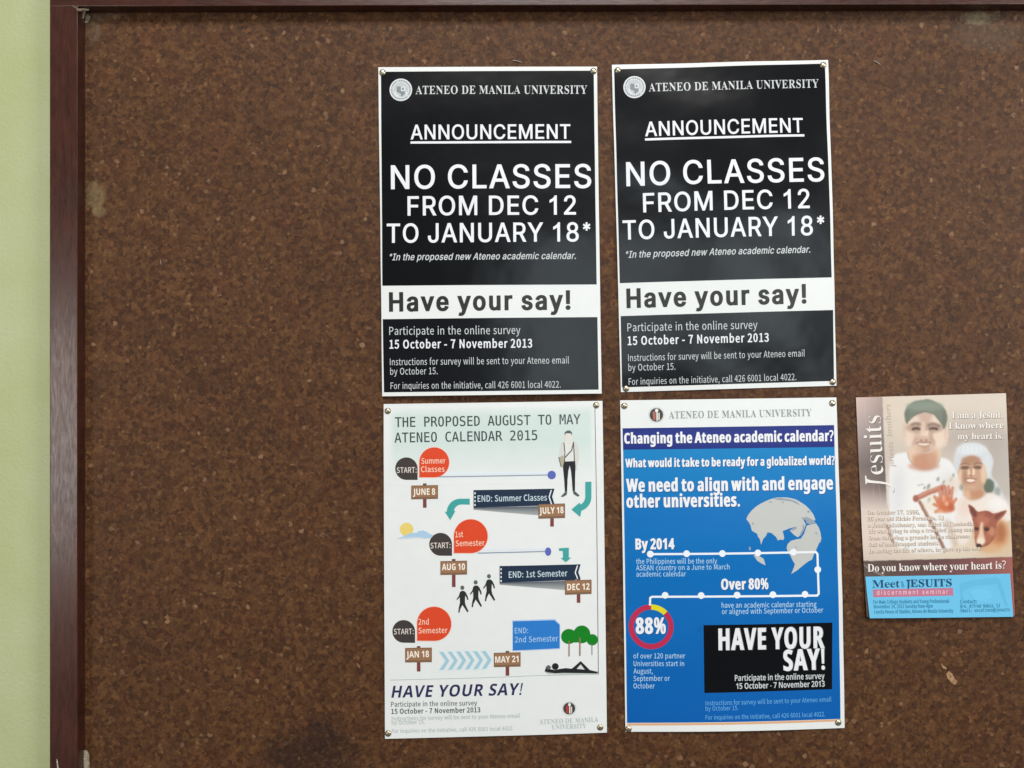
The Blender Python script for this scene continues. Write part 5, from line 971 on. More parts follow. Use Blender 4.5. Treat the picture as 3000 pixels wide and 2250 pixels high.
# ---- poster two
def h2(u, v):
    return 0.0015 + 0.0030 * math.sin(math.pi * u) * math.sin(math.pi * v) + 0.0020 * math.sin(math.pi * v) + 0.0010 * math.sin(math.pi * u) + ripple(u + 0.25 * v, v, 8, 0.00042)
sh2 = Sheet((1792, 191.6), (2424.7, 177), (2449.4, 1129.9), (1818.6, 1148.8), h2)
it2 = ann_items(B1, B2, [((430, 340), (1955, 302)), ((395, 743), (1812, 708)), ((397, 773), (1818, 736)), ((228, 1188), (2003, 1145)), ((378, 1425), (1868, 1388)),
      ((195, 195), (2003, 152)), ((213, 360), (1875, 312)), ((230, 803), (1842, 762)), ((238, 1018), (1398, 995)), ((240, 1140), (1503, 1110)),
      ((245, 1285), (1828, 1243)), ((247, 1372), (667, 1362)), ((250, 1498), (1755, 1455))])
announcement("announcement_poster", "black no-classes poster with all four corners pinned, tilted above the blue survey poster", sh2,
    (((1798.4, 205), (2415, 187.7), (2433.8, 813.5), (1814.7, 830.4)), ((1817.6, 926.5), (2438.7, 908.6), (2442, 1115.9), (1821.9, 1134.8))),
    (1857.7, 257.7, 32.5), it2)

# ------------------------------------------------------------------ calendar poster
def h3(u, v):
    return 0.0015 + 0.0024 * math.sin(math.pi * u) * math.sin(math.pi * v) + 0.0016 * math.sin(math.pi * v) + 0.0014 * math.sin(math.pi * u) + ripple(u, v, 21, 0.00022)
sh3 = Sheet((1124.4, 1183.7), (1764.6, 1174.2), (1777.8, 2144.7), (1128.5, 2162.8), h3)
cal = tag(sh3.empty("calendar_poster"), "white poster drawing the academic calendar with red bubbles and wooden signs", "poster")
VC = ink("printed_tones", None, 0.34)
P = Print(sh3); P.quad(*[tuple(p) for p in sh3.c], WHITE, 0); P.build("paper_sheet", cal, True, 0.00028)
tint, whit = lc(208, 223, 218), lc(232, 235, 233)
def c_tint(x, y, u, v):
    return mixc(whit, mixc(tint, whit, (v - 0.45) / 0.5), min(u / 0.015, (1 - u) / 0.01 if u > 0.99 else 9, v / 0.12, 1))
P = Print(sh3); P.gridfill(C1(120, 110), C1(2030, 75), C1(2040, 800), C1(125, 830), 30, 40, c_tint, VC, 1); P.build("tinted_panel", cal, True)
LINEK = ink("fine_rule", (62, 78, 72)); GREYL = ink("pale_rule", (172, 186, 184))
P = Print(sh3)
P.line([C1(2030, 118), C1(2046, 1100), C2(2062, 1052)], 1.7, LINEK, 2)
P.line([C2(140, 1107), C2(900, 1083), C2(1500, 1060), C2(2058, 1050)], 1.5, GREYL, 2)
P.build("border_rule", cal)
CT = ink("slate_letter", (62, 74, 72))
P = Print(sh3)
P.text('M', "THE PROPOSED AUGUST TO MAY", C1(183, 287), C1(1897, 258), 28.5, CT, 3, off=(14, 8))
P.text('M', "ATENEO CALENDAR 2015", C1(180, 430), C1(1498, 405), 28.5, CT, 3, off=(14, 8))
P.build("title_lettering", cal)

DARKB = ink("charcoal_bubble", (66, 60, 58)); REDB = ink("orange_red_bubble", (222, 74, 40)); REDL = ink("bubble_halo", (246, 196, 182))
PALE = ink("pale_bubble_letter", (232, 222, 212)); RTXT = ink("cream_letter", (250, 214, 190))
def tear(cx, cy, r, corner, mat, P, lift):
    pts = []
    n = 44
    sx, sy = (1, 1) if corner == 'br' else (-1, 1)
    for i in range(n + 1):
        a = math.pi / 2 + (2 * math.pi - math.pi / 2) * i / n      # three quarters of the circle, then the square corner
        pts.append((cx + sx * r * math.cos(a), cy + r * math.sin(a) * sy))
    pts.append((cx + sx * r * 1.0, cy + r))
    P.poly(pts, mat, lift)
def start(conv_, c0, r0, c1_, r1, st, words):
    P = Print(sh3)
    x, y = conv_(*c0)
    tear(x, y, r0, 'br', DARKB, P, 2.4)
    P.text('H', "START:", conv_(*st[0]), conv_(*st[1]), 16, PALE, 3.6, off=(16, 10))
    P.build("start_bubble", cal)
    P = Print(sh3)
    x, y = conv_(*c1_)
    tear(x, y, r1 + 1.6, 'bl', REDL, P, 2.0)
    tear(x, y, r1, 'bl', REDB, P, 2.6)
    for (s, a, b) in words: P.text('H', s, conv_(*a), conv_(*b), 16.5, RTXT, 3.6, off=(16, 10))
    P.build("term_bubble", cal)
start(C1, (290, 670), 32.8, (547, 612), 43.5, ((200, 710), (385, 706)), [("Summer", (428, 625), (652, 621)), ("Classes", (425, 702), (643, 698))])
start(C1, (607, 1365), 33.2, (885, 1290), 49, ((513, 1403), (698, 1398)), [("1st", (743, 1300), (815, 1298)), ("Semester", (745, 1382), (1013, 1375))])
start(C2, (265, 655), 33.2, (547, 582), 49.8, ((173, 683), (358, 678)), [("2nd", (402, 590), (497, 588)), ("Semester", (402, 672), (670, 665))])

BLUEL = ink("blue_grey_rule", (136, 152, 176)); BDOT = ink("periwinkle_dot", (92, 106, 184)); PALEB = ink("whitish_rule", (226, 234, 244))
for (a, b, d, rx, ry) in ((C1(592, 745), C1(1600, 728), C1(1630, 728), 12.2, 12.4), (C1(950, 1445), C1(1580, 1431), C1(1597, 1433), 9, 12.2)):
    P = Print(sh3)
    P.line([(a[0] + 14, a[1] - 10), (b[0], b[1] - 8)], 5, PALEB, 1.8)
    P.line([a, b], 3.0, BLUEL, 2.2)
    P.ell(d[0], d[1], rx, ry, BDOT, 3)
    P.build("timeline", cal)

SIGN = ink("sign_board_brown", (156, 116, 84)); SIGND = ink("sign_board_edge", (128, 98, 78)); SIGNL = ink("sign_board_tan", (178, 136, 92))
POST = ink("sign_post_brown", (112, 74, 62)); POSTD = ink("sign_post_dark", (128, 66, 62)); SGT = ink("sign_letter", (248, 240, 226))
def sign(cv, r, post, s, t0, t1):
    P = Print(sh3)
    (x0, y0), (x1, y1) = cv(r[0], r[1]), cv(r[2], r[3])
    k = (x1 - x0) * 0.012
    px, pt = cv(post[0], post[1]); pb = cv(post[0], post[2])[1]
    P.poly([(px - 5.2, pt), (px + 5.2, pt), (px + 5.2, pb), (px - 5.2, pb)], POST, 2)
    P.poly([(px - 4.6, y1 + 1), (px + 4.6, y1 + 1), (px + 4.6, pb), (px - 4.6, pb)], POSTD, 2.4)
    P.poly([(x0, y0 + k), (x1, y0 - k), (x1, y1 - k), (x0, y1 + k)], SIGND, 2.8)
    P.poly([(x0 + 2.5, y0 + k + 2.5), (x1 - 2.5, y0 - k + 2.5), (x1 - 2.5, y1 - k - 6), (x0 + 2.5, y1 + k - 6)], SIGN, 3.2)
    P.text('B', s, cv(*t0), cv(*t1), 18.5, SGT, 3.8, off=(10, 6))
    P.build("date_sign", cal)
sign(C1, (335, 823, 582, 950), (460, 805, 1030), "JUNE 8", (352, 913), (557, 909))
sign(C1, (605, 1517, 850, 1645), (728, 1500, 1758), "AUG 10", (620, 1603), (832, 1598))
sign(C2, (278, 805, 525, 940), (403, 790, 1025), "JAN 18", (290, 898), (500, 890))
sign(C2, (1097, 845, 1343, 978), (1222, 830, 1060), "MAY 21", (1110, 940), (1325, 932))

NAVY = ink("navy_banner", (32, 48, 70)); BTXT = ink("pale_blue_letter", (202, 222, 230)); WEDGE = ink("banner_fold_grey", (118, 124, 128))
NAVYL = ink("navy_rule", (120, 136, 150))
def banner(cv, q, s, t0, t1):
    x0, y0, x1, y1 = q                    # left top, right bottom of the navy band
    P = Print(sh3)
    P.gridfill(cv(x0, y1 - 12), cv(x1 - 140, y1 - 25), cv(x1 - 130, y1 + 60), cv(x0, y1 + 6), 10, 6,
               lambda x, y, u, v: mixc(lc(70, 80, 92), lc(168, 172, 172), v * 0.9 + 0.1 * u), VC, 1.8)
    P.poly([cv(x0, y0), cv(x1, y0 - 12), cv(x1 - 22, y0 + 62), cv(x1 + 0, y1 - 45), cv(x1 - 60, y1 - 32), cv(x0, y1 - 12)], NAVY, 2.4)
    P.line([cv(x1 - 30, y0 + 2), cv(x1 - 50, y0 + 64), cv(x1 - 28, y1 - 45)], 3.2, WTXT, 3)
    for i in range(4):
        P.poly([cv(x0 + 8, y0 + 20 + i * 36), cv(x0 + 19, y0 + 20 + i * 36), cv(x0 + 19, y0 + 38 + i * 36), cv(x0 + 8, y0 + 38 + i * 36)], WTXT, 3)
    P.text('H', s, cv(*t0), cv(*t1), 18, BTXT, 3.4, off=(18, 12))
    P.build("term_banner", cal)
banner(C1, (910, 866, 1656, 1040), "END: Summer Classes", (948, 973), (1586, 962))
banner(C2, (1150, 47, 1897, 212), "END: 1st Semester", (1235, 155), (1775, 143))
sign(C1, (1507, 993, 1753, 1127), (1633, 985, 1203), "JULY 18", (1517, 1086), (1740, 1079))
sign(C2, (1752, 180, 1998, 312), (1878, 165, 390), "DEC 12", (1773, 273), (1980, 269))

TEAL = ink("teal_arrow", (66, 164, 160))
def arrow(pts):
    P = Print(sh3); P.poly(pts, TEAL, 2.2); P.build("arrow", cal)
arc = lambda cx, cy, r, a0, a1, n=10: [(cx + r * math.cos(math.radians(a0 + (a1 - a0) * i / n)), cy + r * math.sin(math.radians(a0 + (a1 - a0) * i / n))) for i in range(n + 1)]
arrow([C1(*p) for p in [(1940, 793), (1997, 790)] + arc(1862, 930, 135, 0, 72) + [(1893, 1115), (1812, 1047), (1888, 983)] + arc(1862, 930, 78, 65, 0)])
arrow([C1(*p) for p in [(875, 945), (875, 1000)] + arc(800, 1070, 72, -90, -170) + [(742, 1060), (695, 1143), (646, 1066), (664, 1066)] + arc(790, 1072, 127, 182, 272)])
arrow([C1(*p) for p in [(1697, 1403), (1788, 1398), (1788, 1490), (1810, 1490), (1760, 1533), (1712, 1492), (1734, 1492), (1732, 1428), (1697, 1428)]])

YEL = ink("sun_yellow", (234, 210, 116)); CLD = ink("cloud_blue", (172, 204, 228)); CLD2 = ink("cloud_pale", (206, 222, 236))
P = Print(sh3)
sx_, sy_ = C1(292, 1230); P.ell(sx_, sy_, 19.6, 19.6, YEL, 2)
P.poly([C1(*p) for p in ((195, 1318), (250, 1300), (290, 1278), (340, 1262), (385, 1262), (405, 1245), (440, 1238), (480, 1252), (505, 1270), (535, 1278), (530, 1300), (480, 1312), (380, 1306), (300, 1316))], CLD, 2.6)
P.poly([C1(*p) for p in ((195, 1318), (260, 1306), (400, 1298), (480, 1312), (380, 1306), (300, 1316))], CLD2, 3)
P.build("sun_drawing", cal)

HAIR = ink("drawn_hair", (92, 98, 98)); SKIN = ink("drawn_skin", (226, 220, 212)); SHIRT = ink("drawn_shirt", (226, 226, 220)); ARM = ink("drawn_arm", (212, 214, 208))
TROU = ink("drawn_black", (36, 36, 40)); SHOE = ink("drawn_shoe", (88, 92, 92)); BOOK = ink("drawn_book", (176, 172, 148))
P = Print(sh3)
cc = lambda *pts: [C1(*p) for p in pts]
P.poly(cc((1718, 430), (1745, 415), (1838, 415), (1868, 440), (1882, 520), (1880, 590), (1862, 650), (1866, 680), (1848, 690), (1840, 600), (1742, 605), (1735, 650), (1722, 665), (1698, 560), (1704, 500)), ARM, 1.9)
P.poly(cc((1745, 425), (1765, 412), (1790, 440), (1815, 412), (1840, 425), (1840, 605), (1742, 605)), SHIRT, 2.3)
P.ell(*C1(1784, 372), 10.5, 15, SKIN, 2.4); P.poly(cc((1768, 400), (1802, 400), (1804, 430), (1788, 448), (1766, 428)), SKIN, 2.6)
P.poly(cc((1750, 365), (1750, 335), (1775, 318), (1800, 318), (1818, 338), (1816, 366), (1806, 345), (1762, 345)), HAIR, 2.9)
P.line(cc((1743, 430), (1752, 520), (1748, 605)), 2.4, TROU, 3); P.line(cc((1832, 430), (1836, 520), (1840, 605)), 2.4, TROU, 3)
P.line(cc((1832, 425), (1815, 500), (1750, 570)), 3.4, HAIR, 3.3)
P.poly(cc((1694, 565), (1740, 548), (1745, 600), (1732, 655), (1716, 650)), BOOK, 3.1); P.line(cc((1696, 565), (1716, 652)), 2.4, HAIR, 3.5)
P.poly(cc((1738, 605), (1846, 600), (1850, 650), (1846, 760), (1845, 875), (1824, 878), (1816, 770), (1808, 690), (1796, 640), (1784, 690), (1776, 770), (1772, 882), (1752, 884), (1745, 770), (1734, 660)), TROU, 3)
P.poly(cc((1752, 886), (1773, 884), (1768, 912), (1730, 932), (1714, 926)), SHOE, 3); P.poly(cc((1825, 880), (1846, 878), (1888, 918), (1872, 928), (1834, 906)), SHOE, 3)
P.build("student_drawing", cal)

FIG = ink("walking_figure_dark", (44, 48, 46)); FIG2 = ink("walking_figure_grey", (92, 102, 96))
for k, (hx, hy) in enumerate(((807, 247), (930, 197), (1052, 141))):
    f = lambda *pts: [C2(hx + x, hy + y) for x, y in pts]
    P = Print(sh3)
    P.ell(*C2(hx, hy), 5.6, 6.3, FIG2, 2.2)
    P.poly(f((-22, 40), (-10, 30), (12, 28), (30, 40), (50, 80), (56, 110), (44, 112), (38, 88), (26, 70), (24, 130), (30, 160), (58, 218), (46, 226), (22, 190), (0, 158), (-20, 200), (-26, 230), (-38, 228), (-32, 180), (-22, 140), (-24, 84), (-38, 104), (-50, 116), (-52, 104), (-32, 76)), FIG, 2.2)
    P.build("walking_figure", cal)

CARD = ink("blue_card", (44, 124, 204)); CTX = ink("light_blue_letter", (170, 206, 240)); CARDL = ink("card_edge", (186, 206, 240))
P = Print(sh3)
P.poly([C2(*p) for p in ((1268, 546), (1660, 536), (1708, 586), (1708, 816), (1268, 832))], CARDL, 1.8)
P.poly([C2(*p) for p in ((1272, 556), (1655, 548), (1703, 592), (1703, 808), (1272, 826))], CARD, 2.2)
P.text('H', "END:", C2(1290, 668), C2(1413, 665), 16, CTX, 3, off=(14, 10)); P.text('H', "2nd Semester", C2(1290, 752), C2(1690, 741), 16.5, CTX, 3, off=(14, 10))
P.build("blue_card", cal)

GREEN = ink("tree_green", (18, 128, 32)); TRK = ink("drawn_trunk", (150, 112, 88)); TRKD = ink("drawn_thin_trunk", (104, 112, 104))
for (cx, cy, rx, ry, tx, ty0, ty1, w, m) in ((1788, 700, 22.5, 22, 1790, 745, 882, 3.6, TRK), (1908, 682, 25, 26, 1890, 715, 878, 4.2, TRK), (2005, 733, 16.5, 16.5, 2002, 770, 872, 2.4, TRKD)):
    P = Print(sh3)
    P.line([C2(tx, ty0), C2(tx, ty1)], w, m, 2.9)
    P.ell(*C2(cx, cy), rx, ry, GREEN, 2.2)
    if cx == 1908: P.ell(*C2(1850, 700), 20, 18, GREEN, 2.5)
    P.build("tree_drawing", cal)

CHEV = ink("chevron_blue", (166, 204, 218)); CHEVL = ink("chevron_halo", (214, 236, 244))
for i in range(6):
    x = 590 + i * 78; d = -i * 2
    P = Print(sh3)
    P.poly([C2(x + a, b + d) for a, b in ((-6, 836), (44, 834), (104, 922), (50, 1014), (-4, 1016), (56, 924))], CHEVL, 1.8)
    P.poly([C2(x + a, b + d) for a, b in ((4, 842), (40, 841), (96, 922), (44, 1006), (6, 1008), (62, 924))], CHEV, 2.2)
    P.build("chevron", cal)

P = Print(sh3)
P.gridfill(C2(1562, 1020), C2(2058, 1028), C2(2058, 1056), C2(1600, 1050), 16, 4, lambda x, y, u, v: mixc(lc(60, 62, 60), lc(206, 212, 208), v * 1.1 + 0.12), VC, 1.7)
P.poly([C2(*p) for p in ((1566, 1018), (1580, 975), (1605, 962), (1625, 985), (1612, 1000), (1660, 1010), (1700, 1000), (1760, 992), (1815, 998), (1850, 970), (1898, 928), (1940, 970), (1982, 1012), (2055, 1030), (2050, 1045), (1900, 1040), (1740, 1036), (1660, 1040), (1600, 1030))], TROU, 2.3)
P.poly([C2(*p) for p in ((1860, 1000), (1898, 958), (1935, 1008))], ink("drawn_gap", (214, 220, 216)), 2.9)
P.ell(*C2(1663, 976), 9.8, 9.8, TROU, 2.6); P.ell(*C2(1598, 985), 6.0, 6.0, FIG2, 2.9)
P.build("reclining_figure", cal)

NVT = ink("navy_letter", (44, 44, 88)); GT1 = ink("grey_letter", (104, 116, 114)); GT2 = ink("faint_grey_letter", (182, 192, 190)); GT0 = ink("dark_grey_letter", (74, 84, 84))
P = Print(sh3); P.text('B', "HAVE YOUR SAY!", C2(150, 1270), C2(1348, 1238), 34.5, NVT, 3, shear=0.2, track=60); P.build("slogan_lettering", cal)
P = Print(sh3)
P.text('H', "Participate in the online survey", C2(147, 1354), C2(943, 1336), 14.5, GT1, 3, off=(12, 8))
P.text('H', "15 October - 7 November 2013", C2(150, 1420), C2(973, 1400), 14.5, GT0, 3, off=(30, 18))
P.text('H', "Instructions for survey will be sent to your Ateneo email", C2(155, 1482), C2(1337, 1450), 12, GT2, 3)
P.text('H', "by October 15.", C2(155, 1520), C2(460, 1510), 12, GT2, 3)
P.text('H', "For inquiries on the initiative, call 426 6001 local 4022.", C2(155, 1597), C2(1278, 1567), 11.5, GT2, 3)
P.build("survey_lettering", cal)

LOGOD = ink("logo_charcoal", (66, 64, 66)); LOGOR = ink("logo_red", (186, 62, 56)); LOGOW = ink("logo_cream", (236, 232, 220)); LOGOH = ink("logo_halo", (214, 216, 210))
def logo(P, cx, cy, r, red):
    P.ell(cx, cy, r * 1.2, r * 1.2, LOGOH, 1.8, 40, hole=r * 1.08)
    P.ell(cx, cy, r, r, LOGOD, 2.2, 40)
    P.poly([(cx - .55 * r, cy - .45 * r), (cx - .12 * r, cy - .5 * r), (cx - .12 * r, cy + .8 * r), (cx - .5 * r, cy + .72 * r)], red, 2.8)
    P.poly([(cx + 0 * r, cy - .4 * r), (cx + .2 * r, cy - .46 * r), (cx + .2 * r, cy + .88 * r), (cx + 0 * r, cy + .88 * r)], LOGOW, 2.8)
    P.poly([(cx + .3 * r, cy - .3 * r), (cx + .48 * r, cy - .3 * r), (cx + .48 * r, cy + .74 * r), (cx + .3 * r, cy + .8 * r)], LOGOW, 2.8)
    P.ell(cx + .05 * r, cy - .66 * r, r * .25, r * .25, LOGOW, 3.2, 24)
P = Print(sh3); logo(P, *C2(1792, 1368), 17.5, LOGOR); P.build("university_logo", cal)
P = Print(sh3)
P.text('K', "ATENEO DE MANILA", C2(1518, 1512), C2(2062, 1492), 13.5, GT2, 3, off=(-20, 2), track=70); P.text('K', "UNIVERSITY", C2(1633, 1561), C2(1950, 1549), 13, GT2, 3, off=(-20, 2), track=70)
P.build("university_name", cal)

# ------------------------------------------------------------------ blue survey poster
def h4(u, v):
    b = max(0, (v - 0.82) / 0.18)
    return 0.0015 + 0.0024 * math.sin(math.pi * u) * math.sin(math.pi * v) + 0.0016 * math.sin(math.pi * v) + (0.0012 + 0.0030 * b * b) * math.sin(math.pi * u) + 0.0016 * max(0, (u - 0.8) / 0.2) ** 2 * math.sin(math.pi * v) + ripple(u, v, 33, 0.00022)
sh4 = Sheet((1816.3, 1172.8), (2448.9, 1164.2), (2473.5, 2131.5), (1832, 2142.5), h4)
blu = tag(sh4.empty("survey_poster"), "bright blue poster with grey globe and red ring chart, beneath the tilted black poster", "poster")
P = Print(sh4); P.quad(*[tuple(p) for p in sh4.c], WHITE, 0); P.build("paper_sheet", blu, True, 0.00028)
def c_blue(x, y, u, v):
    a = mixc(lc(10, 130, 194), lc(0, 112, 186), v / 0.25)
    a = mixc(a, lc(0, 93, 174), (v - 0.35) / 0.65)
    return a
def c_navy(x, y, u, v): return mixc(lc(18, 38, 120), lc(34, 46, 134), math.sin(v * 3.1))
P = Print(sh4)
P.gridfill(D1(110, 528), D1(2062, 503), D2(2120, 1468), D2(147, 1505), 24, 36, c_blue, VC, 1)
P.build("blue_panel", blu)
P = Print(sh4); P.gridfill(D1(105, 330), D1(2058, 300), D1(2062, 503), D1(110, 528), 24, 10, c_navy, VC, 1.1); P.build("header_panel", blu)
P = Print(sh4); P.quad(D2(150, 1509), D2(2122, 1471), D2(2122, 1490), D2(150, 1530), ink("warm_shade_strip", (224, 176, 134)), 1); P.build("warm_shade_strip", blu)  # warm shading of the curled white border, put into this strip's colour
P = Print(sh4); logo(P, *D1(417, 206), 19.6, ink("logo_brick", (176, 104, 84))); P.build("university_logo", blu)
P = Print(sh4); P.text('K', "ATENEO DE MANILA UNIVERSITY", D1(533, 240), D1(1850, 217), 20.5, ink("grey_serif_letter", (142, 152, 148)), 3, off=(-20, 2), track=80); P.build("university_name", blu)
IM = dict(off=(60, 18), track=-34)
SHD = ink("letter_shadow_blue", (20, 70, 130)); 
def impact(rows, name, cap_mat=WTXT, shadow=SHD):
    P = Print(sh4)
    for (s, a, b, cap) in rows:
        if shadow: P.text('B', s, (a[0] + 1.5, a[1] + 1.8), (b[0] + 1.5, b[1] + 1.8), cap, shadow, 2.2, **IM)
        P.text('B', s, a, b, cap, cap_mat, 3, **IM)
    P.build(name, blu)
impact([("Changing the Ateneo academic calendar?", D1(120, 471), D1(2053, 446), 30.5)], "header_lettering", WTXT, ink("letter_shadow_navy", (24, 30, 92)))
impact([("What would it take to be ready for a globalized world?", D1(130, 690), D1(2063, 665), 24.5)], "question_lettering")
impact([("We need to align with and engage", D1(137, 915), D1(2046, 892), 37), ("other universities.", D1(140, 1062), D1(1183, 1046), 37)], "heading_lettering")
GLB = ink("globe_grey", (196, 198, 194)); GLB2 = ink("globe_coast_grey", (150, 162, 172))
P = Print(sh4)
eu = [(1240, 1165), (1255, 1130), (1290, 1085), (1330, 1050), (1375, 1022), (1420, 1000), (1470, 980), (1520, 967), (1600, 965), (1650, 972), (1700, 985), (1745, 1010), (1790, 1040), (1830, 1080), (1862, 1125), (1880, 1172), (1840, 1190), (1800, 1185), (1762, 1160), (1790, 1215), (1780, 1250), (1750, 1310), (1715, 1332), (1680, 1310), (1640, 1270), (1700, 1235), (1640, 1250), (1575, 1275), (1590, 1335), (1582, 1358), (1555, 1352), (1530, 1362), (1515, 1330), (1470, 1292), (1435, 1285), (1420, 1320), (1395, 1345), (1375, 1400), (1365, 1350), (1345, 1325), (1340, 1300), (1290, 1270), (1278, 1220), (1262, 1192)]
af = [(1800, 1225), (1850, 1212), (1885, 1205), (1912, 1245), (1930, 1300), (1922, 1370), (1892, 1440), (1868, 1490), (1850, 1540), (1815, 1556), (1770, 1590), (1715, 1635), (1655, 1673), (1680, 1615), (1690, 1580), (1668, 1545), (1650, 1505), (1625, 1470), (1612, 1430), (1622, 1395), (1650, 1366), (1700, 1352), (1745, 1345), (1775, 1300)]
P.poly([D1(*p) for p in eu], GLB, 2); P.poly([D1(*p) for p in af], GLB, 2.2)
P.poly([D1(*p) for p in ((1305, 1495), (1350, 1498), (1400, 1530), (1418, 1590), (1385, 1575), (1340, 1548))], GLB, 2)
P.poly([D1(*p) for p in ((1262, 1420), (1278, 1418), (1280, 1448), (1264, 1450))], GLB2, 2)
P.poly([D1(*p) for p in ((1490, 975), (1560, 970), (1640, 982), (1700, 1000), (1740, 1035), (1715, 1030), (1665, 1005), (1600, 995), (1530, 990))], GLB2, 2.6)
P.poly([D1(*p) for p in ((1745, 1155), (1800, 1145), (1870, 1180), (1880, 1200), (1830, 1215), (1790, 1200), (1800, 1180), (1770, 1170))], GLB2, 2.8)
for q in (((1655, 1255), (1700, 1238), (1712, 1246), (1690, 1262), (1650, 1275)), ((1760, 1215), (1775, 1222), (1778, 1262), (1745, 1312), (1735, 1306), (1762, 1258)), ((1560, 1010), (1590, 1005), (1585, 1020)), ((1440, 1010), (1480, 998), (1470, 1014)), ((1800, 1095), (1822, 1085), (1832, 1100), (1812, 1110)), ((1290, 1190), (1312, 1205), (1300, 1222)), ((1875, 1290), (1895, 1285), (1892, 1310)), ((1690, 1420), (1706, 1416), (1704, 1436))):
    P.poly([D1(*p) for p in q], GLB2, 3.3)
P.poly([D1(*p) for p in ((1905, 1262), (1925, 1290), (1936, 1345), (1924, 1385), (1912, 1372), (1920, 1330))], GLB, 2.6)
P.build("globe_drawing", blu)
LINE = ink("timeline_white", (238, 244, 250)); LBL = ink("ice_blue_letter", (178, 216, 244)); LBL2 = ink("sky_blue_letter", (104, 176, 232))
P = Print(sh4)
tl_ = [D1(358, 1489), D1(1018, 1481), D1(1885, 1470), D1(1900, 1490), D2(1910, 305), D2(1895, 322), D2(1155, 327), D2(375, 335), D2(358, 345), D2(356, 412)]
P.line(tl_, 6.2, LINE, 2.8)
for (cv, x, y) in ((D1, 358, 1488), (D1, 690, 1482), (D1, 1018, 1480), (D1, 1345, 1475), (D1, 1675, 1470), (D1, 1902, 1632), (D2, 495, 320), (D2, 825, 320), (D2, 1155, 315), (D2, 1485, 312), (D2, 1783, 310)):
    P.ell(*cv(x, y), 9.8, 9.8, LINE, 4.2, 28)
P.build("timeline", blu)
impact([("By 2014", D1(222, 1446), D1(580, 1440), 31)], "year_lettering")
impact([("Over 80%", D2(1008, 265), D2(1445, 260), 31)], "share_lettering")
for rows in ((("the Philippines will be the only", D1(228, 1580), D1(970, 1571)), ("ASEAN country on a June to March", D1(228, 1640), D1(1085, 1625)), ("academic calendar", D2(230, 149), D2(685, 143))),
             (("have an academic calendar starting", D2(1013, 432), D2(1890, 424)), ("or aligned with September or October", D2(1015, 490), D2(1952, 478))),
             (("of over 120 partner", D2(203, 905), D2(680, 900)), ("Universities start in", D2(205, 976), D2(670, 972)), ("August,", D2(205, 1046), D2(383, 1044)), ("September or", D2(205, 1115), D2(540, 1110)), ("October", D2(205, 1184), D2(400, 1182)))):
    P = Print(sh4)
    for (s, a, b) in rows: P.text('H', s, a, b, 15, LBL, 3, off=(12, 8))
    P.build("caption_lettering", blu)
P = Print(sh4)
rcx, rcy = D2(367, 612)
P.ell(rcx, rcy, 65.3, 65.3, ink("ring_crimson", (190, 44, 80)), 2, 64, hole=50)
aa = [math.radians(-90 + 46 * i / 8) for i in range(9)]
P.poly([(rcx + 65.5 * math.cos(t), rcy + 65.5 * math.sin(t)) for t in aa] + [(rcx + 49.8 * math.cos(t), rcy + 49.8 * math.sin(t)) for t in reversed(aa)], ink("ring_yellow", (224, 214, 40)), 2.5)
P.build("ring_chart", blu)
impact([("88%", D2(225, 676), D2(502, 672), 46)], "percent_lettering")
P = Print(sh4); P.quad(D2(847, 593), D2(2038, 573), D2(2038, 1190), D2(858, 1222), BLACK, 2); P.build("black_panel", blu)
def impact5(rows, name):
    P = Print(sh4)
    g = ink("letter_grey_edge", (128, 132, 132))
    for (s, a, b, cap) in rows:
        P.text('B', s, (a[0] + 2.0, a[1] + 1.2), (b[0] + 2.0, b[1] + 1.2), cap + 2, g, 3, off=(42, 12), track=14)
        P.text('B', s, a, b, cap, WTXT, 3.7, off=(42, 12), track=14)
    P.build(name, blu)
impact5([("HAVE YOUR", D2(985, 822), D2(1968, 806), 62), ("SAY!", D2(1587, 1016), D2(1970, 1003), 60)], "slogan_lettering")
P = Print(sh4)
P.text('B', "Participate in the online survey", D2(1138, 1110), D2(1968, 1094), 17.5, GTXT, 3, off=(-8, -4))
P.text('B', "15 October - 7 November 2013", D2(1150, 1184), D2(1970, 1165), 17, GTXT, 3, off=(-4, -2))
P.build("date_lettering", blu)
P = Print(sh4)
P.text('H', "Instructions for survey will be sent to your Ateneo email", D2(868, 1335), D2(2032, 1304), 13.5, LBL2, 3, off=(10, 8))
P.text('H', "by October 15.", D2(868, 1384), D2(1170, 1377), 13, LBL2, 3, off=(10, 8))
P.text('H', "For inquiries on the initiative, call 426 6001 local 4022.", D2(868, 1466), D2(1975, 1441), 13, LBL2, 3, off=(10, 8))
P.build("survey_lettering", blu)

# ------------------------------------------------------------------ photo flyer: its printed picture is painted on a fine grid of printed tones
CW, CH = 500, 690
OX, OY = 2485.0, 1135.0
yy, xx = np.mgrid[0:CH, 0:CW].astype(np.float32)
XX, YY = xx + OX, yy + OY
canvas = np.zeros((CH, CW, 3), np.float32)

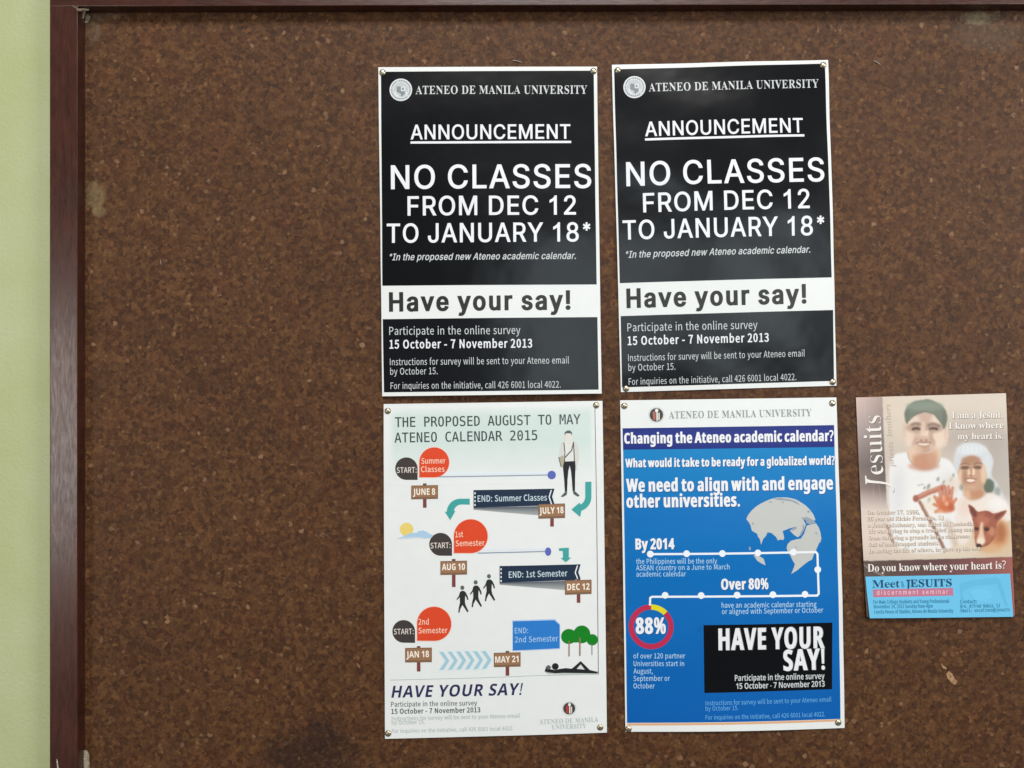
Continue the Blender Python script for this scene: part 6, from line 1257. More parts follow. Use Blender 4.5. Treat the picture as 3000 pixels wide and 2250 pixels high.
def blur(a, r):
    if r < 0.6: return a
    k = np.exp(-0.5 * (np.arange(-int(3 * r), int(3 * r) + 1) / r) ** 2); k /= k.sum()
    p = len(k) // 2
    a = np.apply_along_axis(lambda m: np.convolve(np.pad(m, p, mode='edge'), k, 'valid'), 0, a)
    return np.apply_along_axis(lambda m: np.convolve(np.pad(m, p, mode='edge'), k, 'valid'), 1, a)
def pmask(pts):
    m = np.zeros((CH, CW), bool)
    n = len(pts)
    for i in range(n):
        x1, y1 = pts[i]; x2, y2 = pts[(i + 1) % n]
        if y1 == y2: continue
        c = ((y1 <= YY) != (y2 <= YY)) & (XX < x1 + (YY - y1) / (y2 - y1) * (x2 - x1))
        m ^= c
    return m.astype(np.float32)
def smooth(pts, it=2):
    for _ in range(it):
        q = []
        for i in range(len(pts)):
            a, b = pts[i], pts[(i + 1) % len(pts)]
            q += [(a[0] * .75 + b[0] * .25, a[1] * .75 + b[1] * .25), (a[0] * .25 + b[0] * .75, a[1] * .25 + b[1] * .75)]
        pts = q
    return pts
def paint(mask, col, op=1.0):
    global canvas
    a = (mask * op)[..., None]
    canvas = canvas * (1 - a) + np.array(col, np.float32) * a
def shape(pts, col, bl=2.0, op=1.0, cv=E1, sm=2):
    q = [cv(*p) for p in pts]
    if sm: q = smooth(q, sm)
    m = pmask(q)
    paint(blur(m, bl), col, op)
def oval(cx, cy, rx, ry, col, bl=2.0, op=1.0, cv=E1, rot=0):
    x, y = cv(cx, cy); rx /= K3; ry /= K3
    c, s = math.cos(rot), math.sin(rot)
    dx, dy = XX - x, YY - y
    d = ((dx * c + dy * s) / rx) ** 2 + ((-dx * s + dy * c) / ry) ** 2
    paint(blur((d < 1).astype(np.float32), bl), col, op)
def stroke(pts, w, col, bl=1.0, op=1.0, cv=E1):
    m = np.zeros((CH, CW), np.float32)
    q = [cv(*p) for p in pts]
    for (x1, y1), (x2, y2) in zip(q[:-1], q[1:]):
        L2 = (x2 - x1) ** 2 + (y2 - y1) ** 2
        t = np.clip(((XX - x1) * (x2 - x1) + (YY - y1) * (y2 - y1)) / L2, 0, 1)
        m = np.maximum(m, (np.hypot(XX - x1 - t * (x2 - x1), YY - y1 - t * (y2 - y1)) < w / K3 / 2).astype(np.float32))
    paint(blur(m, bl), col, op)

# backdrop: warm beige, greyer to the right middle and pinker below
paint(np.ones((CH, CW), np.float32), (206, 192, 178))
oval(760, 300, 700, 420, (220, 206, 188), 30, 0.8)
oval(1650, 250, 500, 220, (216, 204, 188), 24, 0.7)
oval(1500, 620, 500, 200, (176, 164, 154), 26, 0.75)
oval(1850, 900, 260, 330, (168, 158, 150), 24, 0.7)
oval(1980, 1150, 160, 360, (186, 178, 170), 16, 0.7)
oval(600, 1500, 600, 400, (222, 210, 202), 30, 0.7)
oval(400, 460, 560, 260, (226, 208, 196), 24, 0.9, E2)
oval(1200, 620, 700, 200, (226, 210, 188), 26, 0.9, E2)
oval(1880, 560, 300, 260, (214, 186, 152), 20, 0.9, E2)
# the man's white shirt
F1 = conv(2640, 1150, 7.9); F2 = conv(2640, 1290, 4.609)
shape([(520, 870), (740, 815), (760, 870), (900, 1010), (1060, 990), (1150, 880), (1290, 930), (1380, 1100), (1420, 1300), (1460, 1500), (1400, 1900), (1200, 2100), (620, 2060), (540, 1800), (520, 1400)], (234, 233, 231), 2.5, 1, E1, 2)
oval(820, 1600, 200, 400, (240, 238, 234), 18, 0.7); oval(640, 1300, 70, 300, (206, 206, 210), 12, 0.5); oval(1250, 1250, 90, 220, (212, 210, 210), 12, 0.5)
stroke([(880, 1240), (950, 1225)], 16, (180, 178, 178), 1.2, 0.8)
# neck and collar
shape([(150, 1250), (880, 1250), (900, 1500), (820, 1640), (660, 1740), (500, 1760), (340, 1740), (200, 1600), (130, 1450)], (226, 194, 168), 2.0, 1, F1)
oval(520, 1560, 150, 130, (194, 142, 114), 5, 0.9, F1); oval(500, 1700, 200, 50, (204, 142, 118), 4, 0.7, F1); oval(700, 1440, 70, 130, (206, 160, 132), 4, 0.6, F1)
stroke([(135, 1400), (150, 1520), (240, 1640), (400, 1755), (560, 1775), (700, 1735), (830, 1630), (880, 1540)], 13, (172, 160, 150), 1.0, 0.8, F1)
# head
oval(70, 900, 36, 150, (216, 192, 172), 1.6, 1, F1); oval(75, 880, 20, 80, (196, 168, 148), 2, 0.7, F1)
oval(985, 950, 46, 165, (218, 194, 174), 1.6, 1, F1); oval(970, 920, 20, 90, (190, 162, 142), 2, 0.7, F1)
shape([(105, 760), (150, 640), (260, 540), (400, 475), (560, 445), (720, 485), (850, 600), (930, 760), (948, 900), (925, 1050), (865, 1190), (790, 1300), (660, 1390), (520, 1420), (380, 1390), (260, 1290), (170, 1160), (108, 950)], (212, 184, 164), 1.8, 1, F1)
oval(560, 620, 210, 130, (200, 170, 154), 6, 0.8, F1); oval(240, 640, 90, 80, (232, 212, 194), 5, 0.8, F1); oval(820, 680, 90, 110, (236, 216, 198), 5, 0.8, F1)
oval(850, 1000, 80, 170, (236, 214, 194), 5, 0.85, F1); oval(165, 950, 60, 170, (234, 212, 194), 5, 0.8, F1)
oval(330, 810, 130, 62, (176, 146, 128), 3.4, 0.8, F1); oval(715, 810, 130, 62, (174, 144, 126), 3.4, 0.8, F1)
stroke([(220, 740), (300, 712), (440, 742)], 34, (136, 112, 98), 1.6, 0.75, F1); stroke([(610, 752), (720, 722), (850, 770)], 34, (136, 112, 98), 1.6, 0.75, F1)
stroke([(250, 838), (320, 822), (400, 840)], 34, (88, 66, 56), 1.1, 0.9, F1); stroke([(640, 840), (720, 822), (800, 842)], 34, (88, 66, 56), 1.1, 0.9, F1)
oval(480, 900, 34, 130, (230, 206, 186), 3, 0.8, F1); oval(585, 990, 32, 70, (240, 218, 200), 2.4, 0.9, F1); oval(650, 1000, 30, 90, (186, 154, 134), 3, 0.7, F1)
oval(490, 1080, 84, 40, (206, 172, 152), 3, 0.9, F1); oval(440, 1100, 18, 14, (150, 116, 100), 1.4, 0.7, F1); oval(560, 1100, 18, 14, (150, 116, 100), 1.4, 0.7, F1)
stroke([(330, 1050), (275, 1130), (270, 1200)], 34, (190, 156, 138), 2.6, 0.7, F1); stroke([(680, 1060), (735, 1130), (730, 1200)], 34, (184, 150, 130), 2.6, 0.7, F1)
stroke([(330, 1165), (480, 1150), (660, 1160)], 26, (158, 118, 104), 1.6, 0.75, F1); shape([(350, 1175), (480, 1172), (650, 1172), (600, 1215), (480, 1235), (390, 1215)], (242, 228, 214), 1.2, 0.95, F1); stroke([(370, 1225), (480, 1255), (620, 1222)], 24, (180, 126, 110), 1.6, 0.7, F1)
oval(480, 1310, 90, 44, (186, 148, 124), 3, 0.7, F1); oval(300, 1330, 90, 60, (226, 196, 172), 4, 0.6, F1)
# his cap
shape([(45, 500), (70, 390), (140, 300), (250, 215), (380, 175), (480, 170), (560, 150), (680, 165), (780, 220), (900, 290), (990, 380), (1045, 520), (1040, 660), (990, 800), (950, 860), (905, 720), (820, 590), (740, 500), (640, 445), (540, 435), (430, 460), (320, 500), (220, 580), (150, 660), (110, 750), (70, 660)], (118, 126, 110), 1.5, 1, F1, 1)
oval(520, 320, 230, 60, (136, 146, 130), 4, 0.8, F1); oval(120, 540, 24, 70, (104, 108, 96), 2, 0.6, F1); oval(970, 620, 26, 110, (104, 106, 94), 2, 0.6, F1); stroke([(150, 640), (330, 490), (540, 432), (740, 495), (900, 700)], 20, (92, 98, 86), 1.4, 0.6, F1)
# woman: white hat and veil, hair, face
shape([(690, 330), (700, 200), (740, 100), (830, 40), (940, 25), (1060, 45), (1150, 110), (1210, 200), (1240, 280), (1220, 360), (1200, 470), (1260, 540), (1340, 660), (1390, 790), (1290, 760), (1180, 660), (1140, 500), (1000, 300), (860, 300), (790, 330), (760, 400), (745, 450), (715, 400)], (208, 211, 213), 2.2, 1, F2, 2)
oval(940, 120, 190, 70, (226, 229, 231), 6, 0.8, F2); oval(1150, 330, 50, 120, (218, 220, 222), 4, 0.7, F2)
for k in range(6): stroke([(790 + 62 * k, 150), (800 + 58 * k, 70)], 10, (186, 190, 194), 1.2, 0.45, F2)
oval(1170, 615, 72, 92, (92, 104, 88), 2.6, 0.95, F2); oval(1290, 690, 40, 60, (136, 142, 130), 3, 0.7, F2); oval(800, 625, 28, 46, (140, 136, 116), 2.6, 0.8, F2)
shape([(835, 600), (1095, 600), (1115, 690), (1060, 780), (960, 812), (870, 790), (835, 720)], (204, 158, 126), 1.8, 1, F2)
oval(1010, 720, 90, 60, (188, 136, 104), 4, 0.8, F2); oval(880, 730, 36, 60, (222, 182, 152), 3, 0.7, F2)
shape([(750, 440), (770, 335), (820, 250), (900, 205), (980, 205), (1060, 260), (1120, 360), (1145, 470), (1130, 560), (1080, 640), (1000, 690), (900, 680), (830, 610), (770, 520)], (196, 156, 128), 1.6, 1, F2)
oval(930, 265, 120, 52, (172, 126, 100), 4, 0.8, F2); oval(1100, 450, 36, 120, (228, 198, 170), 3.4, 0.9, F2); oval(785, 490, 30, 90, (232, 200, 174), 3.2, 0.9, F2); oval(845, 490, 36, 90, (172, 130, 104), 3.6, 0.8, F2)
oval(850, 366, 56, 22, (104, 74, 60), 1.4, 0.85, F2); oval(1015, 362, 54, 22, (104, 74, 60), 1.4, 0.85, F2)
stroke([(800, 320), (850, 305), (905, 325)], 16, (120, 88, 72), 1.2, 0.7, F2); stroke([(970, 322), (1020, 300), (1075, 318)], 16, (120, 88, 72), 1.2, 0.7, F2)
oval(900, 440, 18, 50, (238, 204, 176), 1.6, 0.9, F2); oval(962, 432, 22, 50, (240, 208, 180), 1.6, 0.9, F2); oval(930, 400, 12, 70, (176, 132, 106), 1.6, 0.7, F2); oval(930, 474, 44, 10, (158, 112, 90), 1.4, 0.7, F2)
stroke([(850, 525), (925, 508), (1000, 522)], 14, (152, 98, 82), 1.2, 0.75, F2); shape([(862, 530), (925, 520), (990, 528), (960, 556), (925, 562), (885, 554)], (240, 222, 208), 0.9, 1, F2); stroke([(870, 562), (925, 580), (985, 558)], 14, (180, 116, 98), 1.2, 0.75, F2)
oval(930, 630, 60, 24, (212, 172, 144), 3, 0.7, F2)
# her white shirt
shape([(735, 830), (820, 720), (850, 790), (930, 822), (1020, 812), (1110, 755), (1175, 690), (1300, 745), (1420, 840), (1490, 960), (1490, 1110), (960, 1110), (900, 1400), (700, 1400), (715, 1000)], (234, 222, 212), 2.6, 1, F2, 2)
oval(1300, 850, 130, 80, (240, 237, 234), 8, 0.9, F2); oval(840, 900, 70, 120, (230, 206, 192), 8, 0.8, F2)
# sprigs, the wooden crutch and the raised hand
for (x, y, r) in ((355, 620, 20), (485, 520, 16), (560, 560, 15), (690, 470, 15), (365, 800, 18), (300, 640, 12), (660, 530, 14)): oval(x, y, r, r * 1.9, (144, 146, 130), 1.6, 0.8, F2, 0.4)
oval(680, 600, 90, 110, (226, 208, 190), 8, 0.7, F2); oval(430, 850, 140, 120, (230, 216, 190), 8, 0.6, F2)
stroke([(190, 780), (360, 700), (560, 628)], 66, (184, 122, 100), 1.6, 1, F2); stroke([(210, 762), (360, 684), (540, 612)], 18, (216, 162, 140), 1.4, 0.8, F2); oval(188, 785, 38, 42, (168, 104, 86), 1.6, 1, F2)
stroke([(240, 830), (330, 1000), (400, 1120), (480, 1290), (560, 1450)], 40, (142, 98, 80), 1.8, 0.9, F2); stroke([(262, 830), (352, 1000), (420, 1120)], 12, (214, 182, 158), 1.2, 0.8, F2)
for (p, q) in (((520, 760), (500, 640)), ((570, 750), (560, 615)), ((620, 760), (625, 620)), ((660, 790), (680, 640)), ((480, 830), (440, 760)), ((470, 880), (430, 860)), ((690, 840), (730, 790)), ((500, 930), (450, 960))):
    stroke([p, q], 36, (206, 132, 102), 1.6, 0.95, F2)
for (p, q) in (((545, 740), (535, 620)), ((595, 750), (590, 640)), ((480, 760), (520, 830)), ((640, 730), (650, 660))): stroke([p, q], 14, (140, 76, 58), 1.2, 0.7, F2)
oval(580, 840, 110, 90, (206, 122, 84), 3, 1, F2); oval(600, 910, 100, 60, (202, 110, 70), 3, 0.9, F2); oval(660, 900, 40, 50, (184, 92, 58), 3, 0.8, F2); oval(600, 850, 24, 30, (236, 184, 150), 2, 0.8, F2); oval(500, 950, 50, 24, (220, 156, 118), 2.4, 0.8, F2); oval(560, 780, 18, 40, (236, 186, 156), 2, 0.7, F2)
stroke([(500, 380), (520, 470), (580, 610)], 34, (146, 112, 98), 2.0, 0.75, E2); stroke([(1240, 330), (1290, 430), (1330, 600)], 60, (184, 146, 118), 6, 0.6, E2)
# dog
shape([(960, 1100), (1240, 1000), (1360, 1060), (1440, 1160), (1450, 1330), (1380, 1430), (1220, 1490), (1080, 1490), (1000, 1420)], (206, 148, 104), 6, 0.95, F2); oval(1330, 1240, 64, 120, (166, 102, 66), 5, 0.85, F2); oval(1270, 1330, 50, 70, (186, 122, 82), 5, 0.7, F2); oval(1200, 1450, 110, 50, (216, 176, 134), 7, 0.8, F2)
shape([(885, 850), (960, 890), (1020, 965), (1080, 950), (1160, 945), (1225, 992), (1275, 978), (1345, 955), (1430, 936), (1385, 1005), (1325, 1065), (1275, 1115), (1272, 1200), (1262, 1280), (1230, 1340), (1185, 1395), (1130, 1425), (1080, 1430), (1055, 1452), (1005, 1446), (985, 1390), (980, 1290), (972, 1200), (962, 1110), (940, 1030), (908, 950)], (158, 90, 68), 1.0, 1, F2, 1)
shape([(900, 875), (960, 905), (1012, 980), (995, 1050), (945, 1000)], (104, 54, 48), 1.6, 0.8, F2, 1); shape([(1240, 1040), (1290, 990), (1405, 950), (1340, 1010), (1265, 1075)], (112, 58, 50), 1.6, 0.8, F2, 1)
oval(1090, 1075, 84, 80, (184, 114, 88), 4, 0.8, F2); oval(1205, 1230, 52, 60, (200, 138, 106), 3.4, 0.85, F2); oval(1150, 1320, 56, 62, (174, 106, 80), 3.4, 0.8, F2); oval(1000, 1262, 18, 66, (188, 122, 96), 2.4, 0.7, F2); oval(1170, 1000, 60, 30, (142, 74, 58), 3, 0.6, F2)
shape([(1056, 1100), (1098, 1100), (1092, 1220), (1112, 1300), (1124, 1385), (1066, 1416), (1004, 1392), (1022, 1290), (1046, 1200)], (232, 204, 178), 2.2, 0.9, F2, 1); oval(1056, 1356, 50, 44, (238, 220, 200), 2.4, 0.9, F2); stroke([(1010, 1436), (1060, 1440), (1110, 1412)], 10, (120, 84, 70), 1.4, 0.7, F2)
oval(1006, 1190, 27, 22, (70, 38, 30), 1.3, 0.95, F2); oval(1142, 1196, 34, 24, (74, 40, 32), 1.3, 0.95, F2); stroke([(1105, 1172), (1145, 1164), (1185, 1182)], 12, (116, 62, 50), 1.4, 0.7, F2)
oval(1036, 1414, 32, 24, (52, 50, 46), 1.3, 1, F2)

# left strip with its own dark tones
edge = [E1(100, 120), E1(437, 120), E1(455, 640), E1(480, 1180), E1(492, 1480), E1(520, 1540), E1(470, 1560), E1(250, 1540), E1(130, 1500)]
base = canvas.copy()
m = pmask(edge)
t = np.clip((YY - 1160) / 330.0, 0, 1)
strip = np.stack([np.interp(t, (0, .12, .3, .62, .8, 1), c) for c in ((190, 176, 154, 112, 128, 178), (166, 156, 140, 100, 112, 156), (158, 148, 136, 96, 106, 150))], -1)
fade = np.clip((1500 - YY) / 70.0, 0, 1)
lightx = 1 + 0.16 * np.clip((2560 - XX) / 55, -1, 1)
a = (blur(m, 0.8) * fade)[..., None]
canvas = canvas * (1 - a) + np.clip(strip * lightx[..., None], 0, 255) * a
stroke([(330, 1180), (322, 1480)], 6, (190, 176, 170), 0.8, 0.6); stroke([(392, 1230), (425, 1460)], 6, (190, 176, 170), 0.8, 0.6); stroke([(210, 190), (240, 500)], 8, (206, 190, 184), 1.2, 0.5)
# brown band at the foot
band = [E2(160, 822), E2(2100, 768), E2(2120, 1600), E2(160, 1600)]
m = pmask(band)
gx = np.clip((XX - 2525) / 430.0, 0, 1)[..., None]
bc = np.array((92, 76, 70), np.float32) * (1 - gx) + np.array((150, 90, 82), np.float32) * gx
bc = np.where((gx < 0.5), np.array((92, 78, 70), np.float32) * (1 - gx * 2) + np.array((98, 66, 66), np.float32) * gx * 2, np.array((98, 66, 66), np.float32) * (2 - gx * 2) + np.array((156, 92, 86), np.float32) * (gx * 2 - 1))
a = blur(m, 0.7)[..., None]
canvas = canvas * (1 - a) + bc * a
stroke([(180, 820), (1200, 795), (2055, 770)], 8, (96, 78, 70), 0.8, 0.6, E2)
stroke([(190, 850), (280, 930), (450, 1000)], 14, (206, 190, 178), 1, 0.6, E2)
lut = np.array([lin(i) for i in range(256)], np.float32)
lincan = lut[np.clip(canvas, 0, 255).astype(np.uint8)]
def c_can(x, y, u, v):
    i = min(max(int(round(y - OY)), 0), CH - 1); j = min(max(int(round(x - OX)), 0), CW - 1)
    return tuple(lincan[i, j])

def h5(u, v):
    b = max(0.0, (v - 0.45) / 0.55)
    return 0.0015 + 0.0016 * math.sin(math.pi * u) * (1 - 0.5 * v) + 0.0042 * b * b * (1 - 0.55 * u) + ripple(u, v, 41, 0.00012)
sh5 = Sheet(E1(112, 146), E1(1980, 93), (2969.0, 1800.5), (2534.5, 1803.5), h5)
fly = tag(sh5.empty("photo_flyer"), "sepia photo flyer of two smiling people and a dog with white serif lettering", "flyer")
P = Print(sh5); P.quad(*[tuple(p) for p in sh5.c], WHITE, 0); P.build("paper_sheet", fly, True, 0.00026)
P = Print(sh5); P.gridfill(*[tuple(p) for p in sh5.c], 216, 316, c_can, ink("flyer_printed_tones", None, 0.4), 1); P.build("printed_photo", fly, False)
FW = ink("flyer_white_letter", (240, 234, 226)); FS = ink("flyer_letter_shadow", (88, 72, 66)); FC = ink("flyer_cream_letter", (236, 222, 206)); FG = ink("flyer_faint_letter", (180, 168, 156))
P = Print(sh5)
a, b = E1(450, 1100), E1(415, 368)
P.text('K', "esuits", (a[0] + 1.2, a[1] + 1.5), (b[0] + 1.2, b[1] + 1.5), 52, FS, 2.2, off=(-30, -14)); P.text('K', "esuits", a, b, 52, FW, 2.8, off=(-30, -14))
jp = [E1(*p) for p in ((222, 1120), (238, 1120), (246, 1160), (300, 1178), (420, 1190), (500, 1205), (560, 1240), (582, 1275), (582, 1310), (572, 1324), (562, 1318), (570, 1290), (540, 1256), (480, 1226), (400, 1216), (290, 1210), (246, 1206), (240, 1226), (228, 1226))]
P.poly([(x + 1.2, y + 1.4) for x, y in jp], FS, 2.2); P.poly(jp, FW, 2.8)
P.build("title_lettering", fly)
P = Print(sh5); P.text('R', "priests  brothers", E1(588, 1010), E1(530, 236), 15, FG, 2.2, shear=0.2, track=40); P.build("faint_lettering", fly)
P = Print(sh5)
for (s, q0, q1) in (("I am a Jesuit.", E1(1298, 406), E1(1935, 399)), ("I know where", E1(1258, 539), E1(1945, 527)), ("my heart is.", E1(1370, 668), E1(1946, 660))):
    P.text('K', s, (q0[0] + 1.3, q0[1] + 1.5), (q1[0] + 1.3, q1[1] + 1.5), 18.5, FS, 2.2); P.text('K', s, q0, q1, 18.5, FW, 2.8)
P.build("quote_lettering", fly)
P = Print(sh5)
FS2 = ink("flyer_small_shadow", (124, 104, 92))
for (s, q0, q1) in (("On October 17, 1996,", E2(245, 237), E2(895, 233)), ("26 year old Richie Fernando, SJ", E2(250, 320), E2(1195, 302)), ("a Jesuit missionary, was killed in Cambodia.", E2(255, 398), E2(1580, 374)),
        ("He was trying to stop a troubled young man", E2(262, 472), E2(1572, 444)), ("from throwing a grenade into a classroom", E2(265, 556), E2(1515, 528)), ("full of handicapped students.", E2(265, 636), E2(1135, 614)), ("In saving the life of others, he gave up his own.", E2(265, 718), E2(1670, 680))):
    P.text('K', s, (q0[0] + 1.4, q0[1] + 1.4), (q1[0] + 1.4, q1[1] + 1.4), 12.0, FS2, 2.2); P.text('K', s, q0, q1, 12.0, FC, 2.8)
P.build("story_lettering", fly)
P = Print(sh5)
q0, q1 = E2(250, 950), E2(1972, 912)
P.text('K', "Do you know where your heart is?", (q0[0] + 1.2, q0[1] + 1.4), (q1[0] + 1.2, q1[1] + 1.4), 22, ink("band_letter_shadow", (58, 42, 42)), 2.2); P.text('K', "Do you know where your heart is?", q0, q1, 22, FW, 2.8)
P.build("question_lettering", fly)

# the blue slip stuck over the flyer's foot
def h6(u, v):
    x, y = sh6.at(u, v)
    a, b = sh5.uv(x, y)
    return h5(min(max(a, 0), 1), min(max(b, 0), 1)) + 0.0009 + 0.0012 * v * v * (1 - 0.6 * u)
sh6 = Sheet(E2(219, 1010), E2(2020, 974), E2(2052, 1506), E2(258, 1516), h6)
slip = tag(sh6.empty("paper_slip"), "bright sky blue seminar slip stuck over the foot of the photo flyer", "paper slip")
SKY = ink("sky_blue_paper", (106, 190, 228), 0.6, 0.3)
P = Print(sh6); P.quad(*[tuple(p) for p in sh6.c], SKY, 0); P.build("paper_sheet", slip, True, 0.0002)
INK1 = ink("slip_navy_letter", (28, 74, 112)); INK2 = ink("slip_blue_letter", (52, 134, 170)); INK3 = ink("slip_tone", (98, 182, 220), 0.6, 0.3); MAU = ink("slip_mauve_bar", (190, 116, 142), 0.6, 0.3); MAT = ink("slip_pink_letter", (238, 200, 208))
P = Print(sh6)
P.text('K', "Meet", E2(305, 1146), E2(640, 1139), 22, INK1, 2.5, off=(-20, 2))
P.text('K', "the", E2(704, 1136), E2(676, 1060), 8, INK2, 2.5, off=(10, 10))
P.text('K', "ESUITS", E2(775, 1136), E2(1288, 1126), 21.5, INK1, 2.5, off=(10, 6))
P.poly([E2(*p) for p in ((726, 1046), (770, 1045), (770, 1062), (762, 1064), (762, 1130), (752, 1158), (738, 1160), (740, 1064), (726, 1062))], INK1, 2.5)
P.build("title_lettering", slip)
P = Print(sh6); P.quad(E2(308, 1166), E2(1300, 1146), E2(1306, 1240), E2(312, 1262), MAU, 1); P.text('S', "discernment seminar", E2(356, 1232), E2(1238, 1218), 13, MAT, 2.5, off=(20, 10), track=330); P.build("seminar_bar", slip)
P = Print(sh6)
for (s, q0, q1) in (("For Male College Students and Young Professionals", E2(310, 1340), E2(1255, 1328)), ("November 24, 2013 Sunday 9am-4pm", E2(315, 1396), E2(1045, 1388)), ("Loyola House of Studies, Ateneo de Manila University", E2(318, 1458), E2(1300, 1448)),
                    ("Contact:", E2(1390, 1338), E2(1598, 1334))):
    P.text('H', s, q0, q1, 10.5, INK2, 2.5, off=(18, 12))
P.text('M', "Bro. Alfred Babia, SJ", E2(1392, 1392), E2(1885, 1385), 10, INK2, 2.5, off=(16, 10)); P.text('M', "Email: vocations@jesuits", E2(1393, 1446), E2(2008, 1436), 10, INK2, 2.5, off=(16, 10))
P.build("detail_lettering", slip)
P = Print(sh6); P.poly([E2(*p) for p in ((1385, 1100), (1500, 1060), (1860, 1015), (1900, 1060), (1990, 1370), (1960, 1372), (1860, 1100), (1600, 1120), (1500, 1150), (1420, 1200), (1440, 1300), (1400, 1300))], INK3, 1); P.poly([E2(*p) for p in ((1500, 1200), (1600, 1160), (1760, 1180), (1800, 1260), (1700, 1320), (1560, 1300))], ink("slip_pale_tone", (110, 194, 230), 0.6, 0.3), 1.3); P.build("faint_picture", slip)

# ------------------------------------------------------------------ thumb tacks
def tack_mat():
    m, t, p = nt("worn_brass")
    tc = t.nodes.new("ShaderNodeTexCoord")
    n = t.nodes.new("ShaderNodeTexNoise"); n.inputs["Scale"].default_value = 260; n.inputs["Detail"].default_value = 4
    t.links.new(tc.outputs["Object"], n.inputs["Vector"])
    r = t.nodes.new("ShaderNodeValToRGB")
    r.color_ramp.elements[0].position = 0.35; r.color_ramp.elements[0].color = (0.42, 0.35, 0.22, 1)
    r.color_ramp.elements[1].position = 0.65; r.color_ramp.elements[1].color = (0.70, 0.62, 0.46, 1)
    t.links.new(n.outputs["Fac"], r.inputs["Fac"]); t.links.new(r.outputs["Color"], p.inputs["Base Color"])
    p.inputs["Metallic"].default_value = 0.9; p.inputs["Roughness"].default_value = 0.3
    return m
TK = tack_mat()
def tack_meshes():
    prof = [(0.0, 0.0021), (0.0010, 0.00205), (0.0020, 0.00185), (0.0029, 0.00150), (0.0036, 0.00100), (0.0041, 0.00048), (0.0044, 0.00018), (0.0044, 0.0), (0.0038, 0.00015), (0.0, 0.0003)]
    bm = bmesh.new(); n = 28; rings = []
    for (r, h) in prof:
        if r == 0: rings.append([bm.verts.new((0, -h, 0))])
        else: rings.append([bm.verts.new((r * math.cos(2 * math.pi * i / n), -h, r * math.sin(2 * math.pi * i / n))) for i in range(n)])
    for a, b in zip(rings[:-1], rings[1:]):
        for i in range(n):
            j = (i + 1) % n
            if len(a) == 1: bm.faces.new((a[0], b[i], b[j]))
            elif len(b) == 1: bm.faces.new((a[i], b[0], a[j]))
            else: bm.faces.new((a[i], b[i], b[j], a[j]))
    bmesh.ops.recalc_face_normals(bm, faces=bm.faces)
    for f in bm.faces: f.smooth = True
    head = bpy.data.meshes.new("head"); bm.to_mesh(head); bm.free(); head.materials.append(TK)
    bm = bmesh.new()
    bmesh.ops.create_cone(bm, cap_ends=True, segments=10, radius1=0.0005, radius2=0.00005, depth=0.0075)
    for v in bm.verts: v.co = Vector((v.co.x, 0.0035 + v.co.z, v.co.y))
    pin = bpy.data.meshes.new("pin"); bm.to_mesh(pin); bm.free(); pin.materials.append(TK)
    return head, pin
HEAD, PIN = tack_meshes()
CN = {'tl': 'upper left', 'tr': 'upper right', 'bl': 'lower left', 'br': 'lower right'}
TACKS = [(sh1, 1121.7, 213.7, 'tl', "upright black poster"), (sh1, 1738, 210.5, 'tr', "upright black poster"),
         (sh2, 1808.8, 208.8, 'tl', "tilted black poster"), (sh2, 2409.4, 192.5, 'tr', "tilted black poster"), (sh2, 1833.2, 1138, 'bl', "tilted black poster"), (sh2, 2438, 1119, 'br', "tilted black poster"),
         (sh3, 1137, 1203.7, 'tl', "white calendar poster"), (sh3, 1745.6, 1187, 'tr', "white calendar poster"), (sh3, 1138, 2146.3, 'bl', "white calendar poster"), (sh3, 1757.6, 2129, 'br', "white calendar poster"),
         (sh4, 1828.6, 1189, 'tl', "blue survey poster"), (sh4, 2436.5, 1180.7, 'tr', "blue survey poster"), (sh4, 1840.6, 2133.7, 'bl', "blue survey poster"), (sh4, 2453.6, 2114.7, 'br', "blue survey poster")]
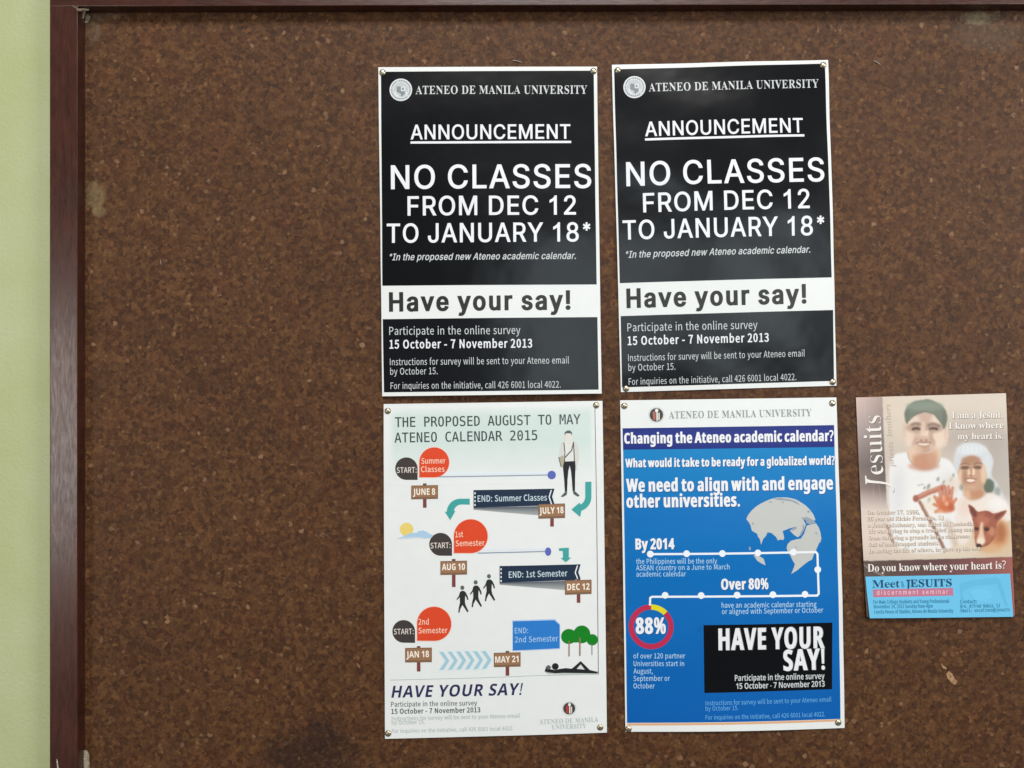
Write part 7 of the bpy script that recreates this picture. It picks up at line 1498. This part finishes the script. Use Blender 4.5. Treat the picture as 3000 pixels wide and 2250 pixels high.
for i, (sh, px, py, c, what) in enumerate(TACKS):
    w = sh.world(px, py, 4.5)
    o = empty("thumb_tack", w, (math.radians(random.uniform(-7, 7)), random.uniform(0, 6), math.radians(random.uniform(-7, 7))))
    tag(o, "round brass tack pinning the %s corner of the %s" % (CN[c], what), "thumb tack", "brass thumb tacks pinning the posters")
    for me_, nm in ((HEAD, "head"), (PIN, "pin")):
        k = bpy.data.objects.new(nm, me_); COL.objects.link(k); k.parent = o

# ------------------------------------------------------------------ stray staples left in the cork
STEEL, t_, p_ = nt("staple_steel"); p_.inputs["Base Color"].default_value = (0.7, 0.68, 0.64, 1); p_.inputs["Metallic"].default_value = 0.8; p_.inputs["Roughness"].default_value = 0.35
n_ = t_.nodes.new("ShaderNodeTexNoise"); n_.inputs["Scale"].default_value = 400; t_.links.new(n_.outputs["Fac"], p_.inputs["Roughness"])
def staple(px, py, ang, ln, label):
    me_ = bpy.data.meshes.new("staple")
    bm = bmesh.new()
    r = 0.00042; L = ln / S / 2
    path = [(-L, 0.002), (-L, -0.0008), (-L * 0.7, -0.0014), (0, -0.0017), (L * 0.7, -0.0013), (L, -0.0007), (L, 0.002)]
    prev = None
    for (x, y) in path:
        ring = [bm.verts.new((x, y + r * math.sin(a), r * math.cos(a))) for a in (0.4, 1.97, 3.54, 5.11)]
        if prev:
            for i in range(4): bm.faces.new((prev[i], prev[(i + 1) % 4], ring[(i + 1) % 4], ring[i]))
        prev = ring
    bmesh.ops.recalc_face_normals(bm, faces=bm.faces)
    bm.to_mesh(me_); bm.free(); me_.materials.append(STEEL)
    o = bpy.data.objects.new("staple", me_); COL.objects.link(o)
    o.location = (wx(px), 0, wz(py)); o.rotation_euler = (0, math.radians(ang), 0)
    tag(o, label, "staple", "stray staples in the cork")
staple(1516, 180, 14, 26, "bent staple left in the cork just above the upright black poster")
staple(2569, 184, 32, 22, "bent staple left in the cork just right of the tilted black poster")
staple(472, 769, 80, 13, "tiny bent staple left in the empty cork near the frame's upright")
